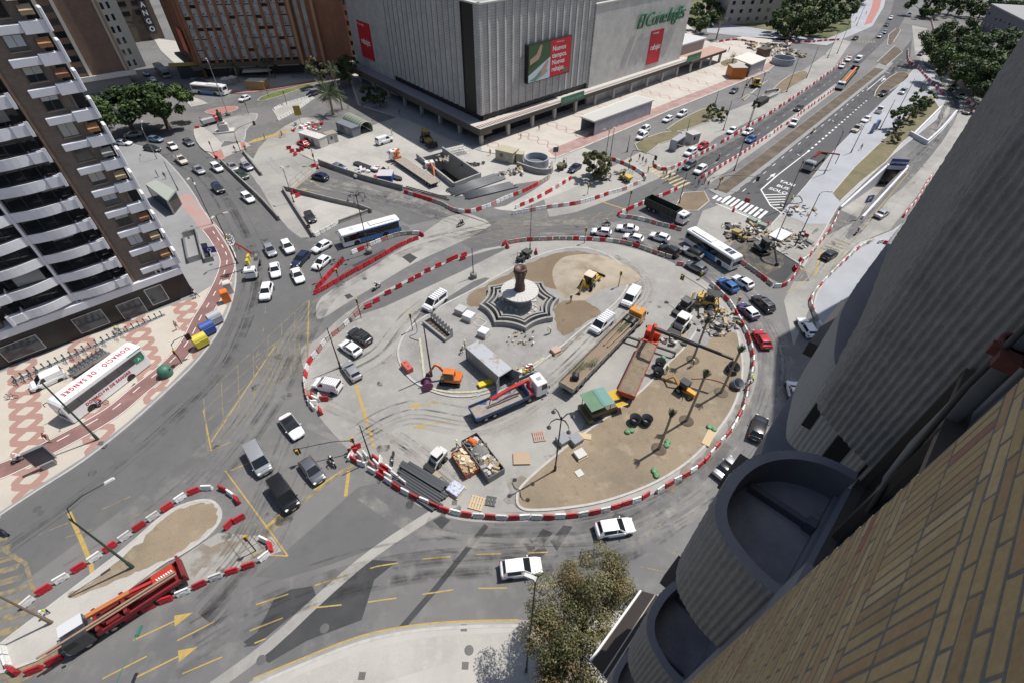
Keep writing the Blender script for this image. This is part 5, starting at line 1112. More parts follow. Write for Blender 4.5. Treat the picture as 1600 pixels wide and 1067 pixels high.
# ================================================================ trucks and machines
yelm=mat('machine_yellow',(.62,.40,.045),.45,var=(2.,(.50,.33,.06),.5,.8)); orm=mat('machine_orange',(.60,.16,.03),.45,var=(2.,(.48,.14,.04),.5,.8)); redm=mat('crane_red',(.42,.025,.025),.45,var=(2.,(.33,.03,.03),.5,.8)); chas=mat('chassis_black',(.025,.025,.027),.6); dirt=mat('load_dirt',(.24,.19,.135),.95,var=(1.2,(.17,.13,.09),.4,.7),grain=(10,.25),bump=(5,.8,.15)); planks=mat('deck_planks',(.33,.29,.25),.85,var=[(1.5,(.24,.21,.18),.4,.7)],grain=(9,.15)); hyd=mat('hydraulic_chrome',(.5,.5,.5),.25,.9)
def tcab(e,x0,col,W=2.35,H=2.55,L=1.85,z0=.55,dark=False):
    m=pm_(col); w=W/2
    b=MB(); b.loft([[Vector((x0-L,-w,z0)),Vector((x0,-w,z0)),Vector((x0,w,z0)),Vector((x0-L,w,z0))],[Vector((x0-L,-w,z0+1.1)),Vector((x0+.02,-w,z0+1.1)),Vector((x0+.02,w,z0+1.1)),Vector((x0-L,w,z0+1.1))],[Vector((x0-L,-w*.97,H)),Vector((x0-.2,-w*.95,H)),Vector((x0-.2,w*.95,H)),Vector((x0-L,w*.97,H))]],0,True,True,False)
    c=b.build('cab',m,e,bevel=.10)
    b=MB(); b.quad((x0+.03,-w*.88,z0+1.15),(x0+.03,w*.88,z0+1.15),(x0-.16,w*.84,H-.18),(x0-.16,-w*.84,H-.18)); b.build('windscreen',cglass,c)
    for s_ in (1,-1):
        b=MB(); b.quad((x0-.12,s_*(w+.008),z0+1.15),(x0-1.1,s_*(w+.008),z0+1.15),(x0-1.1,s_*(w*.975+.006),H-.25),(x0-.3,s_*(w*.965+.006),H-.25)); b.build('side_window',cglass,c)
        b=MB(); b.box((x0+.02,s_*w*.75,z0+.25),(.08,.4,.2)); b.build('headlight',hl,c)
        b=MB(); b.box((x0-.05,s_*(w+.2),z0+1.5),(.12,.22,.5)); b.build('wing_mirror',trim,c,bevel=.03)
    b=MB(); b.bb(x0-.1,x0+.1,-w,w,z0-.2,z0+.05); b.build('bumper',trim,c)
    b=MB(); b.box((x0-.95,0,H+.02),(.7,.6,.06)); b.build('roof_hatch',trim if dark else steel,c)
    return c
def chassis(e,x0,x1,axles,W=2.3,r=.48):
    b=MB(); b.bb(x0,x1,-.45,.45,.62,.92); b.bb(x0+.5,x0+1.4,-1.0,-.5,.45,.9); b.bb(x0+.6,x0+1.3,.5,1.0,.45,.9); b.build('chassis',chas,e)
    for x in axles:
        for s_ in (1,-1): wheel(e,x,s_*(W/2-.16),r,.32,.26)
def openbox(e,x0,x1,w,z0,z1,m,name='load_box',th=.06,flare=0.,load=None,lz=.5,post=0):
    b=MB(); b.bb(x0,x1,-w,w,z0,z0+.08)
    for s_ in (1,-1): b.bb(x0,x1,s_*w-th/2,s_*w+th/2,z0+.04,z1)
    b.bb(x0-th/2,x0+th/2,-w-.01,w+.01,z0+.03,z1+.003); b.bb(x1-th/2,x1+th/2,-w-.01,w+.01,z0+.03,z1+.003)
    for i in range(post):
        x=x0+(x1-x0)*(i+.5)/post
        for s_ in (1,-1): b.bb(x-.05,x+.05,s_*(w+th/2+.04)-.04,s_*(w+th/2+.04)+.04,z0,z1-.02)
    o=b.build(name,m,e)
    if load is not None:
        q=MB(); nx,ny=14,6; z=z0+lz
        for i in range(nx+1):
            for j in range(ny+1):
                x=x0+.08+(x1-x0-.16)*i/nx; y=-w+.06+(2*w-.12)*j/ny; q.v.append(Vector((x,y,z+.22*mn.noise(Vector((x*.9,y*.9,x0)))+.1*math.cos(y*1.2))))
        for i in range(nx):
            for j in range(ny): a=i*(ny+1)+j; q.f.append((a,a+ny+1,a+ny+2,a+1)); q.m.append(0); q.sm.append(True)
        q.build('load',load,o)
    return o
def beam(par,nm,pts,w,h,m,taper=None):
    """box section boom along pts"""
    b=MB(); rings=[]
    P=[Vector(p) for p in pts]
    for i,p in enumerate(P):
        d=(P[min(i+1,len(P)-1)]-P[max(i-1,0)]).normalized(); s=d.cross(Vector((0,0,1))).normalized(); u=s.cross(d); k=1 if not taper else 1+(taper-1)*i/(len(P)-1)
        rings.append([p-s*w/2*k-u*h/2*k,p+s*w/2*k-u*h/2*k,p+s*w/2*k+u*h/2*k,p-s*w/2*k+u*h/2*k])
    b.loft(rings,0,True,True,False); return b.build(nm,m,par)
def veh(name,label,cat,F,Rr,z,group=None):
    e=empty(name); tag(e,label,cat,group); a,c=G(*F,z),G(*Rr,z); d=a-c; m=(a+c)/2; e.location=(m.x,m.y,.02); e.rotation_euler=(0,0,math.atan2(d.y,d.x)); return e,d.length
def loc(e,u,v,z):
    """pixel at height z, in the frame of e"""
    return (Matrix.Translation(e.location)@Matrix.Rotation(e.rotation_euler.z,4,'Z')).inverted()@G(u,v,z)
# dark green tipper
e,L=veh('tipper_truck','white cabbed tipper with a tall dark green box by the median end','truck',(1073,342),(1012,314),1.6); h=L/2
chassis(e,-h,h-.4,(h-1.2,-h+1.4,-h+2.7)); tcab(e,h,'white'); openbox(e,-h,h-2.1,1.2,1.05,2.7,mat('box_dark_green',(.018,.03,.024),.5),post=7,load=mat('box_floor_dark',(.05,.05,.045),.9),lz=.25)
# blue bed crane truck
e,L=veh('crane_truck','white cabbed truck with a blue bed and folded red crane below the steel container','truck',(850,597),(738,645),1.6); h=L/2
chassis(e,-h,h-.4,(h-1.2,-h+1.5,-h+2.8,h-2.9)); tcab(e,h,'white',H=2.9)
openbox(e,-h,h-3.1,1.25,1.1,1.75,mat('bed_blue',(.03,.075,.19),.5,var=(1.5,(.06,.09,.16),.5,.8)),name='drop_side_bed',load=planks,lz=.1)
b=MB(); b.bb(h-3.0,h-2.1,-.9,.9,.95,1.5); b.cyl((h-2.5,.2,1.4),(h-2.5,.2,3.3),.28,.24,10); cr=b.build('crane_base',redm,e)
beam(cr,'crane_boom',[(h-2.5,.2,3.2),(h-4.5,.35,3.15),(h-8.4,.2,2.6)],.36,.42,redm,.6); beam(cr,'crane_jib',[(h-8.3,-.1,2.7),(h-5.5,-.05,3.3),(h-3.2,-.1,3.5)],.26,.3,redm,.8)
b=MB(); b.tube([(h-2.6,.9,2.0),(h-2.9,1.2,2.6),(h-3.6,.7,3.3),(h-5,.5,3.5)],.06,6); b.tube([(h-8.4,.2,2.5),(h-8.6,.1,1.7)],.06,6); b.build('crane_hose',trim,cr)
b=MB(); b.bb(h-3.25,h-3.12,-1.2,1.2,1.1,2.6); b.build('headboard',mat('bed_blue',(.03,.075,.19),.5),e)
# orange cab, long open body with palm root pipes
e,L=veh('long_open_truck','long orange cabbed truck, its open body full of palms and black tubs','truck',(1000,486),(884,603),1.8); h=L/2
chassis(e,-h,h-.4,(h-1.2,-h+1.6,-h+2.9,h-3.2)); tcab(e,h,'orange',H=2.75)
ob_=openbox(e,-h,h-2.2,1.2,1.15,2.05,mat('box_grey_tan',(.34,.32,.28),.7,var=(1.5,(.24,.22,.19),.4,.7)),post=9,load=mat('load_red_dirt',(.235,.18,.13),.95,grain=(9,.2)),lz=.25)
tubm=mat('black_plastic_tub',(.03,.032,.036),.5); trunkm=mat('palm_trunk',(.30,.24,.17),.9,grain=(14,.3),bump=(12,.6)); frondm=mat('palm_frond',(.075,.105,.05),.7,var=(.8,(.13,.14,.07),.45,.7))
for s_ in (-.5,.55):
    b=MB(); b.cyl((h-2.9,s_,2.0),(h-3.9,s_,1.9),.5,.48,14); b.build('palm_tub',tubm,ob_)
    b=MB(); b.tube([(h-3.9,s_,1.9),(h-6.5,s_*.9,1.75),(h-10.5,s_*.6,1.7)],[.2,.15,.1],8); b.build('palm_trunk',trunkm,ob_)
b=MB(); b.cyl((-h+1.9,-.25,1.95),(-h+2.7,.15,1.95),.55,.52,14,cap=True); b.build('palm_tub',tubm,ob_)
rq=random.Random(4)
for (xc,yc,n) in ((h-5.5,.1,40),(-h+4.5,.5,36),(-h+6.3,-.5,36)):
    b=MB()
    for i in range(n):
        a=rq.uniform(0,6.28); l=rq.uniform(.7,1.5); p=Vector((xc+rq.uniform(-.6,.6),yc+rq.uniform(-.4,.4),1.75)); d=Vector((math.cos(a)*1.2,math.sin(a)*.35,.25)).normalized()*l; s=d.cross(Vector((0,0,1))).normalized()*.035
        b.add([p-s,p+s,p+d+s*.3,p+d-s*.3],[(0,1,2,3)],0)
    b.build('palm_fronds',frondm,ob_,auto=False)
# orange red crane truck with the long black boom
e,L=veh('boom_crane_truck','orange red truck loaded with soil, its black crane boom over the palms','truck',(1023,517),(978,616),1.7); h=L/2
chassis(e,-h,h-.4,(h-1.2,-h+1.5,-h+2.8)); tcab(e,h,'redor',H=2.8)
openbox(e,-h,h-3.2,1.22,1.1,2.0,mat('box_red',(.36,.05,.03),.5,var=(1.5,(.28,.06,.04),.5,.8)),load=dirt,lz=.75)
b=MB(); b.bb(h-3.1,h-2.0,-1.15,1.15,.9,1.5); b.cyl((h-2.5,0,1.4),(h-2.4,0,4.6),.32,.26,10); cr=b.build('crane_base',mat('crane_orange',(.5,.06,.025),.5),e)
p0=Vector((h-2.4,0,4.5)); tip=loc(e,1146,561,5.6); kn=loc(e,1024,514,6.6); mid=kn.lerp(tip,.55)
beam(cr,'lower_boom',[p0,p0.lerp(kn,.5)+Vector((0,0,.5)),kn],.4,.45,mat('crane_orange',(.5,.06,.025),.5))
beam(cr,'main_boom',[kn,mid],.42,.5,mat('boom_black',(.035,.03,.03),.5)); beam(cr,'boom_extension',[mid+Vector((0,0,.02)),tip],.26,.32,chas); b=MB(); b.tube([kn.lerp(tip,.2)+Vector((0,0,.36)),kn.lerp(tip,.85)+Vector((0,0,.3))],.07,6); b.build('boom_cylinder',mat('cylinder_grey',(.14,.135,.13),.5,.3),cr)
b=MB(); b.tube([tip,tip-Vector((0,0,2.6))],.025,5); b.build('hook_rope',chas,cr)
for s_,l in ((1,2.9),(-1,3.0)):
    b=MB(); b.bb(h-2.7,h-2.4,min(s_*1.1,s_*(1.1+l)),max(s_*1.1,s_*(1.1+l)),.85,1.1); b.bb(h-2.65,h-2.45,s_*(1.05+l)-.1,s_*(1.05+l)+.1,.05,1.0); b.box((h-2.55,s_*(1.05+l),.04),(.5,.5,.06)); b.build('outrigger',chas,cr)
# rig truck bottom left
e,L=veh('drilling_rig_truck','red rig truck carrying long wooden poles inside the lower left barrier loop','truck',(98,1003),(283,886),1.7); h=L/2
chassis(e,-h,h-.4,(h-1.3,-h+1.6,-h+2.9,h-3.4)); c_=tcab(e,h,'dark',H=2.6,L=2.1,dark=True)
b=MB(); b.bb(h-2.05,h-.15,-1.15,.05,2.6,2.66); b.build('roof_panel',mat('cab_roof_pale',(.55,.56,.58),.5),c_)
bm_=mat('rig_red',(.20,.014,.018),.5,var=(1.5,(.14,.02,.022),.45,.75))
b=MB(); b.bb(-h,h-2.4,-1.22,-1.08,1.0,1.55); b.bb(-h,h-2.4,1.08,1.22,1.0,1.55); b.bb(-h,h-2.4,-1.08,1.08,1.0,1.04); b.bb(-h-.12,-h+.1,-1.3,1.3,.9,2.2); b.build('rig_bed',bm_,e)
b=MB(); b.bb(h-5.2,h-4.9,-1.2,1.2,1.1,2.0); b.bb(h-2.9,h-2.6,-1.2,1.2,1.1,2.1); b.bb(h-4.5,h-3.4,.3,1.1,1.1,1.9); b.build('rig_frame',bm_,e)
beam(e,'rig_mast',[(h-2.3,-.55,2.35),(h-5.8,-.5,2.1)],.42,.35,mat('mast_orange',(.46,.15,.05),.5,var=(2.,(.36,.13,.06),.45,.75))); beam(e,'rig_mast_upper',[(h-5.8,-.5,2.05),(-h+2.6,-.4,1.7)],.3,.25,redm)
b=MB(); b.bb(-h+.6,-h+2.6,-.95,.05,1.1,1.95); eh=b.build('engine_cover',mat('engine_red',(.42,.04,.02),.45),e,bevel=.08); b=MB()
for i in range(7): b.box((-h+.8+i*.22,-.1,1.97),(.1,.3,.03),0,rz=.4)
b.build('vent',whitep,eh)
polem=mat('timber_pole',(.33,.215,.15),.8,var=(2.,(.26,.17,.12),.4,.7),grain=(12,.15))
for i,(y,z) in enumerate(((.55,2.45),(.78,2.42),(.66,2.68))): 
    b=MB(); b.cyl((-h+.5,y-.25,z-.45),(h+.9+.3*i,y+.1,z+.1),.13,.10,10); tag(b.build('timber_pole',polem),'long wooden pole lashed along the red rig truck','pole','wooden poles on the rig truck'); o=bpy.context.scene.collection.objects[-1]
    o.location=e.location; o.rotation_euler=e.rotation_euler
b=MB()
for i in range(5): b.tube([(h-2.6,-.2+.1*i,2.0),(h-4,-.1+.1*i,1.6+.2*(i%2)),(h-6,.05*i,1.5),(-h+3,-.2+.05*i,1.4)],.035,5)
b.build('hydraulic_hoses',trim,e)
# aerial lift truck on the left road
e,L=veh('aerial_lift_truck','small white truck with a red aerial boom reaching to the lamp beside the bike path','truck',(391,430),(397,402),1.2); h=3.0
chassis(e,-h,h-.4,(h-1.0,-h+1.2),W=1.95,r=.38); tcab(e,h,'white',W=1.9,H=2.15,L=1.5,z0=.45)
b=MB(); b.bb(-h,h-1.7,-.9,.9,.9,1.1); b.bb(-h+.1,-h+1.2,.35,.85,1.1,1.9); b.build('lift_bed',steel,e); b=MB(); b.bb(-h+.2,-h+2.6,-.95,-.55,1.1,2.1); b.build('tool_box',mat('lift_yellow',(.62,.46,.05),.5),e)
bs=loc(e,360,376,6.6); b0=Vector((-h+1.0,.1,1.2)); cr=beam(e,'lift_turret',[b0,b0+Vector((0,0,1.3))],.5,.5,redm); beam(cr,'lift_boom',[b0+Vector((0,0,1.3)),b0.lerp(bs,.5)+Vector((0,0,.8)),bs-Vector((0,0,.3))],.32,.36,mat('lift_red',(.45,.06,.03),.5),.7)
b=MB(); w=.6
for x in (-w,w):
    for y in (-.4,.4): b.bb(bs.x+x-.03,bs.x+x+.03,bs.y+y-.03,bs.y+y+.03,bs.z-.6,bs.z+.5)
b.bb(bs.x-w,bs.x+w,bs.y-.4,bs.y+.4,bs.z-.65,bs.z-.58)
for z in (-.05,.48): b.bb(bs.x-w,bs.x+w,bs.y-.43,bs.y-.37,bs.z+z,bs.z+z+.06); b.bb(bs.x-w,bs.x+w,bs.y+.37,bs.y+.43,bs.z+z,bs.z+z+.06); b.bb(bs.x-w-.03,bs.x-w+.03,bs.y-.4,bs.y+.4,bs.z+z,bs.z+z+.06); b.bb(bs.x+w-.03,bs.x+w+.03,bs.y-.4,bs.y+.4,bs.z+z,bs.z+z+.06)
b.build('work_basket',whitep,cr); BASK=(Matrix.Translation(e.location)@Matrix.Rotation(e.rotation_euler.z,4,'Z'))@Vector((bs.x,bs.y,bs.z-.6))
# flatbed crane trucks at the excavation
def flat_crane(lab,F,Rr,fl=True):
    e,L=veh('flatbed_crane_truck',lab,'truck',F,Rr,1.5); h=L/2
    chassis(e,-h,h-.4,(h-1.2,-h+1.4,-h+2.7)); tcab(e,h,'white',H=2.7)
    b=MB(); b.bb(h-3.0,h-2.0,-.9,.9,.9,1.5); b.cyl((h-2.5,.1,1.4),(h-2.5,.1,3.0),.25,.22,10); c=b.build('crane_base',orm,e)
    beam(c,'crane_boom',[(h-2.5,.1,2.9),(h-2.2,-.9,3.1),(h-2.9,.8,2.6)] if fl else [(h-2.5,0,2.9),(h-4.6,-.2,2.5),(h-6.5,.2,1.0)],.36,.4,orm); beam(c,'crane_jib',[(h-2.9,.9,2.6),(h-2.6,-.7,2.3)],.3,.3,mat('jib_rust',(.30,.09,.04),.5))
    b=MB(); b.bb(-h,h-3.1,-1.25,1.25,1.0,1.14,0); d=b.build('flat_deck',planks,e); b=MB(); b.bb(-h-.05,h-3.1,-1.28,-1.25,.9,1.16); b.bb(-h-.05,h-3.1,1.25,1.28,.9,1.16); b.build('side_rail',chas,d)
    return e
flat_crane('long white cabbed flatbed with an orange crane beside the pit',(613,240),(680,284))
flat_crane('white cabbed truck with a raised orange crane standing inside the pit',(669,250),(694,290),False).location.z=-1.2
# avenue tipper, red crane truck, red pickup with grey box
e,L=veh('tipper_truck','white cabbed tipper with an orange striped box on the avenue','truck',(1313,134),(1337,106),1.6); h=L/2
chassis(e,-h,h-.4,(h-1.2,-h+1.4,-h+2.7)); tcab(e,h,'white'); ob_=openbox(e,-h+3.2,h-2.1,1.2,1.05,2.1,chas,load=dirt,lz=.3); b=MB(); b.bb(-h+3.4,h-2.4,.2,.8,2.1,2.5); b.build('orange_cover',orm,ob_); openbox(e,-h,-h+3,1.2,1.2,2.2,mat('box_navy',(.02,.03,.06),.5))
e,L=veh('crane_truck','pale truck with a long red folding crane at the edge of the new asphalt','truck',(1265,258),(1285,240),1.6); h=L/2+1
chassis(e,-h,h-.4,(h-1.2,-h+1.4)); tcab(e,h,'silver'); openbox(e,-h,h-2.6,1.15,1.05,1.5,chas); p=Vector((h-2.3,0,1.2)); cr=beam(e,'crane_base',[p,p+Vector((0,0,2))],.5,.5,redm); t1=loc(e,1283,238,4.2); t2=loc(e,1312,242,3.8); beam(cr,'crane_boom',[p+Vector((0,0,2)),t1],.4,.4,redm); beam(cr,'crane_jib',[t1,t2],.3,.3,mat('jib_brown',(.20,.05,.04),.5))
b=MB(); b.tube([t2,t2-Vector((0,0,2.4))],.08,6); b.build('grab',chas,cr)
e,L=veh('box_pickup','red pickup with a grey open box beside the gravel traffic island','pickup',(345,184),(315,192),1.2); h=L/2
chassis(e,-h,h-.4,(h-1.0,-h+1.2),W=1.9,r=.36); tcab(e,h,'red',W=1.85,H=2.0,L=1.9,z0=.45); openbox(e,-h,h-2.1,.95,.9,1.9,mat('box_pale_grey',(.42,.43,.45),.6),load=mat('box_tarp',(.38,.39,.40),.8),lz=.8)
# ---------------- machines
def backhoe(lab,F,Rr,m,sc=1.,arm=(-3.3,-.3,.3),roof=None,arm_up=1.9,bucket=True,lift=.5):
    e,L=veh('backhoe_loader',lab,'digger',F,Rr,1.2); e.scale=(sc,)*3
    for x,r,y in ((1.15,.42,.85),(-.95,.68,.88)):
        for s_ in (1,-1): wheel(e,x,s_*y,r,.36,r*.55)
    b=MB(); b.loft([[Vector((x,-y,z0)),Vector((x,y,z0)),Vector((x,y,z1)),Vector((x,-y,z1))] for x,y,z0,z1 in ((-1.6,.5,.6,1.1),(-.5,.55,.55,1.15),(-.3,.5,.55,1.45),(1.7,.42,.6,1.4),(1.8,.38,.7,1.3))],0,True,True,False); b.build('body',m,e,bevel=.05)
    b=MB(); 
    for x in (-1.25,.15):
        for y in (-.66,.66): b.tube([(x,y,1.1),(x+.05,y*.94,2.6)],.05,6)
    c=b.build('cab_frame',chas,e); b=MB(); b.bb(-1.22,.15,-.62,.62,1.2,2.5); b.build('cab_glass',mat('cab_glass',(.02,.022,.024),.1),c)
    b=MB(); b.bb(-1.4,.3,-.74,.74,2.58,2.70); b.build('cab_roof',roof or m,c,bevel=.05)
    if bucket:
        for s_ in (1,-1): beam(e,'loader_arm',[(-.2,s_*.72,1.4),(1.4,s_*.74,1.25),(2.5,s_*.74,lift+.1)],.12,.24,m)
        b=MB(); b.loft([[Vector((2.45,y,lift+.7)),Vector((2.40,y,lift-.05)),Vector((2.75,y,lift-.25)),Vector((3.25,y,lift-.2)),Vector((3.25,y,lift-.14)),Vector((2.8,y,lift-.16)),Vector((2.52,y,lift+.0)),Vector((2.53,y,lift+.7))] for y in (-1.15,1.15)],0,True,True,False)
        for s_ in (1,-1): b.add([(2.45,s_*1.15,lift+.7),(2.40,s_*1.15,lift-.05),(2.75,s_*1.15,lift-.25),(3.25,s_*1.15,lift-.2)],[(0,1,2,3)])
        b.build('loader_bucket',chas,e)
    p=Vector((-1.7,0,.9)); q=Vector(arm); k=p.lerp(q,.45)+Vector((0,0,arm_up))
    a=beam(e,'dig_boom',[p,p.lerp(k,.55)+Vector((-.1,0,.2)),k],.2,.3,m); beam(a,'dig_stick',[k,q],.18,.24,m); b=MB(); b.box(tuple(q+Vector((0,0,-.15))),(.45,.5,.5),taper=.6); b.build('dig_bucket',chas,a)
    for s_ in (1,-1): b=MB(); b.tube([(-1.5,s_*.6,.8),(-1.7,s_*1.1,.1)],.07,6); b.box((-1.7,s_*1.1,.08),(.35,.35,.08)); b.build('stabiliser',chas,e)
    return e
backhoe('yellow backhoe with a pale cab roof on the sand beside the fountain',(934,428),(912,450),yelm,1.15,arm=(-3.2,.2,.5),roof=mat('cab_roof_cream',(.62,.52,.40),.6),lift=.4)
backhoe('darkened yellow digger in the shade of the department store',(676,226),(660,211),mat('machine_yellow_shaded',(.30,.20,.05),.6),1.25,arm=(-3.0,-.4,.6),roof=mat('cab_roof_yellow_shaded',(.33,.21,.05),.6))  # yellow darkened: the store's shade is put into the paint colour
backhoe('small orange yellow digger working among the young palms',(1083,612),(1064,600),mat('machine_amber',(.66,.30,.02),.45),.82,arm=(-4.0,-.2,.4),roof=trim,bucket=False,arm_up=1.5)
def excav(lab,F,Rr,m,sc,arm,name='mini_excavator',up_=1.8):
    e,L=veh(name,lab,'excavator',F,Rr,1.); e.scale=(sc,)*3
    for s_ in (1,-1):
        b=MB(); b.loft([[Vector((x,s_*.75-.2,z)),Vector((x,s_*.75+.2,z))] for x,z in ((-1.1,.1),(-1.25,.3),(-1.1,.5),(1.1,.5),(1.25,.3),(1.1,.1),(-1.1,.1))],0,False,False,False); b.bb(-1.1,1.1,s_*.75-.19,s_*.75+.19,.11,.49); b.build('track',trim,e)
    b=MB(); b.cyl((0,0,.45),(0,0,.7),.5,.5,12); b.loft([[Vector((-1.35,-.5,.7)),Vector((-1.1,-.85,.7)),Vector((.8,-.85,.7)),Vector((.8,.85,.7)),Vector((-1.1,.85,.7)),Vector((-1.35,.5,.7))],[Vector((-1.35,-.5,1.35)),Vector((-1.1,-.85,1.35)),Vector((.7,-.8,1.15)),Vector((.7,.8,1.15)),Vector((-1.1,.85,1.35)),Vector((-1.35,.5,1.35))]],0,True,True,False); b.build('body',m,e,bevel=.06)
    b=MB(); b.bb(-.5,.75,-.05,.82,1.15,2.3); c=b.build('cab_glass',mat('cab_glass',(.02,.022,.024),.1),e,bevel=.05); b=MB(); b.bb(-.6,.8,-.1,.87,2.3,2.4)
    b.bb(-.55,-.45,-.08,-.0,1.2,2.3); b.bb(.68,.78,-.08,0,1.2,2.3); b.bb(-.55,-.45,.77,.85,1.2,2.3); b.bb(.68,.78,.77,.85,1.2,2.3); b.build('cab_roof',m,c)
    p=Vector((.8,-.3,1.0)); q=Vector(arm); k=p.lerp(q,.5)+Vector((0,0,up_)); a=beam(e,'boom',[p,p.lerp(k,.6)+Vector((0,0,.35)),k],.22,.3,m); beam(a,'stick',[k,q],.18,.22,m); b=MB(); b.box(tuple(q),(.5,.55,.5),taper=.6); b.build('bucket',chas,a)
    b=MB(); b.bb(1.3,1.42,-.95,.95,.08,.5); b.build('blade',chas,e); return e
excav('orange mini excavator on the gravel beside the steel container',(697,588),(714,590),orm,1.15,(3.2,-.2,.5))
excav('yellow mini excavator on the verge near the orange kiosk',(1174,132),(1188,132),yelm,1.2,(2.6,0,.6))
excav('dark digger with a raised pale arm in the right hand works',(1196,392),(1184,383),mat('machine_charcoal',(.05,.055,.06),.5),1.15,(4.2,-.2,.3))
# paver with a green canopy
e,L=veh('asphalt_paver','asphalt paver with a large green canopy at the edge of the palm island','paver',(975,620),(912,642),1.4); h=L/2
for s_ in (1,-1): b=MB(); b.bb(-h+.8,h-1.6,s_*1.0-.2,s_*1.0+.2,.08,.75); b.build('track',trim,e,bevel=.1)
b=MB(); b.bb(-h+.6,h-1.8,-1.1,1.1,.75,1.5); b.bb(-h,-h+.7,-1.5,1.5,.15,1.0); b.build('body',mat('paver_tan',(.13,.10,.055),.6),e)
for s_,yy in ((1,1),(-1,-1)):
    b=MB(); b.loft([[Vector((x,yy*.25,.9+dz)),Vector((x,yy*1.45,1.75)),Vector((x,yy*1.5,1.65)),Vector((x,yy*.3,.7))] for x,dz in ((h-1.9,.1),(h-.3,.0))],0,True,True,False); b.build('hopper_wing',yelm,e,bevel=.03)
gc=mat('canopy_green',(.09,.18,.105),.6,var=(.8,(.13,.24,.15),.4,.7)); gc2=mat('canopy_teal',(.12,.25,.22),.6)
b=MB(); b.loft([[Vector((x,-1.6,z)),Vector((x,1.6,z)),Vector((x,1.6,z+.07)),Vector((x,-1.6,z+.07))] for x,z in ((-h+.1,2.95),(-h+2.0,3.1))],0,True,True,False); b.loft([[Vector((x,-1.55,z)),Vector((x,1.55,z)),Vector((x,1.55,z+.07)),Vector((x,-1.55,z+.07))] for x,z in ((-h+1.9,3.14),(-h+2.3,3.2),(-h+3.7,3.0))],1,True,True,False); cn=b.build('canopy',[gc,gc2],e)
b=MB()
for x in (-h+.4,-h+3.3):
    for y in (-1.2,1.2): b.tube([(x,y,1.4),(x,y,3.0)],.05,6)
b.build('canopy_post',chas,cn); b=MB(); b.bb(-h+1.2,-h+1.9,-.8,.8,1.5,2.2); b.build('driver_seats',trim,e)
# yellow roller
e,L=veh('road_roller','heavy yellow roller with a black cab parked by the right barriers','roller',(1080,462),(1124,474),1.3); h=L/2
b=MB(); b.cyl((h-.8,-1.0,.75),(h-.8,1.0,.75),.75,.75,20); b.build('drum',mat('drum_steel',(.30,.29,.28),.5,.4),e)
for s_ in (1,-1): wheel(e,-h+1.1,s_*.8,.72,.5,.4)
b=MB(); b.bb(-h,-h+2.6,-1.0,1.0,.9,1.6); b.bb(h-2.0,h+.1,-1.15,-1.02,.5,1.0); b.bb(h-2.0,h+.1,1.02,1.15,.5,1.0); b.bb(h-.1,h+.15,-1.15,1.15,.5,1.0); b.bb(-h+2.4,h-1.7,-.9,.9,.7,1.2); b.bb(h-2.3,h-1.0,-.85,.85,1.5,2.1); b.build('body',mat('roller_yellow',(.50,.33,.07),.5,var=(1.5,(.38,.26,.08),.45,.75)),e,bevel=.05)
b=MB(); b.bb(-h+.9,-h+2.2,-.7,.7,1.6,1.9); b.box((-h+1.2,0,2.2),(.2,.9,.7)); st_=b.build('seat',trim,e)
b=MB(); b.tube([(h-1.6,0,2.1),(h-1.6,0,3.0)],.07,8); b.build('exhaust',chas,e); b=MB()
for x in (-h+.4,-h+2.4):
    for y in (-.85,.85): b.tube([(x,y,1.6),(x,y,2.9)],.05,6)
b.bb(-h+.3,-h+2.5,-.9,.9,2.9,2.98); b.build('canopy',chas,e)
# small dumpers, skid loaders, mixers
def skid(lab,F,Rr,m,nm='skid_steer_loader',cat='loader',sc=1.):
    e,L=veh(nm,lab,cat,F,Rr,.9); e.scale=(sc,)*3
    for x in (-.55,.55):
        for s_ in (1,-1): wheel(e,x,s_*.72,.36,.28,.2)
    b=MB(); b.bb(-1.2,.8,-.55,.55,.4,1.1); b.bb(-1.25,-.5,-.6,.6,1.0,1.45); b.build('body',m,e,bevel=.05)
    b=MB(); b.bb(-.5,.6,-.5,.5,1.1,1.95); c=b.build('cab_cage',trim,e); b=MB(); b.bb(-.6,.65,-.58,.58,1.95,2.05); b.build('cab_roof',m,c)
    for s_ in (1,-1): beam(e,'loader_arm',[(-1.1,s_*.66,1.5),(.6,s_*.66,1.15),(1.35,s_*.66,.4)],.1,.18,m)
    b=MB(); b.box((1.6,0,.35),(.6,1.5,.55),0,ry=.2); b.build('loader_bucket',chas,e); return e
skid('dark skid loader with a pile of attachments north of the white mini mixer',(1062,486),(1078,474),mat('machine_dark_grey',(.10,.10,.105),.6),sc=1.25)
skid('white mini mixer truck beside the rubble on the palm island edge',(1056,516),(1073,498),mat('machine_white',(.66,.65,.62),.5),'mini_mixer','mixer',1.4)
skid('pale generator loader beside the stack of dark beams',(676,722),(692,706),mat('machine_pale',(.58,.58,.57),.5),sc=1.0)
def dumper(lab,F,Rr,m):
    e,L=veh('site_dumper',lab,'dumper',F,Rr,.8)
    for x in (-.8,.8):
        for s_ in (1,-1): wheel(e,x,s_*.7,.42,.32,.22)
    b=MB(); b.bb(-1.5,.2,-.5,.5,.5,1.05); b.build('body',m,e,bevel=.04); b=MB(); b.box((.95,0,1.15),(1.4,1.3,.75),0,ry=.12,taper=1.2); b.build('skip',m,e); b=MB(); b.box((-.6,0,1.25),(.4,.5,.4)); b.box((-.8,0,1.6),(.12,.5,.5)); b.build('seat',trim,e); b=MB(); b.tube([(-1.3,-.45,1.0),(-1.3,-.45,2.1),(-1.3,.45,2.1),(-1.3,.45,1.0)],.04,6); b.build('roll_bar',chas,e); return e
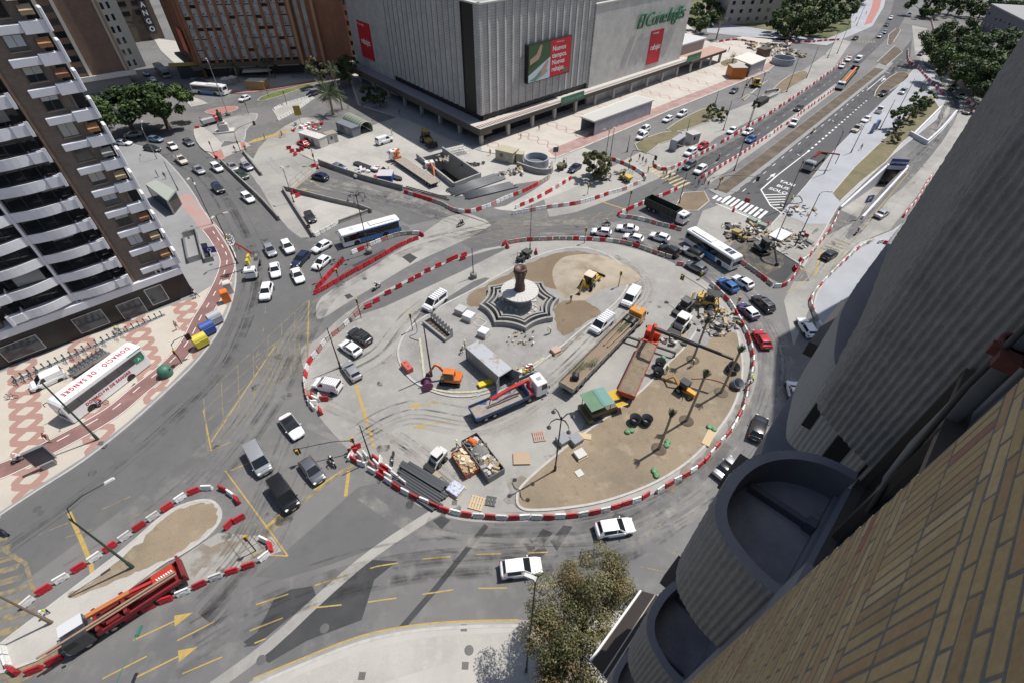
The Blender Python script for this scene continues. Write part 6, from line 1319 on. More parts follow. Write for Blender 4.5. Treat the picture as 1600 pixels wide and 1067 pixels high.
dumper('dark green site dumper parked beside the kerb north of the fountain',(825,396),(811,405),mat('dumper_dark',(.06,.065,.06),.6))
dumper('muddy olive dumper beside the navy saloon and the bushy tree',(872,264),(885,254),mat('dumper_olive',(.13,.12,.07),.7))
dumper('yellow brown trench machine among the works left of the digger',(1150,365),(1163,372),mat('dumper_tan',(.35,.26,.10),.7))
dumper('yellow compactor beside the bushy tree and the parked bicycles',(982,280),(972,275),mat('dumper_yellow',(.48,.36,.06),.6))
# ================================================================ barriers, walls, lamps, signals
def obj_random(m,lo=.72,hi=1.15):
    nt=m.node_tree; b=nt.nodes['Principled BSDF']; s=b.inputs['Base Color'].links[0].from_socket; oi=nt.nodes.new('ShaderNodeObjectInfo'); g=nt.nodes.new('ShaderNodeMapRange'); g.inputs[3].default_value=lo; g.inputs[4].default_value=hi; nt.links.new(oi.outputs['Random'],g.inputs[0]); v=nt.nodes.new('ShaderNodeVectorMath'); v.operation='SCALE'; nt.links.new(s,v.inputs[0]); nt.links.new(g.outputs[0],v.inputs['Scale']); nt.links.new(v.outputs[0],b.inputs['Base Color'])
BM={'R':mat('barrier_red',(.46,.018,.03),.5,var=(1.5,(.38,.03,.04),.45,.8)),'W':mat('barrier_white',(.72,.72,.71),.55,var=(1.5,(.60,.60,.58),.45,.8)),'P':mat('barrier_faded',(.50,.20,.19),.6,var=(1.2,(.44,.27,.25),.4,.7)),'B':mat('barrier_beige',(.42,.38,.33),.75,var=(1.2,(.36,.33,.30),.4,.7))}
[obj_random(m) for m in BM.values()]
CN={'R':'red','W':'white','P':'faded pink','B':'dusty beige'}
def bar_mesh():
    b=MB(); L=.58; pr=[(.23,.0),(.23,.10),(.19,.26),(.115,.52),(.09,.82)]
    sec=lambda x,k=1: [Vector((x,-y*k,z)) for y,z in pr]+[Vector((x,y*k,z)) for y,z in reversed(pr)]
    b.loft([sec(-L,.96),sec(-L+.03),sec(L-.03),sec(L,.96)],0,True,True,False)
    for x in (-.3,.3):
        for s_ in (1,-1): b.box((x,s_*.232,.06),(.22,.012,.10),1)
    b.box((0,-.165,.42),(.5,.03,.22),0,rx=-.20); b.box((0,.165,.42),(.5,.03,.22),0,rx=.20); b.cyl((.2,0,.80),(.2,0,.86),.05,.05,8,0); b.box((L+.02,0,.45),(.06,.07,.5),0); return b
BP={}
def barrier(p,rz,c,label,group):
    if c not in BP: o=bar_mesh().build('plastic_barrier',[BM[c],trim]); BP[c]=o
    else: o=BP[c].copy(); COL.objects.link(o)
    o.location=(p.x,p.y,p.z); o.rotation_euler=(0,0,rz); tag(o,label,'barrier',group); return o
FARV=352; rbn=random.Random(9); NB=[0]; FAR=MB()
FARM=[BM[k] for k in 'RWPB']
def row(px,pat,where,pitch=1.34,z=.42,far=False,sm=3,gz=.0):
    p=PL(px,z,sm); q=resample([Vector((v.x,v.y,0)) for v in p],pitch)
    far=far or sum(v for _,v in px)/len(px)<FARV
    for i in range(len(q)-1):
        m=(q[i]+q[i+1])/2; d=q[i+1]-q[i]; a=math.atan2(d.y,d.x); c=pat[i%len(pat)]
        if c==' ': continue
        m.z=.012+gz
        if far:
            s=bar_mesh(); M=Matrix.Translation(m)@Matrix.Rotation(a,4,'Z'); o_=len(FAR.v); FAR.v+=[M@v for v in s.v]; FAR.f+=[[o_+k for k in f] for f in s.f]; FAR.m+=['RWPB'.index(c) if mm==0 else 'RWPB'.index(c) for mm in s.m]; FAR.sm+=s.sm
        else:
            NB[0]+=1; barrier(m+Vector((rbn.uniform(-.04,.04),rbn.uniform(-.04,.04),0)),a+rbn.uniform(-.05,.05),c,'%s plastic barrier %s'%(CN[c],where),'%s barriers %s'%(CN[c],where))
def solo(px,c,where,a=None):
    p=G(px[0],px[1],.42); p.z=.012; barrier(p,a if a is not None else rbn.uniform(0,3.1),c,'%s plastic barrier %s'%(CN[c],where),'%s barriers %s'%(CN[c],where)); NB[0]+=1
row([(574,730),(592,740),(615,756),(640,771),(669,784),(698,796),(730,802),(760,805),(794,807),(823,806),(856,806),(888,805),(919,800),(950,794),(978,785),(1004,776),(1016,768)],'WRWRWRWRRWRWRWRW','in the row along the lower rim of the roundabout')
row([(1026,767),(1048,753),(1071,740),(1091,728),(1107,711),(1121,695),(1139,675),(1152,654),(1162,635),(1168,606),(1175,580),(1177,556),(1172,532),(1164,513),(1155,498),(1147,482),(1136,467),(1121,452),(1107,439)],'WRWRWRRWRWRWWRWPWPWB','in the row along the right rim of the roundabout')
row([(1050,402),(1033,397),(1006,387),(977,379),(948,375),(919,373),(883,372),(853,373),(815,375),(788,380)],'BBPBBRBPBWRWRWRB','in the row along the upper rim of the roundabout')
row([(568,478),(552,494),(537,508),(524,519),(509,530),(495,549),(483,563),(478,576),(476,589),(476,601),(478,614),(483,627),(493,640)],'BPBWBPBWPWRWRW','in the row along the left rim of the roundabout')
for u,v,c in ((486,618,'R'),(492,622,'W'),(498,620,'W'),(506,622,'R'),(500,641,'R'),(488,628,'W')): solo((u,v),c,'bunched at the end of the left rim row')
for u,v,c in ((575,478,'R'),(588,469,'R'),(606,457,'R'),(623,447,'R'),(642,437,'R'),(653,431,'R'),(668,422,'R'),(685,414,'R'),(702,406,'R'),(711,402,'R'),(723,403,'R'),(725,398,'R')): solo((u,v),c,'spaced out along the lane north of the roundabout',R(38)+rbn.uniform(-.1,.1))
for u,v in ((788,380),(793,384)): solo((u,v),'R','standing askew at the start of the upper rim')
solo((838,393),'R','alone beside the dark dumper'); solo((1063,412),'P','alone on the concrete behind the queue')
W2='of the long double loop beside the blue bus'
row([(490,458),(511,447),(537,432),(562,418),(590,403),(615,388),(640,376),(659,369)],'R',W2)
row([(494,450),(511,431),(529,413),(541,401)],'R',W2); row([(549,395),(572,385),(600,373),(628,365),(655,364),(662,368)],'WRPWWPBBBB',W2)
row([(631,299),(653,306),(691,318),(704,326),(721,330),(737,330),(749,326),(767,320),(790,309),(814,300),(838,288),(862,273)],'RBRRRRPBBBPBWRWRWWPWWWW','along the works yard below the pit')
row([(805,324),(833,312),(854,301),(876,288),(897,275)],'WRWRWRWRRWP','along the lane between the yard and the grey green tree')
row([(800,333),(835,327),(858,323),(884,320),(906,316),(934,308),(954,301),(977,295),(988,289),(1008,282)],'WWWPWWPWPWRPWWWRWR','along the middle of the upper road')
row([(965,335),(985,325),(1002,318),(1020,310),(1037,304),(1061,293)],'RWRRWRWRW','above the tipper truck'); row([(968,337),(992,340),(1015,345),(1028,349),(1053,355),(1070,360)],'WPBWBPBBRB','between the tipper truck and the white cars')
row([(1158,408),(1169,416),(1182,425),(1195,435),(1209,447)],'PBBPRBW','in front of the white and blue bus'); row([(1210,447),(1227,445),(1237,435),(1246,422),(1253,408),(1263,401),(1272,390),(1282,377),(1290,367),(1299,356),(1305,344),(1312,330)],'WRWRWRRWRWWRWP','between the right hand works and the right road')
for u,v in ((1242,419),(1252,407),(1168,313),(1147,327),(1259,368),(1198,350)): solo((u,v),'R','loose around the right hand works')
row([(1021,258),(1032,264),(1045,264),(1062,257),(1080,247),(1101,237),(1122,226)],'RWRWPWRW','in the row by the bus shelter')
row([(1096,277),(1117,265),(1140,251),(1162,238),(1184,223),(1200,213)],'RWRW','in the row along the planted median')
row([(956,248),(971,254),(981,258),(996,266),(1004,271),(1010,280)],'RWRBBRWW','beside the grey green tree')
row([(1289,520),(1281,508),(1275,493),(1268,478),(1267,467),(1273,455),(1286,440),(1309,417),(1329,399),(1342,387),(1357,379),(1367,375)],'BWBWPWRWBWRWW','on the kerb of the right pavement')
for u,v,c in ((1362,376,'R'),(1386,380,'R'),(1376,378,'W'),(1402,376,'R')): solo((u,v),c,'tumbled at the end of the right pavement row')
W5='of the loop round the lower left island'
row([(333,761),(305,763),(272,783),(240,805),(204,830),(168,855),(130,881),(86,908),(43,937),(6,973)],'WRWR',W5,1.5); row([(340,760),(360,768),(371,783),(380,796)],'RWRW',W5); solo((373,809),'R',W5,R(40)); solo((357,818),'R',W5,R(60))
row([(399,878),(360,891),(325,905),(286,924),(237,944),(177,976),(130,1002),(81,1033),(35,1053)],'RRWRWR',W5,1.55); row([(26,1052),(10,1038),(3,1013),(-4,990)],'RWW',W5); row([(405,838),(417,843),(425,855),(416,868),(403,875)],'WRWRW',W5)
W6='heaped at the tip by the curved signal mast'
for u,v,c,a in ((551,703,'R',.2),(556,697,'R',.5),(547,711,'W',1.4),(563,711,'W',2.4),(571,710,'W',2.3),(587,715,'R',2.5),(594,719,'W',1.7),(581,724,'P',2.4),(588,723,'W',2.4),(601,729,'R',2.6),(608,731,'W',2.5),(553,717,'R',2.6),(565,723,'W',2.8),(606,742,'W',2.6),(617,741,'W',2.5),(629,751,'W',2.5),(598,735,'R',2.6)): solo((u,v),c,W6,a)
for u,v in ((451,231),(456,236),(461,241),(471,233),(466,235),(490,259),(496,261),(338,246),(457,300),(465,305),(308,200)): solo((u,v),'R','around the upper left works')
row([(428,171),(443,164),(463,158),(487,151)],'W','round the upper left traffic island'); row([(433,187),(455,176),(485,156)],'W','round the upper left traffic island')
row([(492,368),(512,357),(529,348)],'W','below the low concrete wall')
row([(1127,222),(1146,212),(1171,196),(1198,180),(1226,161),(1257,141),(1283,122),(1302,108),(1330,84)],'RWRWWR','',far=True); row([(1203,212),(1220,198),(1234,191),(1249,178),(1269,164),(1283,154),(1302,140),(1312,131)],'WWRWRWR','',far=True)
row([(1223,65),(1245,65),(1266,66),(1283,64),(1314,62)],'RWRRW','',far=True); row([(1418,78),(1420,96),(1433,105),(1448,121),(1463,136),(1476,149)],'PWRPRWR','',far=True); row([(1412,338),(1420,326),(1430,316),(1440,300),(1450,283),(1458,272)],'RWRPW','',far=True); row([(1455,30),(1460,50)],'RW','',far=True); row([(1478,112),(1496,124),(1512,140)],'PB','',far=True); row([(1510,160),(1524,165),(1530,178)],'RW','',far=True); row([(1120,66),(1150,62),(1185,68)],'WRR','',far=True)
FAR.v and tag(FAR.build('far_barriers',FARM,auto=False),'red and white plastic barriers lining the far avenue and roads','barriers',kind='stuff')
# low concrete walls
cwm=mat('wall_concrete',(.27,.255,.235),.85,var=[(.6,(.19,.18,.17),.42,.7)],grain=(12,.12))
def lwall(lab,px,h=.95,w=.32,sm=3,z=0.,m=None):
    b=MB(); p=PL(px,z,sm); b.ribbon(p,w,0,h); b.ribbon(p,w+.25,0,.18); return tag(b.build('concrete_wall',m or cwm),lab,'wall')
lwall('low concrete wall left of the sloping lane by the three parked cars',[(346,254),(375,282),(405,310),(420,326),(437,345)],1.0)
lwall('short concrete wall right of the parked trio',[(381,239),(394,256),(409,275)],.9)
lwall('low concrete wall on the left of the triangular patch',[(443,298),(460,325),(475,348),(490,371)],1.0)
lwall('curved concrete wall on top of the triangular patch',[(444,297),(470,303),(520,316),(560,325),(581,333)],1.0)
lwall('pale kerb wall under the triangular patch',[(530,349),(560,338),(576,332)],.7)
lwall('long curved concrete wall of the works yard',[(499,257),(515,263),(540,272),(570,282),(600,290),(630,298)],1.3)
# kerb blocks
def lamp_tag(o,lab,cat='street lamp',g=None): return tag(o,lab,cat,g)
polg=mat('pole_green',(.045,.075,.055),.5,.3); pold=mat('pole_dark',(.06,.058,.055),.5,.3); polk=mat('pole_grey',(.32,.33,.34),.4,.5); lens=mat('lamp_head',(.55,.56,.55),.3)
def hpole(base,top):
    g=G(*base); best=(1e9,0)
    for i in range(20,260):
        z=i*.1; q=Vector((g.x,g.y,z-CH)); zz=q.dot(fw); u=800+CF*q.dot(rt)/zz; v=533.5-CF*q.dot(up)/zz; d=(u-top[0])**2+(v-top[1])**2
        if d<best[0]: best=(d,z)
    return g,best[1]
def lamp(base,top,lab,m=pold,arms=(),r=.09,block=False,straight=True,base_h=0.,group=None,hm=0):
    g,h=hpole(base,top); e=empty('street_lamp',(g.x,g.y,.0)); lamp_tag(e,lab,'street lamp' if arms else 'lamp post',group)
    b=MB(); b.tube([(0,0,.0),(0,0,1.2),(0,0,1.25),(0,0,h)],[r*1.5,r*1.4,r,r*.6],8); b.box((0,0,.06),(.45,.45,.12)); b.build('pole',m,e)
    if block: b=MB(); b.lathe([(.0,.0),(.62,.0),(.62,1.0),(.5,1.05),(.0,1.05)],16); b.build('concrete_foot',cwm,e)
    for (du,dv,dz) in arms:
        t=G(du,dv,h+dz); t=t-g; b=MB(); b.tube([(0,0,h-.6),(t.x*.12,t.y*.12,h+dz*.75),(t.x*.45,t.y*.45,h+dz+.05),(t.x*.92,t.y*.92,t.z)],[r*.6,r*.5,r*.45,r*.4],6); a=b.build('arm',m,e)
        d=Vector((t.x,t.y,0)).normalized(); b=MB(); b.box((t.x,t.y,t.z+.02),(.9,.32,.16),0,rz=math.atan2(d.y,d.x),taper=.7); b.build('lamp_head',m if hm else lens,a)
    return e
lamp((208.6,886.6),(112,805),'tall green lamp post with one long arm on the lower left island',polg,[(170,751,1.6)],.13)
lamp((154,687),(64.5,597),'tall dark green pole in front of the coach',polg,[],.13)
lamp((245,1112),(213,1000),'green lamp seen from above at the bottom edge',mat('lamp_teal',(.05,.16,.11),.5),[(217,985,.4)],.09,hm=1)
lamp((822,1049),(827,905),'green lamp post standing in the crown of the olive tree',polg,[(827,900,.2)],.09)
lamp((82,973),(-30,905),'wooden pole rising beside the rig truck cab',mat('pole_wood',(.16,.12,.09),.8),[],.12)
lamp((532,574),(509,513),'bare dark pole by the pale hatchback and the small van',pold,[],.11)
lamp((674.5,588),(662,508),'bare dark pole beside the mini excavator',pold,[],.13)
lamp((740,434),(735,388),'bare pole in a round concrete foot north of the fountain',pold,[],.09,True)
lamp((828,390),(833,320),'slim pole by the dark green dumper',pold,[],.07)
lamp((581,720),(562,664),'bare pole among the heaped barriers',pold,[],.10)
lamp((459,316),(442,264),'dark lamp post at the corner of the triangular patch',pold,[(440,262,.2)],.09)
lamp((279,299),(259,252),'dark lamp post on the left pavement by the glass kiosk',pold,[],.09); lamp((333,351),(298,278),'lamp post at the top of the bike path',pold,[(304,287,.1),(294,280,.1)],.09); lamp((371,412),(339,338),'lamp post served by the aerial lift',pold,[(352,333,.3),(332,340,.3)],.11)
lamp((246,250),(226,200),'grey lamp behind the white balconied block',polk,[(150,160,.2) if 0 else (222,190,.3)],.08)
lamp((357,181),(326,96),'tall grey mast at the upper left junction',polk,[(322,92,.2)],.14,True)
AV='lamp post along the avenue'
for i,(ba,to,hd) in enumerate([((1071,216),(1077,186),None),((1130,204),(1145,157),None),((1147,267),(1180,152),((1172,146),(1192,150))),((1061,318),(1072,270),None),((1168,199),(1194,115),((1186,110),(1203,114))),((1229,144),(1254,86),None),((1260,123),(1278,73),None),((1117,164),(1121,142),None),((1159,153),(1167,122),None),((1293,91),(1310,47),None),((1308,84),(1328,36),((1322,33),(1335,35))),((1338,41),(1355,5),None),((1329,240),(1350,194),None),((1374,204),(1396,155),None),((1404,172),(1425,121),None),((1431,152),(1446,122),None),((1287,273),(1314,203),((1301,190),)),((1223,328),(1255,252),((1247,243),)),((1242,385),(1280,303),((1297,300),)),((980,238),(984,212),None),((943,270),(952,206),((960,200),(945,203))),((953,248),(958,200),((968,197),)),((1207,387),(1228,322),None)]):
    lamp(ba,to,['short lamp post on the verge by the taxis','lamp post beside the round clipped bushes','tall double lamp on the median beside the avenue barriers','lamp post at the corner of the yellow crossing','tall lamp by the tunnel mouth on the service road','lamp post on the verge beyond the tunnel mouth','lamp post near the round concrete tank','short lamp by the plaza bike path near the taxis','short lamp by the yellow mini excavator','lamp by the rubble at the far plaza end','double lamp by the far dashed crossing','lamp on the far promenade','lamp between the new asphalt and the grey paving','lamp above the blue board on the grey paving','lamp beside the avenue trees','lamp at the start of the avenue tree strip','curved arm lamp over the new asphalt','lamp with a short arm behind the road lettering','tall lamp with a long arm above the right hand works','lamp behind the bus shelter verge','double lamp rising behind the grey green tree','single armed lamp behind the grey green tree','dark lamp in the rubble of the right hand works'][i],pold,[(u,v,.4) for u,v in hd] if hd else [],.10)
def ornate(base,top,lab,n=4,block=False):
    g,h=hpole(base,top); e=empty('ornate_lamp',(g.x,g.y,.14)); lamp_tag(e,lab); b=MB(); b.tube([(0,0,0),(0,0,.9),(0,0,1.0),(0,0,h)],[.18,.16,.10,.07],10); b.lathe([(0,h),(.16,h+.05),(.05,h+.35),(0,h+.5)],8); b.build('pole',pold,e)
    if block: b=MB(); b.lathe([(0,0),(.6,0),(.6,1.0),(0,1.0)],14); b.build('concrete_foot',cwm,e)
    for k in range(n):
        a=k*2*math.pi/n+.5; c,s=math.cos(a),math.sin(a); b=MB(); b.tube([(0,0,h-.1),(c*.7,s*.7,h+.45),(c*1.3,s*1.3,h+.35),(c*1.55,s*1.55,h-.05)],[.07,.09,.06,.03],6); ar=b.build('arm',pold,e); b=MB(); b.lathe([(.0,-.05),(.05,-.1),(.08,-.3),(.26,-.52),(.27,-.58),(0,-.55)],12,0,(c*1.55,s*1.55,h)); b.build('lantern',mat('lantern_grey',(.20,.205,.21),.4,.4),ar)
    return e
ornate((867,735),(876,655),'ornate four armed lantern post by the stacked grey slabs'); ornate((577,396),(556,308),'ornate lantern post rising beside the blue city bus',6,True)
# traffic signals
sig=mat('signal_yellow',(.50,.30,.03),.5); sigd=mat('signal_black',(.02,.02,.02),.5)
def sigbox(par,p,rz,s=1.):
    b=MB(); b.box(p,(.28*s,.32*s,.85*s),0,rz=rz); o=b.build('signal_head',sig,par,bevel=.03); b=MB(); d=Vector((math.cos(rz),math.sin(rz),0))
    for k,z in enumerate((.26,0,-.26)): q=Vector(p)+d*.15*s+Vector((0,0,z*s)); b.cyl(q,q+d*.10*s,.10*s,.10*s,10)
    b.build('signal_lens',sigd,o); return o
def signal(base,top,lab,head=None,rz=R(-60),mid=True,panel=True):
    g,h=hpole(base,top); e=empty('traffic_signal',(g.x,g.y,.05)); tag(e,lab,'traffic light'); b=MB()
    if head:
        t=G(head[0],head[1],h+.5)-Vector((g.x,g.y,0)); b.tube([(0,0,0),(0,0,h*.75),(t.x*.06,t.y*.06,h),(t.x*.3,t.y*.3,h+.45),(t.x*.6,t.y*.6,h+.55),(t.x,t.y,h+.5)],[.09,.08,.07,.06,.05,.045],7); b.build('mast',pold,e)
        a=math.atan2(t.y,t.x)+R(90); b=MB(); b.box((t.x,t.y,h+.1),(.05,.7,1.1),0,rz=a); bk_=b.build('backplate',sigd,e); sigbox(bk_,(t.x+.12*math.cos(a),t.y+.12*math.sin(a),h+.1),a,1.)
    else: b.tube([(0,0,0),(0,0,h)],[.07,.06],7); b.build('mast',pold,e); sigbox(e,(0,0,h-.3),rz)
    if mid and head: sigbox(e,(.22*math.cos(rz),.22*math.sin(rz),2.6),rz); sigbox(e,(-.2,.1,2.2),rz+1.6,.8)
    return e
signal((557,703),(543,690),'curved signal mast reaching over the lane by the heaped barriers',(463,702))
signal((980,334),(979,298),'signal mast at the tip of the barriers above the white cars',None)
signal((913,380),(916,357),'yellow signal post on the upper rim of the roundabout'); signal((966,449),(969,425),'yellow signal post at the kerb by the sand heap'); signal((564.5,497),(559,468),'yellow signal post at the start of the left rim row'); signal((645,517),(640,491),'yellow signal post at the left tip of the gravel island')
signal((285,568),(270,537),'signal mast beside the bike path and the green bottle bank',(292,524)); signal((982,266),(985,235),'signal mast with an arm over the people at the crossing',(1025,245)); signal((918,304),(919,289),'yellow signal post below the grey green tree'); signal((1122,295),(1128,276),'signal at the end of the avenue median',(1185,278))
signal((376,237),(370,205),'signal mast with a curved arm on the gravel traffic island',(396,191)); signal((389,180),(382,161),'signal post above the gravel traffic island'); signal((420,153),(414,129),'signal post at the green strip'); signal((449,166),(443,143),'signal post in the ring of white barriers'); signal((336,245),(327,222),'signal post on the pale lower traffic island'); signal((493,258),(487,231),'signal mast at the corner of the works yard',(481,228)); signal((504,440),(498,415),'signal post at the tip of the red barrier loop'); signal((529,436),(525,424),'short signal inside the red barrier loop'); signal((1114,504),(1120,470),'signal mast reaching over the concrete beside the roller',(1067,431)); signal((1150,480),(1147,462),'signal post at the barriers by the violet hatchback'); signal((400,860),(382,838),'short signal lying by the small barrier loop'); signal((270,240),(262,226),'signal post at the left road by the white saloon')
# signs
def sign(base,top,lab,w,h_,m,tx=None,rz=R(-75),txm=None,nm='road_sign',post=pold):
    g,h=hpole(base,top); e=empty(nm,(g.x,g.y,.02)); tag(e,lab,'sign'); b=MB(); b.tube([(0,0,0),(0,0,h)],.045,6); b.build('post',post,e); d=Vector((math.cos(rz),math.sin(rz),0)); b=MB(); b.box(tuple(d*.07+Vector((0,0,h-h_/2))),(.05,w,h_),0,rz=rz); p=b.build('panel',m,e)
    if tx: q=d*.10+Vector((0,0,h-h_/2)); text('lettering',tx,h_*.75,txm or whitep,frame(q,(-d.y,d.x,0),(0,0,1)),p,bold=.03)
    return e
sign((1342,341),(1352,300),'blue parking sign beside the tunnel ramp',1.7,1.7,mat('sign_blue',(.03,.06,.22),.5),'P'); sign((470,194),(461,166),'yellow direction panel seen by the white barriers',1.9,2.6,mat('sign_mustard',(.36,.26,.03),.6))
sign((866,281) if 0 else (867,254),(862,230),'dark plaza sign on a post above the olive dumper',1.4,1.3,mat('sign_slate',(.10,.13,.14),.5))
sign((332,400),(327,385),'blue round station sign over the stairs on the left pavement',2.2,1.3,mat('sign_station',(.05,.05,.26),.5),'O'); sign((370,392),(367,380),'round red no entry sign on the lamp by the bike path',.7,.7,redb,'-')
sign((487,371),(486,350),'round no entry sign at the wall of the triangular patch',.7,.7,mat('sign_black_red',(.12,.02,.02),.5),'-')
# advertising panel on the left pavement
e=empty('advertising_panel'); p=G(80,728); e.location=(p.x,p.y,.14); e.rotation_euler=(0,0,R(-50)); tag(e,'dark advertising panel on a grey plinth on the left pavement','advertising panel'); b=MB(); b.bb(-.35,.35,-.7,.7,0,.9); b.build('plinth',concg,e,bevel=.04); b=MB(); b.bb(-.16,.16,-1.0,1.0,.9,3.4); q=b.build('panel',mat('panel_plum',(.07,.06,.085),.3),e); b=MB(); b.bb(-.2,.2,-1.06,-1.0,.8,3.46); b.bb(-.2,.2,1.0,1.06,.8,3.46); b.bb(-.2,.2,-1.0,1.0,3.4,3.46); b.build('frame',steel,q)
# ================================================================ people, bicycles, motorbikes
SK={'skin':mat('skin',(.42,.26,.19),.6),'navy':mat('cloth_navy',(.03,.04,.08),.85),'black':mat('cloth_black',(.02,.02,.022),.85),'grey':mat('cloth_grey',(.16,.165,.17),.85),'white':mat('cloth_white',(.62,.62,.62),.85),'red':mat('cloth_red',(.40,.03,.03),.85),'blue':mat('cloth_blue',(.06,.14,.35),.85),'green':mat('cloth_green',(.07,.15,.07),.85),'lime':mat('vest_lime',(.50,.66,.04),.75),'orange':mat('vest_orange',(.75,.20,.02),.75),'hair':mat('hair_dark',(.03,.02,.015),.8),'helmet':mat('helmet_white',(.7,.7,.68),.4),'khaki':mat('cloth_khaki',(.25,.21,.14),.85)}
PP={}
def body_mesh(pose):
    """one skin from joints; returns mesh with faces sorted by zone: 0 trousers, 1 top, 2 skin, 3 shoes"""
    if pose in PP: return PP[pose]
    V_=[];E_=[];Rr=[];Zn=[]
    def jt(p,r,par,zn): V_.append(Vector(p)); Rr.append(r); Zn.append(zn); 
    def add(p,r,par,zn):
        V_.append(Vector(p)); Rr.append(r if isinstance(r,tuple) else (r,r)); Zn.append(zn); i=len(V_)-1
        if par is not None: E_.append((par,i))
        return i
    lean=.55 if pose=='bent' else .06 if pose!='ride' else .35
    hz=.94 if pose not in('ride','bent') else .90 if pose=='bent' else .88
    pel=add((0,0,hz),(.15,.11),None,0)
    dirv=Vector((math.sin(lean),0,math.cos(lean))); w=Vector((0,0,hz))
    sp=add(w+dirv*.20,(.145,.10),pel,1); ch=add(w+dirv*.42,(.17,.115),sp,1); nk=add(w+dirv*.56,.055,ch,2); hd=add(w+dirv*.66+Vector((.02,0,0)),(.078,.088),nk,2); hd2=add(w+dirv*.77+Vector((.02,0,0)),(.082,.095),hd,2); nose=add(w+dirv*.665+Vector((.10,0,0)),.014,hd,2)
    for s_ in (1,-1): ear=add(w+dirv*.68+Vector((.0,s_*.088,0)),.014,hd,2)
    for s_ in (1,-1):
        if pose=='walk': k,a=(.16*s_,.46),(.05 if s_>0 else -.36,.09); kx=.16 if s_>0 else .05; ax_=.26 if s_>0 else -.30
        elif pose=='ride': kx,ax_=.40,.25
        else: kx,ax_=.04 if pose=='stand' else .10*s_,.0 if pose=='stand' else .12*s_
        hp=add((0,s_*.095,hz-.06),.085,pel,0); kn=add((kx,s_*(.12 if pose!='ride' else .2),.50 if pose!='ride' else .62),.058,hp,0); an=add((ax_,s_*.12,.10 if pose!='ride' else .22),.042,kn,0); ft=add((ax_+.16,s_*.13,.045 if pose!='ride' else .18),(.045,.032),an,3)
        sh=w+dirv*.48; s0=add(sh+Vector((0,s_*.19,0)),.060,ch,1)
        if pose=='ride': el,hn=sh+Vector((.22,s_*.24,-.14)),sh+Vector((.44,s_*.22,-.10))
        elif pose=='bent': el,hn=sh+Vector((.10,s_*.22,-.26)),sh+Vector((.26,s_*.14,-.46))
        elif pose=='walk': el,hn=sh+Vector((-.10*s_,s_*.24,-.27)),sh+Vector((.08-.10*s_,s_*.24,-.50))
        else: el,hn=sh+Vector((.0,s_*.25,-.28)),sh+Vector((.16,s_*.20,-.46))
        e_=add(el,.045,s0,1); h_=add(hn,.034,e_,2); d=(hn-el).normalized(); side=Vector((0,0,1)).cross(d); side=side.normalized() if side.length>.01 else Vector((1,0,0))
        pa=add(hn+d*.06,(.038,.022),h_,2)
        for k,(o,l) in enumerate(((-.030,.060),(-.010,.075),(.010,.070),(.030,.052))): f1=add(hn+d*(.085)+side*o,.011,pa,2); add(hn+d*(.085+l)+side*o*1.1+Vector((.012,0,-.012)),.008,f1,2)
        add(hn+d*.05+side*.062,.011,pa,2)
    me=bpy.data.meshes.new('p'); me.from_pydata([tuple(v) for v in V_],E_,[]); o=bpy.data.objects.new('p',me); COL.objects.link(o)
    m=o.modifiers.new('s','SKIN'); m.use_smooth_shade=True
    for i,sv in enumerate(me.skin_vertices[0].data): sv.radius=Rr[i]; sv.use_root=(i==0)
    o.modifiers.new('u','SUBSURF').levels=1; bpy.context.view_layer.update()
    out=bpy.data.meshes.new_from_object(o.evaluated_get(bpy.context.evaluated_depsgraph_get())); bpy.data.objects.remove(o); bpy.data.meshes.remove(me)
    ed=[(V_[a],V_[b],Zn[b]) for a,b in E_]; zs=[]
    for p in out.polygons:
        c=p.center; best=(9,0)
        for a,b,zn in ed:
            ab=b-a; t=max(0,min(1,(c-a).dot(ab)/max(ab.length_squared,1e-9))); dd=(c-a-ab*t).length
            if dd<best[0]: best=(dd,zn)
        zs.append(best[1])
    PP[pose]=(out,zs,w+dirv*.74+Vector((.0,0,0))); return PP[pose]
PM={}
def person(uv,pose,top,legs,label,rz=0.,hat=None,group=None,z=0.,p=None,scale=1.):
    me,zs,hd=body_mesh(pose); key=(pose,top,legs)
    if key not in PM:
        m2=me.copy(); m2.materials.clear()
        for k in (legs,top,'skin','black'): m2.materials.append(SK[k])
        for q,z_ in zip(m2.polygons,zs): q.material_index=z_
        PM[key]=m2
    o=bpy.data.objects.new('person',PM[key]); COL.objects.link(o); g=p if p is not None else G(*uv); o.location=(g.x,g.y,(z if p is None else g.z)); o.rotation_euler=(0,0,rz); o.scale=(scale,)*3; tag(o,label,'person',group)
    hk='helmet' if hat else 'hair'; kk=('h',pose,hat)
    if kk not in PM:
        b=MB(); r=.115 if hat else .102; b.lathe([(r*(1.22 if hat else 1.),-.005),(r,.0),(r*.95,.05),(r*.72,.095),(r*.3,.12),(0,.125)],12,0,(hd.x-.015,hd.y,hd.z)); q=b.build('helmet' if hat else 'hair',SK['helmet'] if hat else SK['hair'],o); PM[kk]=q.data
    else: q=bpy.data.objects.new('helmet' if hat else 'hair',PM[kk]); COL.objects.link(q); adopt(q,o)
    return o
P_=person
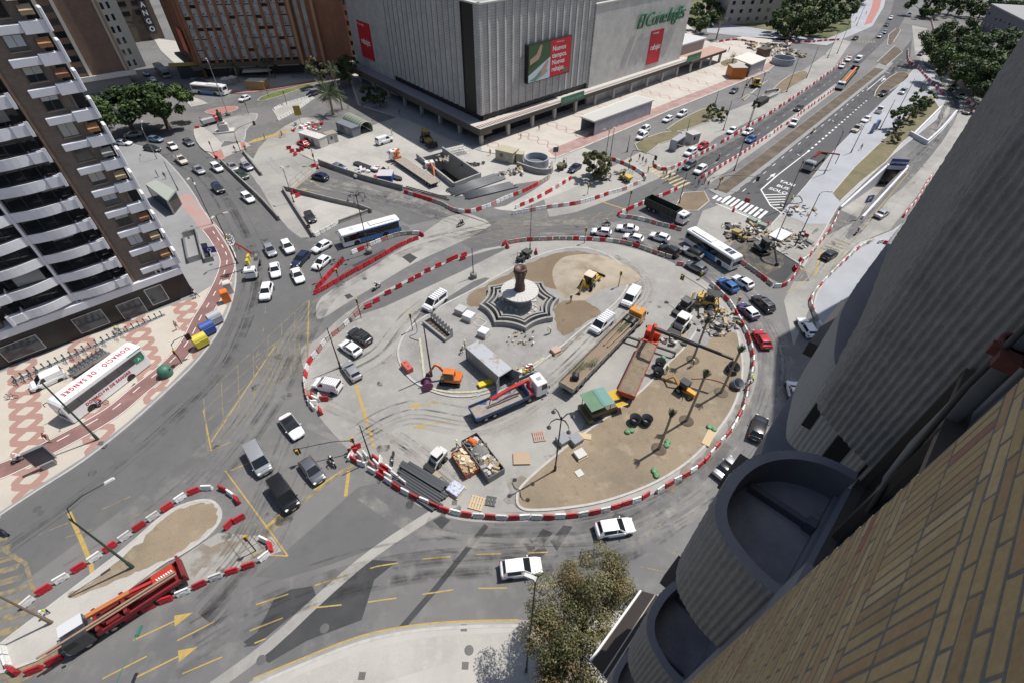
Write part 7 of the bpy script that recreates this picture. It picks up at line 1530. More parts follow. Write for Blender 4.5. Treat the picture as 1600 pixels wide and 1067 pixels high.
W_=[((721,552),'bent','lime','navy','worker in a lime vest bending at the long side of the steel container',R(0)),((727,545),'stand','lime','black','worker in a lime vest standing right against the steel container',R(200)),((692,600),'stand','lime','grey','worker in a lime vest beside the mini excavator tracks',R(60)),((714,699),'walk','lime','navy','worker in a lime vest beside the skip of debris',R(0)),((891.6,474),'stand','green','khaki','man in green beside the backhoe arm near the fountain',R(120)),((860,522),'bent','lime','navy','worker stooping on the rubble below the fountain',R(200)),((1094,436),'stand','lime','navy','worker in lime on the kerb by the queue of cars',R(200)),((1082,572),'bent','lime','navy','worker in lime stooping over a palm pit',R(220)),((1040,583),'stand','lime','grey','worker in lime by the black tubs at the kerb',R(30)),((1174,598),'bent','lime','navy','worker in lime bent over the right barriers',R(140)),((1168,606),'stand','red','navy','worker in red by the right barriers',R(170)),((78,957),'bent','lime','navy','worker in lime next to the standing wooden pole',R(300)),((136,1010),'bent','lime','khaki','worker in lime by the front corner of the rig truck',R(200)),((1206,390),'stand','lime','navy','worker in lime beside the dark digger',R(200)),((1237,318),'bent','lime','white','worker in lime on the new grey paving',R(120)),((766,243),'walk','lime','grey','worker in lime walking near the beige cabin',R(250)),((814,218),'walk','orange','navy','worker in orange on the wavy plaza near the cabin',R(200)),((613,212),'stand','lime','navy','worker in lime at the nose of the white van',R(180)),((953,281),'stand','lime','navy','worker in lime next to the grey green tree',R(0)),((1012,270),'stand','lime','navy','flagman in lime at the barriers by the yellow crossing',R(300)),((807,473),'bent','lime','navy','worker in lime inside the fountain basin',R(90)),((784,478),'bent','white','navy','worker in white at the left rim of the fountain',R(20)),((1113,612),'bent','navy','navy','worker in dark clothes in the palm pit',R(20)) if 0 else ((1100,288),'stand','orange','navy','worker in orange at the crossing barriers',R(0)),((1394,112),'stand','lime','navy','officer in lime by the avenue dashes',R(0))]
for uv,po,t,l,lab,a in W_: P_(uv,po,t,l,lab,a,True,None,.14 if uv in((721,552),(727,545),(692,600),(891.6,474),(860,522),(1082,572),(807,473),(784,478),(1237,318)) else .0)
for k,(t,dx) in enumerate((('lime',-.25),('white',.25))):
    P_(None,'stand',t,'navy',('worker in lime' if k==0 else 'worker in white')+' standing in the raised lift basket',R(90),True,None,0,BASK+Vector((dx,0,.05)))
rp_=random.Random(13); cl_=['white','black','red','blue','grey','navy','green','khaki']
PED=[((1040,277),'stepping off the yellow crossing'),((1045,282),'halfway over the yellow crossing'),((1057,274),'on the far stripe of the yellow crossing'),((1084,288),'waiting at the median end of the crossing'),((1090,292),'beside the barriers at the median end'),((1105,294),'at the corner of the median soil'),((998,252),'on the pavement behind the signal arm'),((1003,256),'in the group under the signal arm'),((1008,259),'at the edge of the group under the signal arm'),((1019,262),'apart from the group under the signal arm'),((415,220),'on the yellow striped crossing'),((368.5,239),'on the pale traffic island'),((385,238),'at the kerb of the striped crossing'),((279.6,516),'on the bike path by the signal'),((80,690),'beside the advertising panel'),((306,462),'by the shop corner of the white balconied block'),((309,466),'right behind another at the shop corner'),((260,281),'near the glass kiosk'),((248,278),'just behind the glass kiosk'),((1088,98),'on the wavy plaza near the orange kiosk'),((1106,93),'farther out on the wavy plaza'),((1138,82),'by the small plaza tree'),((568,174),'in the shade left of the department store'),((585,188),'alone on the shaded paving'),((604,165),'close to the shaded canopy'),((625,181),'under the shaded canopy edge'),((660,187),'in the deep shade by the canopy'),((467,122),'on the shop pavement under the orange block'),((459,123),'near the shop awning'),((430,124),'by the kiosk awning'),((480,124),'beside the palms on the shop pavement'),((1340,17),'on the far promenade, first'),((1348,12),'on the far promenade by the red path'),((1332,28),'near the dark turning car'),((1352,24),'by the dark box on the promenade'),((1325,40),'at the promenade kerb'),((1336,34),'walking the promenade middle'),((842,205),'between the taxi shed and the canopy'),((915,217),'at the open end of the white roofed shed'),((1290,516),'in the shade on the right pavement'),((545,172),'by the green glazed entrance'),((1343,236),'by the blue board')]
LB=['person in a %s top ','person wearing %s ','pedestrian in %s ']
for i,(uv,wh) in enumerate(PED): t=cl_[(i*3)%8]; P_(uv,'walk' if i%3 else 'stand',t,cl_[(i*5+1)%8] if cl_[(i*5+1)%8]!=t else 'navy',(LB[i%3]%t)+wh,rp_.uniform(0,6.28),None,None,.14)
# two wheelers
def motorbike(lab,F,Rr,col,rider=None,second=None,name='motorbike'):
    e=empty(name); tag(e,lab,'motorbike'); put(e,F,Rr,.5,.02)
    for x in (.65,-.65):
        b=MB(); b.M=Matrix.Translation((x,0,.31))@Matrix.Rotation(R(90),4,'X'); b.lathe([(.2,-.06),(.30,-.06),(.32,0),(.30,.06),(.2,.06)],14); b.build('wheel',tyre,e)
    b=MB(); b.box((-.1,0,.62),(.75,.26,.3),0,taper=.8); b.box((.35,0,.72),(.35,.3,.3),0,ry=-.5,taper=.7); b.box((-.62,0,.74),(.4,.28,.14),0); b.build('body',pm_(col),e,bevel=.04)
    b=MB(); b.box((-.25,0,.82),(.75,.27,.1)); b.build('seat',trim,e,bevel=.03); b=MB(); b.tube([(.62,0,.32),(.5,0,.75),(.42,0,1.0)],.04,6); b.tube([(.36,-.36,1.02),(.44,0,1.0),(.36,.36,1.02)],.022,6); b.build('fork',steel,e); b=MB(); b.box((.6,0,.85),(.12,.2,.16)); b.build('headlight',hl,e)
    for k,rd in enumerate([r for r in (rider,second) if r]):
        o=P_(None,'ride',rd,'navy','rider in %s %s on the %s'%(rd,'at the handlebar' if k==0 else 'on the back seat',lab.split(' ',1)[1] if 0 else lab)[:110],e.rotation_euler.z,True,None,0,e.location+Matrix.Rotation(e.rotation_euler.z,3,'Z')@Vector((-.22-.42*k,0,.0)))
    return e
MO=[('white scooter on the dark lane north of the ring',(582,453),(594,445),'white','black',None),('scooter carrying two on the pale lane',(715,352),(724,349),'grey','navy','black'),('black motorbike at the yellow stop line',(524,727),(514,714),'black','black',None),('black motorbike parked by the heaped barriers',(613,722),(615,708),'black',None,None),('red scooter on the avenue',(1121,250),(1125,245),'red','red',None),('dark motorbike on the right road',(1336,366),(1342,360),'black','grey',None),('scooter behind the small white hatchback',(944,350),(951,350),'grey','red',None),('dark motorbike on the new asphalt',(1268,209),(1272,203),'grey','lime',None),('grey motorbike under a bent rider by the wavy pavement edge',(24,719),(37,713),'silver','white',None),('motorbike cut by the left edge at the striped crossing',(-4,826),(9,832),'violet',None,None)]
for lab,F,Rr,c,r1,r2_ in MO:
    e=motorbike(lab,F,Rr,c)
    M=Matrix.Rotation(e.rotation_euler.z,3,'Z')
    for k,rd in enumerate([r for r in (r1,r2_) if r]):
        P_(None,'ride',rd,'navy' if rd!='navy' else 'black','rider in %s on the %s'%(rd,' '.join(lab.split()[:8])) if k==0 else 'passenger in %s behind the driver of the two up scooter'%rd,e.rotation_euler.z,True,None,0,e.location+M@Vector((-.22-.42*k,0,.02)))
def bicycle_proto():
    e=empty('bicycle')
    for x in (.52,-.52):
        b=MB(); b.M=Matrix.Translation((x,0,.34))@Matrix.Rotation(R(90),4,'X'); b.lathe([(.30,-.02),(.34,-.02),(.345,0),(.34,.02),(.30,.02)],16); 
        for k in range(6): a=k*math.pi/3; b.tube([(0,0,0),(.31*math.cos(a),.31*math.sin(a),0)],.006,4)
        b.build('wheel',tyre,e)
    b=MB(); b.tube([(-.52,0,.34),(-.1,0,.32),(.38,0,.72),(.52,0,.34)],.02,5); b.tube([(-.52,0,.34),(-.18,0,.78),(.38,0,.76)],.02,5); b.tube([(-.1,0,.32),(-.2,0,.92)],.02,5); b.build('frame',mat('bike_frame',(.12,.16,.22),.4,.4),e)
    b=MB(); b.box((-.21,0,.95),(.24,.13,.06)); b.build('saddle',trim,e); b=MB(); b.tube([(.38,0,.72),(.36,0,1.0)],.018,5); b.tube([(.28,-.26,1.03),(.36,0,1.0),(.28,.26,1.03)],.014,5); b.build('handlebar',trim,e); return e
BK=bicycle_proto(); first=[True]
def bike(p,rz,lab,grp=None,lean=0.):
    o=BK if first[0] else dup(BK); first[0]=False; o.location=p; o.rotation_euler=(lean,0,rz); 
    for k in ('group',):
        if k in o: del o[k]
    tag(o,lab,'bicycle',grp); return o
# docking row along the shopfront
dk=mat('dock_blue_grey',(.17,.21,.24),.5)
a0,a1=G(20,597,.14),G(258,492,.14); dd=(a1-a0); na=math.atan2(dd.y,dd.x)
b=MB(); b.box(tuple((a0+a1)/2+Vector((0,0,.05))),(dd.length,.55,.08),0,rz=na); tag(b.build('dock_rail',dk),'low blue grey rail of the bicycle docking row along the shopfront','bicycle rack')
for i in range(24):
    q=a0.lerp(a1,(i+.5)/24); b=MB(); b.box((0,0,.45),(.14,.22,.8),0,taper=.7); b.box((0,0,.9),(.2,.28,.12)); o=b.build('docking_post',mat('dock_dark',(.04,.045,.055),.5)); o.location=q; o.rotation_euler=(0,0,na); tag(o,'dark bicycle docking post in the row along the shopfront','docking post','bicycle docking posts along the shopfront')
    if i in (0,1,2,3,5,7,8,9,10,12,13,15,16): n_=Vector((math.sin(na),-math.cos(na),0)); bike(q+n_*-.75 if 0 else q+n_*.75,na+R(90),'parked hire bicycle standing in the docking row along the shopfront','hire bicycles in the docking row')
# cyclists
for lab,uv,rz,t in (('ridden bicycle between the coach and the bike path',(160,633),R(215),'red'),('ridden bicycle on the yellow striped crossing',(441,214),R(200),'black'),('bicycle by the rider at the left docks',(186,520),R(20),'lime'),('bicycle ridden into the yellow avenue crossing',(1036,276),R(10),'white')):
    p=G(*uv,.14); e=bike(p,rz,lab); P_(None,'ride',t,'navy' if t!='navy' else 'black','cyclist in %s on the %s'%(t,lab),rz,None,None,0,p+Matrix.Rotation(rz,3,'Z')@Vector((-.22,0,-.0)))
bike(G(20,622,.14),R(10),'bicycle standing alone on the wavy pavement at the left edge'); bike(G(1273,364,.14),R(30),'bicycle leaning in the right hand works'); bike(G(985,273,.05),R(10),'bicycle by the compactor near the grey green tree')
# trailer with bicycles behind the service van
e=empty('bicycle_trailer'); f_,r_=G(113,585,.6),G(168,550,.6); d=f_-r_; m=(f_+r_)/2; e.location=(m.x,m.y,.14); e.rotation_euler=(0,0,math.atan2(d.y,d.x)); tag(e,'low trailer loaded with a row of bicycles behind the service van','trailer'); L=d.length/2
b=MB(); b.bb(-L,L,-.85,.85,.5,.58); b.tube([(L,-.6,.55),(L+1.2,0,.5),(L,.6,.55)],.04,6); b.bb(-L,L,.82,.88,.58,.95); b.bb(-L,L,-.88,-.82,.58,.95); b.build('bed',steel,e); [wheel(e,0,s_*.95,.3,.2,.18) for s_ in (1,-1)]
M=Matrix.Translation(e.location)@Matrix.Rotation(e.rotation_euler.z,4,'Z')
for i in range(8): bike(M@Vector((-L+.4+i*(2*L-.8)/7,0,.58)),e.rotation_euler.z+R(90),'bicycle standing crosswise on the low trailer','bicycles on the trailer')
# ================================================================ fountain, pit, cabins, site material
def E_(name,lab,cat,uv=None,rz=0.,z=0.,group=None,zz=0.): 
    e=empty(name); tag(e,lab,cat,group)
    if uv: p=G(uv[0],uv[1],zz); e.location=(p.x,p.y,z); e.rotation_euler=(0,0,rz)
    return e
def az2(a,b,z=0.): d=G(*b,z)-G(*a,z); return math.atan2(d.y,d.x)
stn=mat('fountain_stone',(.30,.295,.285),.75,var=[(.8,(.21,.205,.20),.4,.7)],grain=(10,.12)); stw=mat('fountain_pale',(.52,.51,.49),.7,var=(1.2,(.48,.47,.45),.45,.75)); bas=mat('basin_dark',(.045,.05,.055),.4); rubm=mat('rubble_pale',(.34,.325,.30),.9,var=[(1.5,(.30,.29,.27),.4,.65)],grain=(6,.3),bump=(5,1.,.2)); brz=mat('bronze_brown',(.055,.027,.02),.45,var=(1.5,(.12,.055,.035),.45,.75),bump=(6,.6,.08))
ft=E_('fountain','star shaped stone fountain with a white round bowl and a dark brown column','fountain')
fp=[G(*q,.5) for q in ((782,442.5),(863.5,443),(884,469),(869,504),(823.5,520),(775,508),(759,472))]; fc=(fp[0]+fp[4])/4+(fp[2]+fp[6])/4; fc.z=.14; FR=.95*sum((Vector((q.x,q.y,0))-Vector((fc.x,fc.y,0))).length for q in fp)/7
q=fp[2]-fc; A0=math.atan2(q.y,q.x); ft.location=fc
def star(Rr,k=.845,n=6,sides=8):
    out=[]
    for i in range(sides):
        a0=A0+i*2*math.pi/sides; a1=A0+(i+1)*2*math.pi/sides; p0=Vector((Rr*math.cos(a0),Rr*math.sin(a0),0)); p1=Vector((Rr*math.cos(a1),Rr*math.sin(a1),0)); mid=(p0+p1)/2; md=mid.normalized()
        for j in range(n): t=j/n; out.append(p0.lerp(p1,t)-md*(mid.length-Rr*k)*4*t*(1-t))
    return out
for nm,R0,R1,h,m in (('outer_wall',1.0,.93,.95,stn),('middle_wall',.84,.79,1.15,stn),('inner_wall',.72,.66,1.05,stn)):
    b=MB(); o,i_=star(FR*R0),star(FR*R1); N=len(o); b.loft([[o[j]+Vector((0,0,0)),i_[j],i_[j]+Vector((0,0,h)),o[j]+Vector((0,0,h))] for j in range(N)]+[[o[0],i_[0],i_[0]+Vector((0,0,h)),o[0]+Vector((0,0,h))]],0,True,False,False); b.build(nm,m,ft)
b=MB(); o=star(FR*.95); b.prism(o,0,.32); b.build('outer_basin',bas,ft); b=MB(); o=star(FR*.67); b.prism(o,.3,.55); b.build('inner_floor',rubm,ft)
b=MB(); b.lathe([(1.55,.5),(1.45,1.2),(1.2,2.2),(1.3,3.0)],20); b.build('pedestal',stn,ft)
b=MB(); rr_=random.Random(2)
for i in range(40): a=rr_.uniform(0,6.28); r=rr_.uniform(1.8,FR*.55); s_=rr_.uniform(.12,.38); b.box((r*math.cos(a),r*math.sin(a),.6),(s_*1.6,s_,s_*.7),0,rz=a*3,rx=rr_.uniform(-.4,.4))
tag(b.build('broken_slabs',[stw],ft),kind='stuff')
b=MB(); n=26
for i in range(n):
    a,a2=2*math.pi*i/n,2*math.pi*(i+.94)/n; f=lambda r,t,z: Vector((r*math.cos(t),r*math.sin(t),z))
    b.add([f(.7,a,3.45),f(3.15,a,3.28),f(3.15,a2,3.28),f(.7,a2,3.45),f(.7,a,3.15),f(3.15,a,3.06),f(3.15,a2,3.06),f(.7,a2,3.15)],[(0,1,2,3),(4,7,6,5),(1,5,6,2),(0,4,5,1),(3,2,6,7)])
b.lathe([(.6,3.1),(3.05,3.02),(3.1,3.2),(.6,3.4)],26,1); b.build('bowl',[stw,stn],ft)
b=MB(); b.lathe([(.95,3.3),(.85,3.8),(.72,4.6),(.70,5.6),(.78,6.3),(1.0,6.9),(1.08,7.4),(1.0,7.75),(.7,7.6),(.3,7.4),(0,7.35)],18); co=b.build('column',brz,ft)
b=MB()
for i in range(9): a=i*.7; b.tube([(.78*math.cos(a),.78*math.sin(a),3.9),(.62*math.cos(a+.3),.62*math.sin(a+.3),5.0),(.74*math.cos(a+.5),.74*math.sin(a+.5),6.2),(1.0*math.cos(a+.6),1.0*math.sin(a+.6),7.3)],[.14,.1,.12,.2],6)
b.build('relief_figures',brz,co)
# pit with concrete walls below street level
cpw=mat('pit_concrete',(.36,.355,.345),.8,var=(.8,(.27,.265,.26),.4,.7),grain=(8,.08))
pit=E_('access_pit','open rectangular access pit with concrete walls beside the pipe stacks','pit')
b=MB(); P4=[Vector((p.x,p.y,0)) for p in PIT]; cen=sum(P4,Vector())/4
for i in range(4):
    a,c=P4[i],P4[(i+1)%4]
    if i==0: b.ribbon([a,c],.35,-4.6,.03); continue
    b.ribbon([a,c],.4,-4.6,1.35)
b.build('wall',cpw,pit); b=MB(); b.prism([(cen+(p-cen)*1.02) for p in P4],-4.7,-4.6); b.build('floor',mat('pit_floor',(.05,.04,.035),.95),pit)
# tunnel ramp
rmp=E_('tunnel_ramp','white walled tunnel ramp with a blue board over its dark mouth on the right','ramp'); Q4=[Vector((p.x,p.y,0)) for p in RAMP]
b=MB(); z1=-4.4; b.add([Q4[0],Q4[3],Q4[2]+Vector((0,0,z1)),Q4[1]+Vector((0,0,z1))],[(0,1,2,3)]); b.build('ramp_lane',concr,rmp)
wr=mat('ramp_white',(.62,.63,.67),.7,var=(.5,(.52,.53,.57),.4,.7)); b=MB()
for a,c in ((Q4[0],Q4[1]),(Q4[3],Q4[2])): b.ribbon([a,c],.45,-4.6,.75)
b.build('side_wall',wr,rmp); d=(Q4[1]-Q4[0]).normalized(); b=MB(); b.ribbon([Q4[1]-d*.1,Q4[2]-d*.1],1.2,.0,.9,0); b.build('lintel',wr,rmp); b=MB(); b.add([Q4[1],Q4[2],Q4[2]+Vector((0,0,-4.6)),Q4[1]+Vector((0,0,-4.6))],[(0,1,2,3)]); b.build('dark_mouth',dark,rmp)
m_=(Q4[1]+Q4[2])/2; wd=(Q4[2]-Q4[1]); b=MB(); b.box(tuple(m_-d*.4+Vector((0,0,1.75))),(wd.length*.8,.2,1.7),0,rz=math.atan2(wd.y,wd.x)); bo=b.build('board',mat('board_blue',(.03,.05,.20),.5),rmp); text('board_lettering','Aparcamiento',.85,whitep,frame(m_-d*.55+Vector((0,0,1.75)),wd.normalized(),(0,0,1)),bo)
lwall('white wall of the upper ramp on its left',[(1426,214),(1450,190),(1468,172)],1.1,.5,z=0,m=wr); lwall('white wall of the upper ramp on its right',[(1446,226),(1470,204),(1492,178)],1.1,.5,m=wr); lwall('white cross wall closing the upper ramp',[(1420,212),(1447,227)],1.2,.5,m=wr); lwall('pale curved wall of the service tunnel mouth',[(1178,170),(1196,158),(1213,150),(1216,143),(1196,146)],.9,.5,m=cpw)
b=MB(); tm=G(1188,163); b.box((0,0,.8),(7,2.4,1.6)); o=b.build('tunnel_mouth',dark); o.location=tm; o.rotation_euler=(0,0,AVE); tag(o,'dark round tunnel mouth on the service road','tunnel mouth')
b=MB(); b.strip([tm+Vector((0,0,0)),G(1196,157)],4,.02); 
# steel container with open doors
cst=mat('container_grey',(.27,.29,.31),.5,.2,var=(.6,(.22,.235,.25),.4,.7)); crf=mat('container_roof',(.42,.44,.47),.5,.2,var=[(.9,(.32,.22,.15),.52,.66)])
f_,r_=G(790,583,2.6),G(738,538,2.6); d=f_-r_; e=E_('steel_container','grey steel container with rusty roof and both doors open on the gravel island','container'); m=(f_+r_)/2; e.location=(m.x,m.y,.15); e.rotation_euler=(0,0,math.atan2(d.y,d.x)); L=d.length/2; w=1.22
b=MB()
for s_ in (1,-1):
    n=24; pts=[]
    for i in range(n+1): x=-L+2*L*i/n; pts+=[(x,s_*(w-(.05 if i%2 else 0)))]
    b.loft([[Vector((x,y,.1)),Vector((x,y,2.55))] for x,y in pts],0,False,False,False)
b.bb(-L-.02,-L+.04,-w,w,.1,2.55); b.bb(-L,L,-w,w,0,.12)
for x in (-L,L): 
    for s_ in (1,-1): b.box((x,s_*w,1.3),(.12,.12,2.6))
b.bb(L-.05,L+.05,-w,w,2.45,2.6); b.build('shell',cst,e); b=MB()
for i in range(20): b.bb(-L+i*2*L/20,-L+(i+.55)*2*L/20,-w,w,2.55,2.60,0)
b.bb(-L,L,-w,w,2.52,2.57); b.build('roof',crf,e)
for s_,a in ((1,.35),(-1,-1.0)): b=MB(); b.M=Matrix.Translation((L,s_*w,0))@Matrix.Rotation(a,4,'Z'); b.bb(0,1.15,-.03,.03,.12,2.5); b.build('door',mat('container_door',(.20,.22,.24),.5,.2),e)
# cabins and shelters
def cabin(name,lab,cat,uv0,uv1,z,W,H,m,mr=None,rzadd=0.,win=1,z0=.05):
    a,c=G(*uv0,z),G(*uv1,z); d=c-a; mm=(a+c)/2; e=E_(name,lab,cat); e.location=(mm.x,mm.y,z0); e.rotation_euler=(0,0,math.atan2(d.y,d.x)); L=d.length/2
    b=MB(); b.bb(-L,L,-W/2,W/2,0,H); bd=b.build('wall',m,e); b=MB(); b.bb(-L-.12,L+.12,-W/2-.12,W/2+.12,H,H+.14); b.build('roof',mr or m,e,bevel=.02)
    if win:
        for s_ in (1,-1):
            b=MB(); b.bb(-L*.5,-L*.1,s_*(W/2+.01)-.01,s_*(W/2+.01)+.01,H*.45,H*.8); b.build('window',glass,bd); b=MB(); b.bb(L*.2,L*.2+.85,s_*(W/2+.01)-.01,s_*(W/2+.01)+.01,.05,2.0 if H>2.2 else H*.8); b.build('door',steel,bd)
    return e,L
cwh=mat('cabin_white',(.58,.57,.54),.7,var=(.6,(.48,.47,.44),.4,.7)); cbe=mat('cabin_beige',(.42,.385,.29),.75,var=(.6,(.36,.33,.25),.4,.7))
cabin('site_cabin','white site cabin with a ribbed roof by the dark red car','cabin',(472,206),(504,216),2.4,2.6,2.4,cwh); cabin('site_cabin','shorter white site cabin with timber on its roof','cabin',(508,210),(523,206),2.4,2.6,2.3,cwh,planks); cabin('blue_grey_container','blue grey container full of bottles in front of the green entrance','container',(530,190),(555,200),2.4,2.5,2.4,mat('container_slate',(.17,.19,.22),.6))
cabin('site_cabin','beige site cabin beside the round concrete tank','cabin',(779,232),(806,238),2.6,3.4,2.7,cbe); cabin('site_hut','beige hut behind the round tank','cabin',(808,240),(818,241),2.2,2.0,2.3,cbe,win=0)
cabin('guard_cabin','pale cabin with a red foot beside the bus shelter','cabin',(1077,210),(1090,207),2.6,2.6,2.6,mat('cabin_pale',(.42,.42,.41),.7)); cabin('orange_kiosk','square orange kiosk on the wavy plaza','kiosk',(1141,106),(1164,106),3.2,5.0,3.6,mat('kiosk_orange',(.55,.17,.02),.5,var=(.5,(.48,.14,.02),.4,.7)),mat('kiosk_top',(.40,.37,.34),.7),win=0)
cabin('brown_kiosk','dark brown kiosk at the far end of the plaza','kiosk',(1189,78),(1200,76),2.8,3.5,2.9,mat('kiosk_brown',(.09,.06,.045),.6),win=0); cabin('striped_kiosk','kiosk with a cream awning roof in front of the orange block','kiosk',(386,124),(413,125),2.9,3.2,2.6,mat('kiosk_striped',(.40,.26,.10),.6),mat('awning_cream',(.52,.50,.43),.8),win=0); cabin('blue_skip','blue and white box full of rolls behind the works wall','box',(591,272),(613,272),1.6,3.2,1.7,mat('skip_blue',(.03,.06,.25),.5),mat('skip_top',(.5,.48,.5),.6),win=0)
def shed(name,lab,cat,uvs,H,m_roof,walls,zb=.12):
    p=[G(u,v,H) for u,v in uvs]; e=E_(name,lab,cat); b=MB(); b.prism(p,H-.02,H+.3); b.build('roof',m_roof,e); c=sum(p,Vector())/4
    q=[c+(v-c)*.94 for v in p]
    for i,(m,nm) in enumerate(walls):
        if m: b=MB(); b.ribbon([q[i],q[(i+1)%4]],.15,zb,H-.03); b.build(nm,m,e)
    b=MB(); [b.box((v.x,v.y,H/2),(.25,.25,H-.1)) for v in q]; tag(b.build('corner_frame',steel,e))
    return e,q
rib2=mat('roof_ribbed_white',(.58,.575,.55),.6); gl2=mat('glass_pale',(.36,.36,.40),.25,var=(.5,(.28,.29,.35),.4,.7))
sh,q=shed('glass_shed','long shed with a ribbed white roof and glass sides on the wavy plaza','shed',[(906,184),(928,192),(1022,158),(994,150)],3.9,rib2,[(None,''),(gl2,'glass_wall'),(mat('shed_navy',(.04,.05,.14),.5),'end_wall'),(gl2,'glass_wall')])
b=MB()
A,Bq,Cq,Dq=[G(u,v,4.22) for u,v in ((906,184),(928,192),(1022,158),(994,150))]
for i in range(34): t=i/33; b.strip([A.lerp(Dq,t),Bq.lerp(Cq,t)],.10,4.23)
tag(b.build('roof_ribs',steel,sh),kind='stuff')
shed('plaza_pavilion','flat white canopy pavilion with slatted walls behind the orange kiosk','pavilion',[(1145,92),(1174,103),(1198,93),(1170,83)],4.0,mat('pavilion_roof',(.6,.58,.54),.7),[(None,''),(gl2,'glass_wall'),(gl2,'glass_wall'),(None,'')])
gk,q=shed('glass_kiosk','dark glass kiosk with a grey green roof on the left pavement','kiosk',[(228,290),(262,316),(275,300),(244,283)],3.2,mat('roof_sage',(.33,.36,.32),.7),[(glass,'glass_wall'),(glass,'glass_wall'),(glass,'glass_wall'),(glass,'glass_wall')],.15)
shed('bus_shelter','small grey bus shelter by the red hatchback','bus shelter',[(1048,220),(1058,223),(1072,214),(1062,211)],2.6,mat('shelter_roof',(.33,.34,.37),.5),[(gl2,'glass_wall'),(None,''),(gl2,'glass_wall'),(gl2,'glass_wall')])
# green vaulted entrance
e=E_('glazed_entrance','long green vaulted glass entrance at the shade edge','entrance'); a,c=G(545,186,1.5),G(572,200,1.5); d=c-a; mm=(a+c)/2; e.location=(mm.x,mm.y,.1); e.rotation_euler=(0,0,math.atan2(d.y,d.x)); L=d.length/2
b=MB(); b.loft([[Vector((x,2.0*math.cos(t),1.0+1.9*math.sin(t))) for t in [math.pi*k/10 for k in range(11)]] for x in (-L,L)],0,False,False,True); b.bb(-L,L,-2,-1.9,0,1.0); b.bb(-L,L,1.9,2,0,1.0); b.build('vault',mat('vault_green',(.20,.25,.19),.35,spec=.6),e); b=MB()
for i in range(8): x=-L+2*L*i/7; b.tube([(x,2.05*math.cos(t),1.0+1.95*math.sin(t)) for t in [math.pi*k/10 for k in range(11)]],.09,5)
b.build('ribs',mat('vault_rib',(.48,.47,.40),.6),e)
# stairs on the left pavement
e=E_('station_stairs','railed station stair opening with a dark well on the left pavement','stairs'); p=[G(u,v,.15) for u,v in ((315,388),(327,386),(334,408),(322,411))]; b=MB(); b.prism(p,.15,.17); b.build('dark_well',dark,e); b=MB(); b.ribbon(p,.25,.15,1.1,closed=True); b.build('parapet',concg,e); b=MB(); q=[G(u,v,.15) for u,v in ((288,372),(308,366),(318,405),(296,412))]; b.ribbon(q,.08,.15,1.3,closed=True); b.build('railing',steel,e)
# recycling points
p=G(262,585); e=E_('bottle_bank','green dome shaped bottle bank on the kerb of the left pavement','bottle bank',(262,586),0,.14); b=MB(); b.lathe([(.85,0),(.95,.4),(.95,1.0),(.75,1.45),(.35,1.68),(0,1.72)],18); b.build('dome',mat('bank_green',(.05,.16,.11),.5),e); b=MB(); [b.cyl((.8*math.cos(a),.8*math.sin(a),1.15),(.95*math.cos(a),.95*math.sin(a),1.15),.14,.14,10) for a in (0,2.1,4.2)]; b.build('opening',trim,e)
for uv,m,lab in (((318,541),mat('bin_yellow',(.62,.52,.06),.5),'yellow recycling container, lowest of three on the left kerb'),((329,522),mat('bin_blue',(.04,.09,.35),.5),'blue recycling container between the yellow and the grey one'),((340,506),mat('bin_grey',(.38,.40,.42),.5),'grey recycling container, highest of three on the left kerb')):
    e=E_('recycling_container',lab,'recycling container',uv,R(50),.14); b=MB(); b.box((0,0,.95),(1.9,1.45,1.3),0,taper=1.08); b.build('body',m,e,bevel=.08); b=MB(); b.cyl((-.98,0,1.55),(.98,0,1.55),.72,.72,16); b.build('lid',m,e); b=MB(); b.box((0,0,.2),(1.6,1.2,.3)); b.build('base',trim,e)
for uv,m,lab,s_ in (((356,472),mat('toilet_orange',(.70,.17,.02),.5),'orange portable toilet beside the bike path',1),((360,458),cwh,'white portable toilet behind the orange one',1)):
    e=E_('portable_toilet',lab,'portable toilet',uv,R(35),.14); b=MB(); b.bb(-.6,.6,-.6,.6,0,2.1); b.build('shell',m,e,bevel=.05); b=MB(); b.bb(.6,.63,-.4,.4,.1,1.95); b.build('door',m,e); b=MB(); b.box((0,0,2.17),(1.25,1.25,.16),taper=.8); b.build('roof',m,e)
# tanks, skips, debris
for uv,Rr,h,lab in (((838,258),3.1,2.0,'round open concrete tank beside the beige cabin'),((1222,100),4.2,2.2,'round pale tank at the far corner of the plaza')):
    e=E_('round_tank',lab,'tank',uv,0,.0); b=MB(); b.lathe([(Rr,0),(Rr,h),(Rr-.3,h),(Rr-.3,.3),(0,.3)],28,0,smooth=False); b.build('shell',mat('tank_concrete',(.38,.40,.43),.7,var=(.8,(.30,.31,.33),.4,.7)),e); b=MB(); b.lathe([(Rr-.3,.5),(0,.5)],28); b.build('inside',mat('tank_inside',(.12,.14,.17),.6),e)
lwall('grey blocks wall around the round concrete tank',[(808,262),(838,272),(860,272),(862,260)],1.4,.5,m=concg)
def heap(par,nm,x0,x1,y0,y1,z,n,mats,smin=.12,smax=.5,seed=1):
    b=MB(); r=random.Random(seed)
    for i in range(n): s_=r.uniform(smin,smax); b.box((r.uniform(x0,x1),r.uniform(y0,y1),z+r.uniform(-.1,.35)),(s_*r.uniform(1,2.5),s_,s_*r.uniform(.2,.7)),r.randrange(len(mats)),rz=r.uniform(0,3.1),rx=r.uniform(-.5,.5),ry=r.uniform(-.5,.5))
    return tag(b.build(nm,mats,par),kind='stuff')
debris=[mat('debris_grey',(.30,.295,.285),.9),mat('debris_dark',(.10,.10,.10),.9),mat('debris_wood',(.40,.30,.18),.85),mat('debris_pale',(.52,.50,.46),.9)]
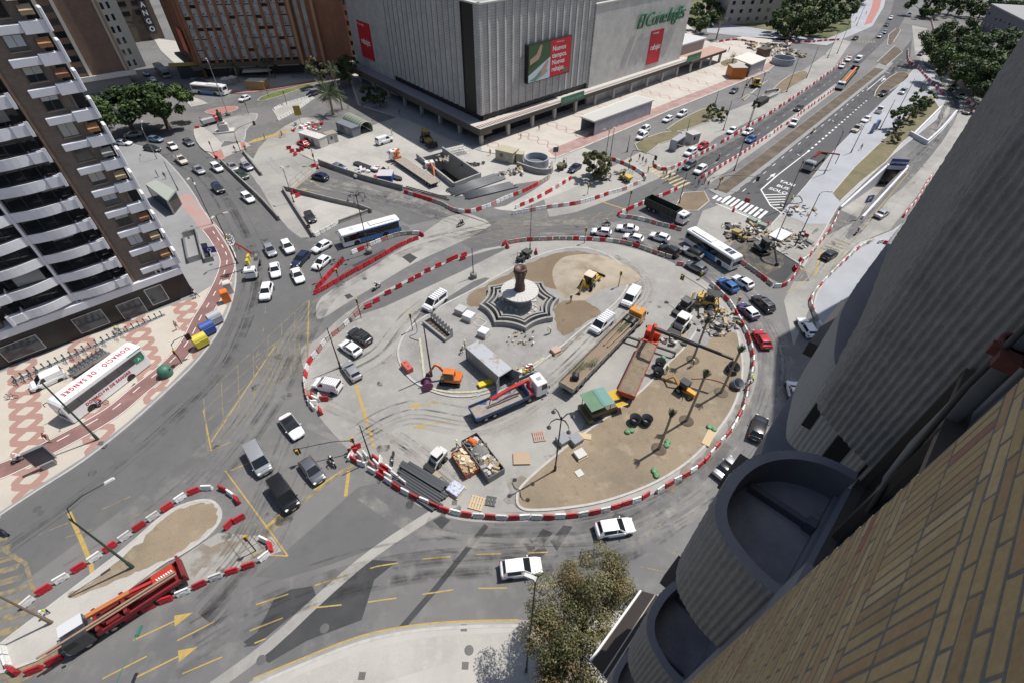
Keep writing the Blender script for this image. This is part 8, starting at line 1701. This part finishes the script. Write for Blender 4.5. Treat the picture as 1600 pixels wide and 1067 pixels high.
wood=[mat('wood_pale',(.52,.40,.25),.8),mat('wood_mid',(.38,.27,.16),.8),mat('wood_light',(.60,.52,.40),.8)]
for nm,lab,f,r_,W,H,m,load,lz,n in (('debris_skip','large grey skip heaped with dark debris and an orange sheet',(733,684),(776,741),2.3,1.25,mat('skip_grey',(.20,.205,.215),.6),debris,.85,190),('wood_skip','smaller orange edged skip filled with broken timber',(715,703),(738,737),1.8,1.0,mat('skip_orange',(.36,.12,.06),.6),wood,.65,110)):
    e,L=veh(nm,lab,'skip',f,r_,.9); h=L/2; openbox(e,-h,h,W/2,.08,H,m,post=6,name='shell'); heap(e,'debris',-h+.3,h-.3,-W/2+.25,W/2-.25,lz,n,load,seed=n)
    if W>2: b=MB(); b.box((h-.9,.1,1.5),(1.3,1.0,.5),0,rz=.4,taper=.5); b.build('orange_sheet',mat('tarp_orange',(.62,.13,.03),.8),e,bevel=.1); b=MB(); mnh=[]; b.lathe([(1.3,.0),(.9,.4),(.4,.6),(0,.65)],12,0,(h-2.6,0,.85)); b.build('ash_heap',mat('ash_grey',(.19,.19,.19),.95,grain=(8,.3),bump=(4,1.,.2)),e)
# beams, pipes
bst=mat('beam_steel_dark',(.075,.08,.088),.5,.4); bpp=mat('pipe_grey',(.20,.205,.215),.5,.2)
def bundle(nm,lab,cat,a,c,n,spread,r,m,z0=.12,box=False,grp=None,seed=0,alt=None):
    p0,p1=G(*a),G(*c); d=(p1-p0).normalized(); nn=Vector((-d.y,d.x,0)); rr=random.Random(seed)
    for i in range(n):
        o=nn*(spread*(i/(max(n-1,1))-.5)); z=z0+r+(i%3==2)*r*1.8*0; q0=p0+o+d*rr.uniform(-.5,.5); q1=p1+o+d*rr.uniform(-.6,.6); b=MB()
        L=(q1-q0).length; mm=(q0+q1)/2
        if box: b.bb(-L/2,L/2,-r,r,-r,-r*.7); b.bb(-L/2,L/2,-r,r,r*.7,r); b.bb(-L/2,L/2,-r*.2,r*.2,-r*.7,r*.7)
        else: b.lathe([(r*.8,-L/2),(r,-L/2),(r,L/2),(r*.8,L/2),(r*.8,-L/2)],9); b.v=[Matrix.Rotation(R(90),4,'Y')@v for v in b.v]
        o_=b.build(nm,m if not(alt and i%3==1) else alt); o_.location=(mm.x,mm.y,z); o_.rotation_euler=(0,0,math.atan2(d.y,d.x)+rr.uniform(-.012,.012)); tag(o_,lab,cat,grp or lab)
bundle('steel_beam','dark steel beam in the flat stack along the lower roundabout rim','beam',(624,740),(690,782),10,3.0,.13,bst,box=True,seed=3)
bundle('steel_beam','heavy dark beam lying beside the blue and white crate','beam',(632,727),(700,768),3,.8,.22,bst,.2,True,seed=4)
bundle('steel_pipe','grey steel pipe in the fan of pipes below the pit','pipe',(704,303),(782,277),9,3.6,.16,bpp,seed=5); bundle('steel_pipe','grey steel pipe in the fan of pipes nearest the barriers','pipe',(726,309),(803,290),7,2.8,.16,bpp,seed=6)
bundle('long_beam','long dark beam lying behind the works wall','beam',(556,257),(628,283),4,1.2,.16,bst,.2,True,seed=7); bundle('dark_hose_pipe','black pipe along the foot of the works barriers','pipe',(632,294),(700,312),2,.7,.12,trim,seed=8)
e=E_('bar_rack','pale steel frames and reinforcing cages behind the pit','cage',(716,240),.5,.05); b=MB()
for i in range(7): b.tube([(-2+i*.66,-1.4,.2),(-2+i*.66,1.4,.2)],.06,5); b.tube([(-2+i*.66,-1.4,1.0),(-2+i*.66,1.4,1.0)],.06,5)
for y in (-1.4,0,1.4): b.tube([(-2.2,y,.2),(2.2,y,.2)],.06,5); b.tube([(-2.2,y,1.0),(2.2,y,1.0)],.06,5)
b.build('frame',alu,e)
e=E_('tyre_pile','pile of dark rubber fenders between the pit and the walkway','pile',(738,258),.4,.05); 
for i in range(16): a=rr_.uniform(-3,3); b=MB(); b.lathe([(.2,-.14),(.42,-.14),(.48,0),(.42,.14),(.2,.14)],10,0,(a*1.0,rr_.uniform(-.9,.9)-a*.35,.15+.2*(i%2))); b.build('fender',mat('fender_black',(.06,.065,.075),.7),e)
# pallets, boards and small stacks
def pallet(uv,rz,lab,m=None,s_=1.2,load=None,lh=.5,n=6,z=.02):
    e=E_('pallet',lab,'pallet',uv,rz,z); b=MB()
    for i in range(n): x=-s_/2+s_*(i+.5)/n; b.bb(x-s_/n*.36,x+s_/n*.36,-s_/2,s_/2,.12,.15)
    for y in (-s_/2+.08,0,s_/2-.08): b.bb(-s_/2,s_/2,y-.06,y+.06,.0,.12)
    b.build('boards',m or wood[0],e)
    if load: b=MB(); b.bb(-s_*.45,s_*.45,-s_*.42,s_*.42,.15,.15+lh); b.build('load',load,e,bevel=.04)
    return e
whs=mat('sack_white',(.66,.67,.70),.7,var=(1.,(.55,.56,.60),.4,.7)); slab_=mat('slab_grey',(.26,.27,.29),.8)
pallet((745,786),R(-15),'yellowish slatted pallet on the concrete by the lower rim',wood[0],1.7,n=5); pallet((767,783),R(-10),'small dark framed pallet beside the yellowish one',debris[1],1.2,n=3); pallet((842,682),R(10),'reddish slatted pallet in the middle of the concrete',mat('pallet_pink',(.42,.29,.24),.8),1.6); pallet((756,525),R(-30),'white topped crate between the container and the fountain',None,1.7,whs,1.0,z=.15); pallet((733,500),R(-30),'white covered pallet by the low pit on the gravel',None,1.9,whs,1.0,z=.15); pallet((721,490),R(-30),'stack of pale blocks behind the white covered pallet',None,1.9,mat('block_pale',(.42,.42,.41),.8),.9,z=.15); pallet((712,766),R(-33),'blue and white wrapped crate at the end of the beams',None,1.9,mat('crate_bluewhite',(.50,.52,.60),.5,var=(3.,(.2,.24,.4),.5,.6)),.5)
pallet((879,690),R(35),'left stack of grey slabs beside the ornate lantern',None,1.7,slab_,.8); pallet((899,690),R(35),'right stack of grey slabs beside the ornate lantern',None,1.7,slab_,.8); pallet((906,712),R(30),'pale stone pieces on a pallet on the palm island edge',None,1.5,stw,.4,z=.15); pallet((868,550),R(35),'pinkish tile stack on the kerb of the gravel island',None,1.5,mat('tile_pink',(.45,.32,.26),.8),.5)
for uv,rz,sx,sy,m,lab in (((815,717),R(2),2.1,1.7,mat('plywood',(.40,.30,.21),.8),'square plywood board flat on the concrete'),((675,741),R(-38),2.3,1.1,mat('board_tan',(.33,.28,.22),.8),'tan board flat beside the dark beams'),((1108,682),R(55),3.4,1.0,wood[0],'pale planks on the palm island near the right rim'),((912,682),R(-10),1.9,.9,wood[0],'yellow planks beside the slab stacks'),((905,740),R(30),.9,.9,stw,'pale square slab on the palm island soil'),((686,574),R(20),.0,.0,None,'')):
    if not m: continue
    b=MB(); b.bb(-sx/2,sx/2,-sy/2,sy/2,0,.08); o=b.build('board',m); g=G(*uv); o.location=(g.x,g.y,.16); o.rotation_euler=(0,0,rz); tag(o,lab,'board')
e=E_('low_pit','low rectangular pit with sheet piles on the gravel island','pit'); q=[G(u,v,.15) for u,v in ((662,506),(676,500),(706,527),(697,534))]; b=MB(); b.ribbon(q,.35,.15,.75,closed=True); b.build('kerb_wall',concg,e); b=MB(); b.prism(q,.15,.17); b.build('pit_floor',soild,e); b=MB()
for i in range(8): t=i/7; c=q[1].lerp(q[2],t); b.box((c.x,c.y,1.0),(.12,.5,1.9),0,rz=az2((676,500),(706,527)))
b.build('sheet_piles',steel,e)
def tub(uv,lab,r=.75,h=1.0,tilt=0.,m=None,z=.15,grp=None):
    e=E_('plant_tub',lab,'tub',uv,0,z,grp); e.rotation_euler=(tilt,0,.4); b=MB(); b.lathe([(r*.9,0),(r,h),(r*.93,h),(r*.83,.15),(0,.15)],18); b.build('shell',m or tubm,e); b=MB(); b.lathe([(r*1.04,h-.08),(r*1.04,h),(r*.95,h)],18); b.build('rim',m or tubm,e)
tub((991,660),'black tub on the left of the pair in the palm island soil'); tub((1009,661),'black tub on the right of the pair in the palm island soil'); tub((1030,572),'dark tub stacked beside the truck outrigger'); tub((1027,586),'black tub nearest the kerb by the crane truck'); tub((1147,602),'grey tub leaning at the right edge of the palm island',.8,1.1,.5,mat('tub_grey',(.17,.18,.20),.6)); tub((1141,578),'black tub hanging below the long crane boom',.9,1.1,.35)
e=E_('cable_drum','purple cable drum at the left tip of the gravel island','drum',(668,606),R(20),.15); b=MB(); b.cyl((0,-.5,.75),(0,.5,.75),.45,.45,14); b.build('core',mat('drum_core',(.06,.03,.07),.6),e)
for y in (-.55,.55): b=MB(); b.cyl((0,y-.05,.75),(0,y+.05,.75),.8,.8,18); b.build('flange',mat('drum_purple',(.20,.035,.12),.5),e)
e=E_('red_block','red water filled block on the left tip of the gravel island','block',(637,577),R(-50),.15); b=MB(); b.bb(-1.0,1.0,-.5,.5,0,.9); b.build('body',mat('block_red',(.46,.10,.08),.6),e,bevel=.08); b=MB(); b.cyl((-.5,0,.9),(-.5,0,.97),.1,.1,8); b.cyl((.4,0,.9),(.4,0,.97),.1,.1,8); b.build('cap',trim,e)
e=E_('yellow_trough','yellow plastic trough at the kerb below the container','trough',(760,601),R(25),.15); b=MB(); b.box((0,0,.25),(2.2,.8,.5),0,taper=1.15); b.build('shell',mat('trough_yellow',(.68,.52,.02),.5),e,bevel=.06)
e=E_('lattice_ladder','white lattice ladder lying on the kerb behind the red crane','ladder'); a,c=G(738,620,.2),G(800,590,.2); d=(c-a).normalized(); nn=Vector((-d.y,d.x,0)); b=MB(); [b.tube([a+nn*s_*.25,c+nn*s_*.25],.03,5) for s_ in (1,-1)]
for i in range(22): t=i/21; p=a.lerp(c,t); b.tube([p-nn*.25,p+nn*.25],.02,4)
b.build('rungs',alu,e)
e=E_('tool_rack','open rack crowded with coloured tools behind the white cab','rack',(817,585),R(30),.02); heap(e,'tools',-2.2,1.6,-.6,.6,1.0,60,[redb,mat('tool_green',(.05,.25,.1),.5),mat('tool_yellow',(.6,.45,.05),.5),trim,whitep],.1,.35,7); b=MB(); b.bb(-2.4,1.8,-.8,.8,.5,.7); b.build('tray',steel,e)
gb=mat('bag_green',(.10,.26,.12),.6,var=(3.,(.2,.36,.2),.5,.7))
for i,(uv,lab) in enumerate((((980,676),'green bags beside the pair of black tubs'),((1041,697),'green bag at the foot of the front palm'),((1025,744),'green bags near the lower kerb of the palm island'),((1115,672),'green bag near the pale planks'),((1036,560),'bright green box by the crane truck outrigger'))):
    e=E_('green_bag',lab,'bag',uv,i*.7,.15); 
    for k in range(2 if i!=4 else 1): b=MB(); b.lathe([(.0,0),(.36,.04),(.40,.18),(.22,.3),(0,.32)],10,0,(k*.6,k*.25,0)); [setattr(v,'z',v.z*(1+.25*math.sin(v.x*9))) for v in b.v]; b.build('sack',gb,e)
def rub(uv,r,n,lab,seed,mats=None,z=.12,smax=.7):
    e=E_('rubble_heap',lab,'rubble',uv,0,z); heap(e,'rubble',-r,r,-r*.7,r*.7,.12,n,mats or debris,.15,smax,seed)
rub((1122,500),3.2,70,'rubble of broken slabs at the tip of the palm island',31); rub((1115,515),2.4,40,'second spread of broken slabs by the kerb of the palm island',32); rub((1165,365),4.5,90,'rubble of torn up paving below the white crossing',33); rub((1225,375),5,90,'torn up pieces beside the white slab in the right hand works',34); rub((1245,330),4,30,'offcuts on the new grey paving near the lamp',35); rub((1200,75),9,150,'rubble field at the far corner of the plaza',36,smax=1.2); rub((1225,85),8,120,'rubble beyond the far round tank',37,smax=1.2); rub((690,250),2,20,'chunks at the pit head',38); rub((800,270),2.5,30,'rubble by the beige hut',39); rub((1050,530),2,26,'scraps by the white mini mixer',40); rub((955,275),4,40,'tools and sacks beside the grey green tree',41); rub((580,270),4,50,'white sacks and rolls behind the works wall',42,[whs,redb,whs,trim],smax=.9); rub((480,200),4,60,'striped signs and posts heaped by the white cabin',43,[redb,whitep,steel],smax=.8); rub((815,530),2.2,30,'loose stones below the fountain',44,smax=.3)
e=E_('white_slab','white slab on a plinth in the right hand works','slab',(1217,372),R(40),.13); b=MB(); b.bb(-2.2,2.2,-1.4,1.4,.5,.75); b.build('slab',whs,e); b=MB(); b.bb(-1.9,1.9,-1.1,1.1,0,.5); b.build('plinth',concg,e)
lwall('mossy green block at the right end of the white crossing line',[(1168,345),(1180,351)],.9,1.2,m=mat('block_sage',(.22,.28,.24),.8)); lwall('second sage block beside the crossing works',[(1184,354),(1196,358)],.9,1.2,m=MC['block_sage'])
e=E_('blue_board','blue board standing on the grey paving by the avenue','board',(1364,206),AVE,.13); b=MB(); b.bb(-2.2,2.2,-.1,.1,.3,2.8); b.build('panel',mat('board_bright',(.05,.20,.50),.5),e); b=MB(); b.bb(-2,-1.9,-.5,.5,0,2.6); b.bb(1.9,2,-.5,.5,0,2.6); b.build('stand',steel,e)
e=E_('statue','dark statue on a pale stepped plinth on the gravel traffic island','statue',(352,207),R(20),.14); b=MB(); b.box((0,0,.2),(5,3,.4)); b.box((0,0,1.3),(2.6,2.0,1.8)); b.box((0,0,2.5),(1.6,1.4,.7)); b.build('plinth',stw,e,bevel=.05); b=MB(); b.lathe([(.5,2.8),(.6,3.4),(.45,4.2),(.6,4.8),(.35,5.2),(.25,5.5),(.3,5.8),(.0,6.1)],12); b.tube([(0,.3,4.9),(.3,.9,4.5),(.6,1.0,4.9)],.14,6); b.tube([(0,-.3,4.9),(.2,-.8,4.2)],.14,6); b.build('figure',mat('statue_dark',(.04,.05,.045),.5),e)
for i,uv in enumerate(((356,135),(366,133),(421,122))):
    e=E_('cafe_parasol',['cream parasol nearest the bus by the shops','cream parasol right of the first by the shops','pale parasol near the striped kiosk'][i],'parasol',uv,0,.12); b=MB(); b.lathe([(0,2.9),(1.6,2.3),(1.6,2.2),(0,2.8)],8,smooth=False); b.build('canopy',mat('parasol_cream',(.5,.47,.42),.8),e); b=MB(); b.tube([(0,0,0),(0,0,2.9)],.04,6); b.build('pole',steel,e)
# hoses and cables on the ground
for i,(px,lab,m,r) in enumerate([([(1080,593),(1105,593),(1130,600),(1148,612),(1152,608)],'dark red hose across the palm island soil',mat('hose_red',(.22,.02,.03),.6),.06),([(1058,612),(1066,622),(1064,628)],'thin hose loop by the amber digger',trim,.04),([(648,500),(652,520),(640,528),(655,534)],'black cable at the left tip of the gravel island',trim,.04),([(735,500),(748,512),(760,505),(748,498)],'pale hose on the gravel by the white pallets',whitep,.05),([(1218,318),(1228,320),(1252,318),(1248,308),(1236,312)],'black hose loop on the new grey paving',trim,.08)]):
    b=MB(); b.tube([p+Vector((0,0,.2)) for p in PL(px,0,5)],r,5); tag(b.build('hose',m),lab,'hose')
struct('sandbag_line',MB().ribbon(PL([(656,530),(660,560),(663,585),(672,606),(720,614),(780,603),(850,560)],0,4),.35,.15,.24),mat('sandbag',(.48,.46,.33),.9,var=(3.,(.36,.34,.24),.45,.6)))
# ================================================================ trees, palms, bushes
def leafm(n,c): 
    m=mat(n,c,.6,spec=.3); return m
LM={'olive':[leafm('leaf_olive',(.115,.115,.045)),leafm('leaf_brown',(.165,.115,.055)),leafm('leaf_deep',(.06,.07,.025)),leafm('leaf_sage',(.19,.18,.09))],
 'dark':[leafm('leaf_dark_green',(.035,.065,.02)),leafm('leaf_mid_green',(.06,.10,.03)),leafm('leaf_black_green',(.022,.042,.016)),leafm('leaf_bright',(.09,.14,.035))],
 'green':[leafm('leaf_green',(.06,.09,.03)),leafm('leaf_mid_green',(.06,.10,.03)),leafm('leaf_dark_green',(.035,.065,.02)),leafm('leaf_grass',(.11,.14,.045))],
 'grey':[leafm('leaf_grey_green',(.105,.115,.06)),leafm('leaf_khaki',(.15,.14,.075)),leafm('leaf_deep',(.06,.07,.025)),leafm('leaf_sage',(.19,.18,.09))]}
bark=mat('bark',(.12,.09,.065),.9,grain=(10,.3),bump=(8,.8)); 
def leaves(name,cl,n,size,mats,par,seed,flat=.0):
    """leaf-sized faces gathered in clumps: cl = list of (centre, radius)"""
    r=np.random.default_rng(seed); w=np.array([c[1]**2 for c in cl]); w/=w.sum(); idx=r.choice(len(cl),n,p=w)
    C=np.array([tuple(c[0]) for c in cl])[idx]; Rd=np.array([c[1] for c in cl])[idx]
    d=r.normal(size=(n,3)); d/=np.linalg.norm(d,axis=1,keepdims=True); rad=Rd*r.uniform(.25,1.,n)**.6; P=C+d*rad[:,None]*np.array([1,1,.8])
    nr=d+r.normal(size=(n,3))*.7+np.array([0,0,.5]); nr/=np.linalg.norm(nr,axis=1,keepdims=True)
    a=np.cross(nr,r.normal(size=(n,3))); a/=np.linalg.norm(a,axis=1,keepdims=True); b=np.cross(nr,a); s=(size*r.uniform(.6,1.35,n))[:,None]
    v=np.stack([P-a*s*.9,P-b*s*.45+a*s*.1,P+a*s*.9,P+b*s*.45+a*s*.1],1).reshape(-1,3)
    me=bpy.data.meshes.new(name); me.vertices.add(4*n); me.vertices.foreach_set('co',v.ravel().astype(np.float32)); me.loops.add(4*n); me.loops.foreach_set('vertex_index',np.arange(4*n,dtype=np.int32)); me.polygons.add(n); me.polygons.foreach_set('loop_start',np.arange(0,4*n,4,dtype=np.int32))
    cm=r.integers(0,4,len(cl)); mi=np.where(r.random(n)<.55,cm[idx],r.integers(0,4,n)); me.polygons.foreach_set('material_index',mi.astype(np.int32))
    for m in mats: me.materials.append(m)
    me.update(); me.validate(); o=bpy.data.objects.new(name,me); COL.objects.link(o); adopt(o,par); return o
def tree(name,label,uv,z,rx,rz,n,size,pal,seed,group=None,nclump=40,trunk=.3,limbs=7,lobes=None,clear=.35,base=0.,tilt=(0,0)):
    c=G(uv[0],uv[1],z); e=empty(name,(c.x+tilt[0],c.y+tilt[1],base)); tag(e,label,'bush' if 'bush' in label else 'tree',group); r=random.Random(seed); zc=z-base; cl=[]
    lob=lobes or [(0,0,0,1)]
    for i in range(nclump):
        lx,ly,lz,ls=lob[i%len(lob)]; u=Vector((r.gauss(0,1),r.gauss(0,1),r.gauss(0,1))).normalized(); q=r.uniform(.35,1.)**.5
        cl.append((Vector(((lx+u.x*q*ls)*rx-tilt[0],(ly+u.y*q*ls)*rx-tilt[1],zc+(lz+u.z*q*ls*.95)*rz)),rx*r.uniform(.13,.26)))
    leaves('crown',cl,n,size,LM[pal],e,seed)
    b=MB(); top=Vector((-tilt[0],-tilt[1],zc)); fork=top*clear; fork.z=max(zc-rz*.95,zc*clear); b.tube([(0,0,-.1),fork*.5,fork],[trunk*1.3,trunk,trunk*.85],9)
    for i in range(limbs):
        t=cl[(i*5)%len(cl)][0]; b.tube([fork-Vector((0,0,.2)),fork.lerp(t,.5)+Vector((0,0,.4)),t],[trunk*.5,trunk*.3,trunk*.07],6)
    b.build('trunk',bark,e); return e
tree('olive_tree','big olive brown tree in front of the awning at the bottom edge',(918,962),9.5,5.5,4.6,50000,.105,'olive',3,nclump=105,trunk=.36,limbs=26,lobes=[(-.25,-.35,.0,.65),(.45,.1,.05,.55),(.1,.55,.15,.5),(-.5,.15,-.05,.5),(.15,-.1,.3,.6),(-.3,-.75,-.2,.4)],clear=.3)
tree('ficus_tree','dark ficus tree on the left of the pair behind the white balconies',(188,166),7.5,9.5,6.0,9000,.55,'dark',5,nclump=55,trunk=.6,lobes=[(-.3,0,0,.8),(.35,.1,.1,.7),(0,-.3,.2,.7)]); tree('ficus_tree','dark ficus tree on the right of the pair by the podium',(244,158),7.5,8.5,5.6,8500,.55,'dark',6,nclump=50,trunk=.6,lobes=[(.3,0,0,.8),(-.35,.1,.1,.7),(0,-.3,.2,.6)])
tree('bushy_tree','bushy grey green tree with drooping branches in the paved triangle',(931,257),3.6,3.5,3.4,8500,.28,'grey',7,nclump=46,trunk=.25,clear=.2)
tree('round_bush','left round clipped bush on the verge',(1111,172),2.0,1.9,1.9,2600,.2,'green',8,nclump=26,trunk=.12); tree('round_bush','right round clipped bush on the verge',(1129,178),2.0,1.9,1.9,2600,.2,'green',9,nclump=26,trunk=.12)
for i,(uv,lab) in enumerate((((1413,181),'avenue tree nearest the upper ramp'),((1429,168),'middle avenue tree in the strip by the upper ramp'),((1445,154),'farthest avenue tree in the strip by the upper ramp'))): tree('avenue_tree',lab,uv,4.2,3.3,2.6,2600,.34,'green',20+i,nclump=24,trunk=.18)
tree('oleander_bush','low flowering bush on the verge by the ramp cross wall',(1396,213),1.6,2.2,1.3,1500,.25,'grey',24,nclump=16,trunk=.08); tree('low_bush','low bush on the verge before the tunnel board',(1405,197),1.2,1.6,1.0,900,.25,'green',25,nclump=12,trunk=.08)
TR=[((1482,68),8,10),((1497,60),9,8),((1512,96),8.5,9.5),((1545,110),8,10),((1535,78),9,10),((1580,130),8,10),((1585,92),10,9),((1560,70),9,8)]
for i,(uv,z,rx) in enumerate(TR): tree('shade_tree',['first tree of the dark mass by the right road','tree second along the dark mass by the right road','tree in the middle front of the dark mass','tree behind the shaded parked cars','tree at the heart of the dark mass','tree at the foot of the ribbed wall in the dark mass','tallest tree of the dark mass near the corner','back tree of the dark mass under the slate roof'][i],uv,z,rx,6,8500,.45,'dark',40+i,nclump=46,trunk=.4)
PK=[(1092,28,'green'),(1108,14,'dark'),(1130,10,'green'),(1222,30,'dark'),(1243,38,'green'),(1262,34,'dark'),(1282,30,'green'),(1300,22,'dark'),(1318,12,'green'),(1200,8,'dark'),(1240,8,'dark'),(1280,6,'green'),(1450,6,'dark'),(1490,4,'green'),(1540,8,'dark'),(1590,18,'dark'),(1345,-12,'green')]
for i,(u,v,pl) in enumerate(PK): tree('park_tree','%s park tree %s at the top edge'%(('dark' if pl=='dark' else 'mid green'),['next to the store corner','behind the first beside the store','under the beige block','in front of the park pavement','right of the palm in the park','by the white park roof','behind the promenade people','near the promenade start','beside the red promenade path','deep behind the plaza rubble','far behind the park roof','far above the promenade','beyond the side lane','past the junction bend','above the dark mass','in the right corner','beyond the avenue end'][i]),(u,v),6,7.5 if i<12 else 9,5,2600,.7,pl,70+i,nclump=26,trunk=.35)
for i,(uv,z,rx,lab,pl) in enumerate((((498,106),6,4.5,'rounded tree before the shops left of the store','grey'),((541,106),6,4.5,'tree tucked between the orange block and the store','green'),((575,146),3,3,'small dark tree in the shade of the canopy','dark'),((592,152),3,2.6,'second small dark tree in the canopy shade','dark'),((1436,350),4,2.6,'tree peeping past the ribbed wall by the right pavement','dark'),((1420,372),3,2.0,'lower bush peeping past the ribbed wall','dark'))): tree('street_tree',lab,uv,z,rx,rx*.8,2600,.36,pl,100+i,nclump=24,trunk=.2)
def palm(base,top,label,nf=26,L=2.6,r=.22,droop=1.,skirt=0.,young=False,seed=1,name='palm_tree',z0=.12):
    g,h=hpole(base,top); h=max(h,1.6); e=empty(name,(g.x,g.y,z0)); tag(e,label,'palm tree'); rr=random.Random(seed); b=MB(); b.tube([(0,0,-.1),(0,0,h*.3),(.03,.02,h*.7),(0,0,h)],[r*1.25,r,r*.9,r*.95],9); b.build('trunk',trunkm,e)
    b=MB()
    for i in range(nf):
        a=i*2.399; el=rr.uniform(1.05,1.55) if young else rr.uniform(-.35,1.35); l=L*rr.uniform(.8,1.1); p=Vector((0,0,h)); d=Vector((math.cos(a)*math.cos(el),math.sin(a)*math.cos(el),math.sin(el))); pts=[p]
        for k in range(7): d=(d+Vector((0,0,-.12*droop))).normalized(); p=p+d*l/7; pts.append(p)
        for k in range(1,8):
            q=pts[k]; t=(pts[k]-pts[k-1]).normalized(); s=t.cross(Vector((0,0,1))); s=s.normalized() if s.length>.05 else Vector((math.sin(a),-math.cos(a),0)); w=l*.20*(math.sin(math.pi*(k+.6)/8.6)**.6)
            for sg in (1,-1):
                for f in (0,.5): q2=q-t*l/14*f*2; tip=q2+s*sg*w+t*w*.7+Vector((0,0,-w*.35*droop)); b.add([q2-t*.03,q2+t*.05,tip],[(0,1,2)],rr.randrange(2))
        b.add([pts[0]-Vector((.02,0,0)),pts[0]+Vector((.02,0,0)),pts[4],pts[7]],[(0,1,2),(0,2,3)],0)
    b.build('crown',[frondm,mat('palm_frond_light',(.11,.14,.07),.7)],e,auto=False)
    if skirt: b=MB(); b.lathe([(.3,h-skirt),(.75,h-skirt*.8),(.7,h-.3),(.2,h)],10); b.build('dry_skirt',mat('palm_dry',(.27,.21,.13),.9,grain=(8,.3),bump=(6,1.)),e)
    return e
for i,(ba,to,lab) in enumerate((((1029,702),(1046,653),'front young palm with tied fronds, beside a green bag'),((1072,658),(1102,592),'young palm second from the front in the palm island'),((1126,614),(1160,556),'young palm at the right rim under the boom tip'),((1082,563),(1100,508),'young palm nearest the rubble in the palm island'))):
    palm(ba,to,lab,30,1.25,.17,.3,0,True,30+i,'young_palm',.15); g=G(*ba); b=MB(); b.lathe([(1.0,.0),(.75,.16),(.45,.10),(0,.06)],16); o=b.build('planting_pit',soild); o.location=(g.x,g.y,.15); tag(o,kind='structure')
palm((521,180),(515,147),'broad date palm at the corner of the works yard',40,4.6,.35,1.3,0,False,50); palm((529,152),(524,108),'tall fan palm with a dry skirt beside the store',36,2.4,.3,1.,2.6,False,51); palm((535,172),(533,150),'short palm right of the date palm',22,2.6,.2,1.2,0,False,52)
palm((374,130),(371,103),'palm before the shops left of the striped kiosk',26,3.,.2,1.1,0,False,53); palm((424,124),(422,97),'palm before the shops right of the striped kiosk',26,3.,.2,1.1,0,False,54); palm((1143,100),(1142,88),'small palm on the plaza lawn by the pavilion',20,1.8,.15,1.,0,False,55); palm((1119,62),(1127,32),'tall fan palm behind the low shop wing',30,3.,.3,1.,2.,False,56); palm((1214,52),(1222,22),'palm on the park edge by the rubble',24,3.2,.25,1.,0,False,57); palm((1104,190),(1101,181),'tiny palm on the verge under the round bushes',16,1.2,.1,1.,0,False,58)
sheet('plaza_lawn',[(1126,97),(1145,92),(1152,98),(1132,104)],.13,grassm,2)
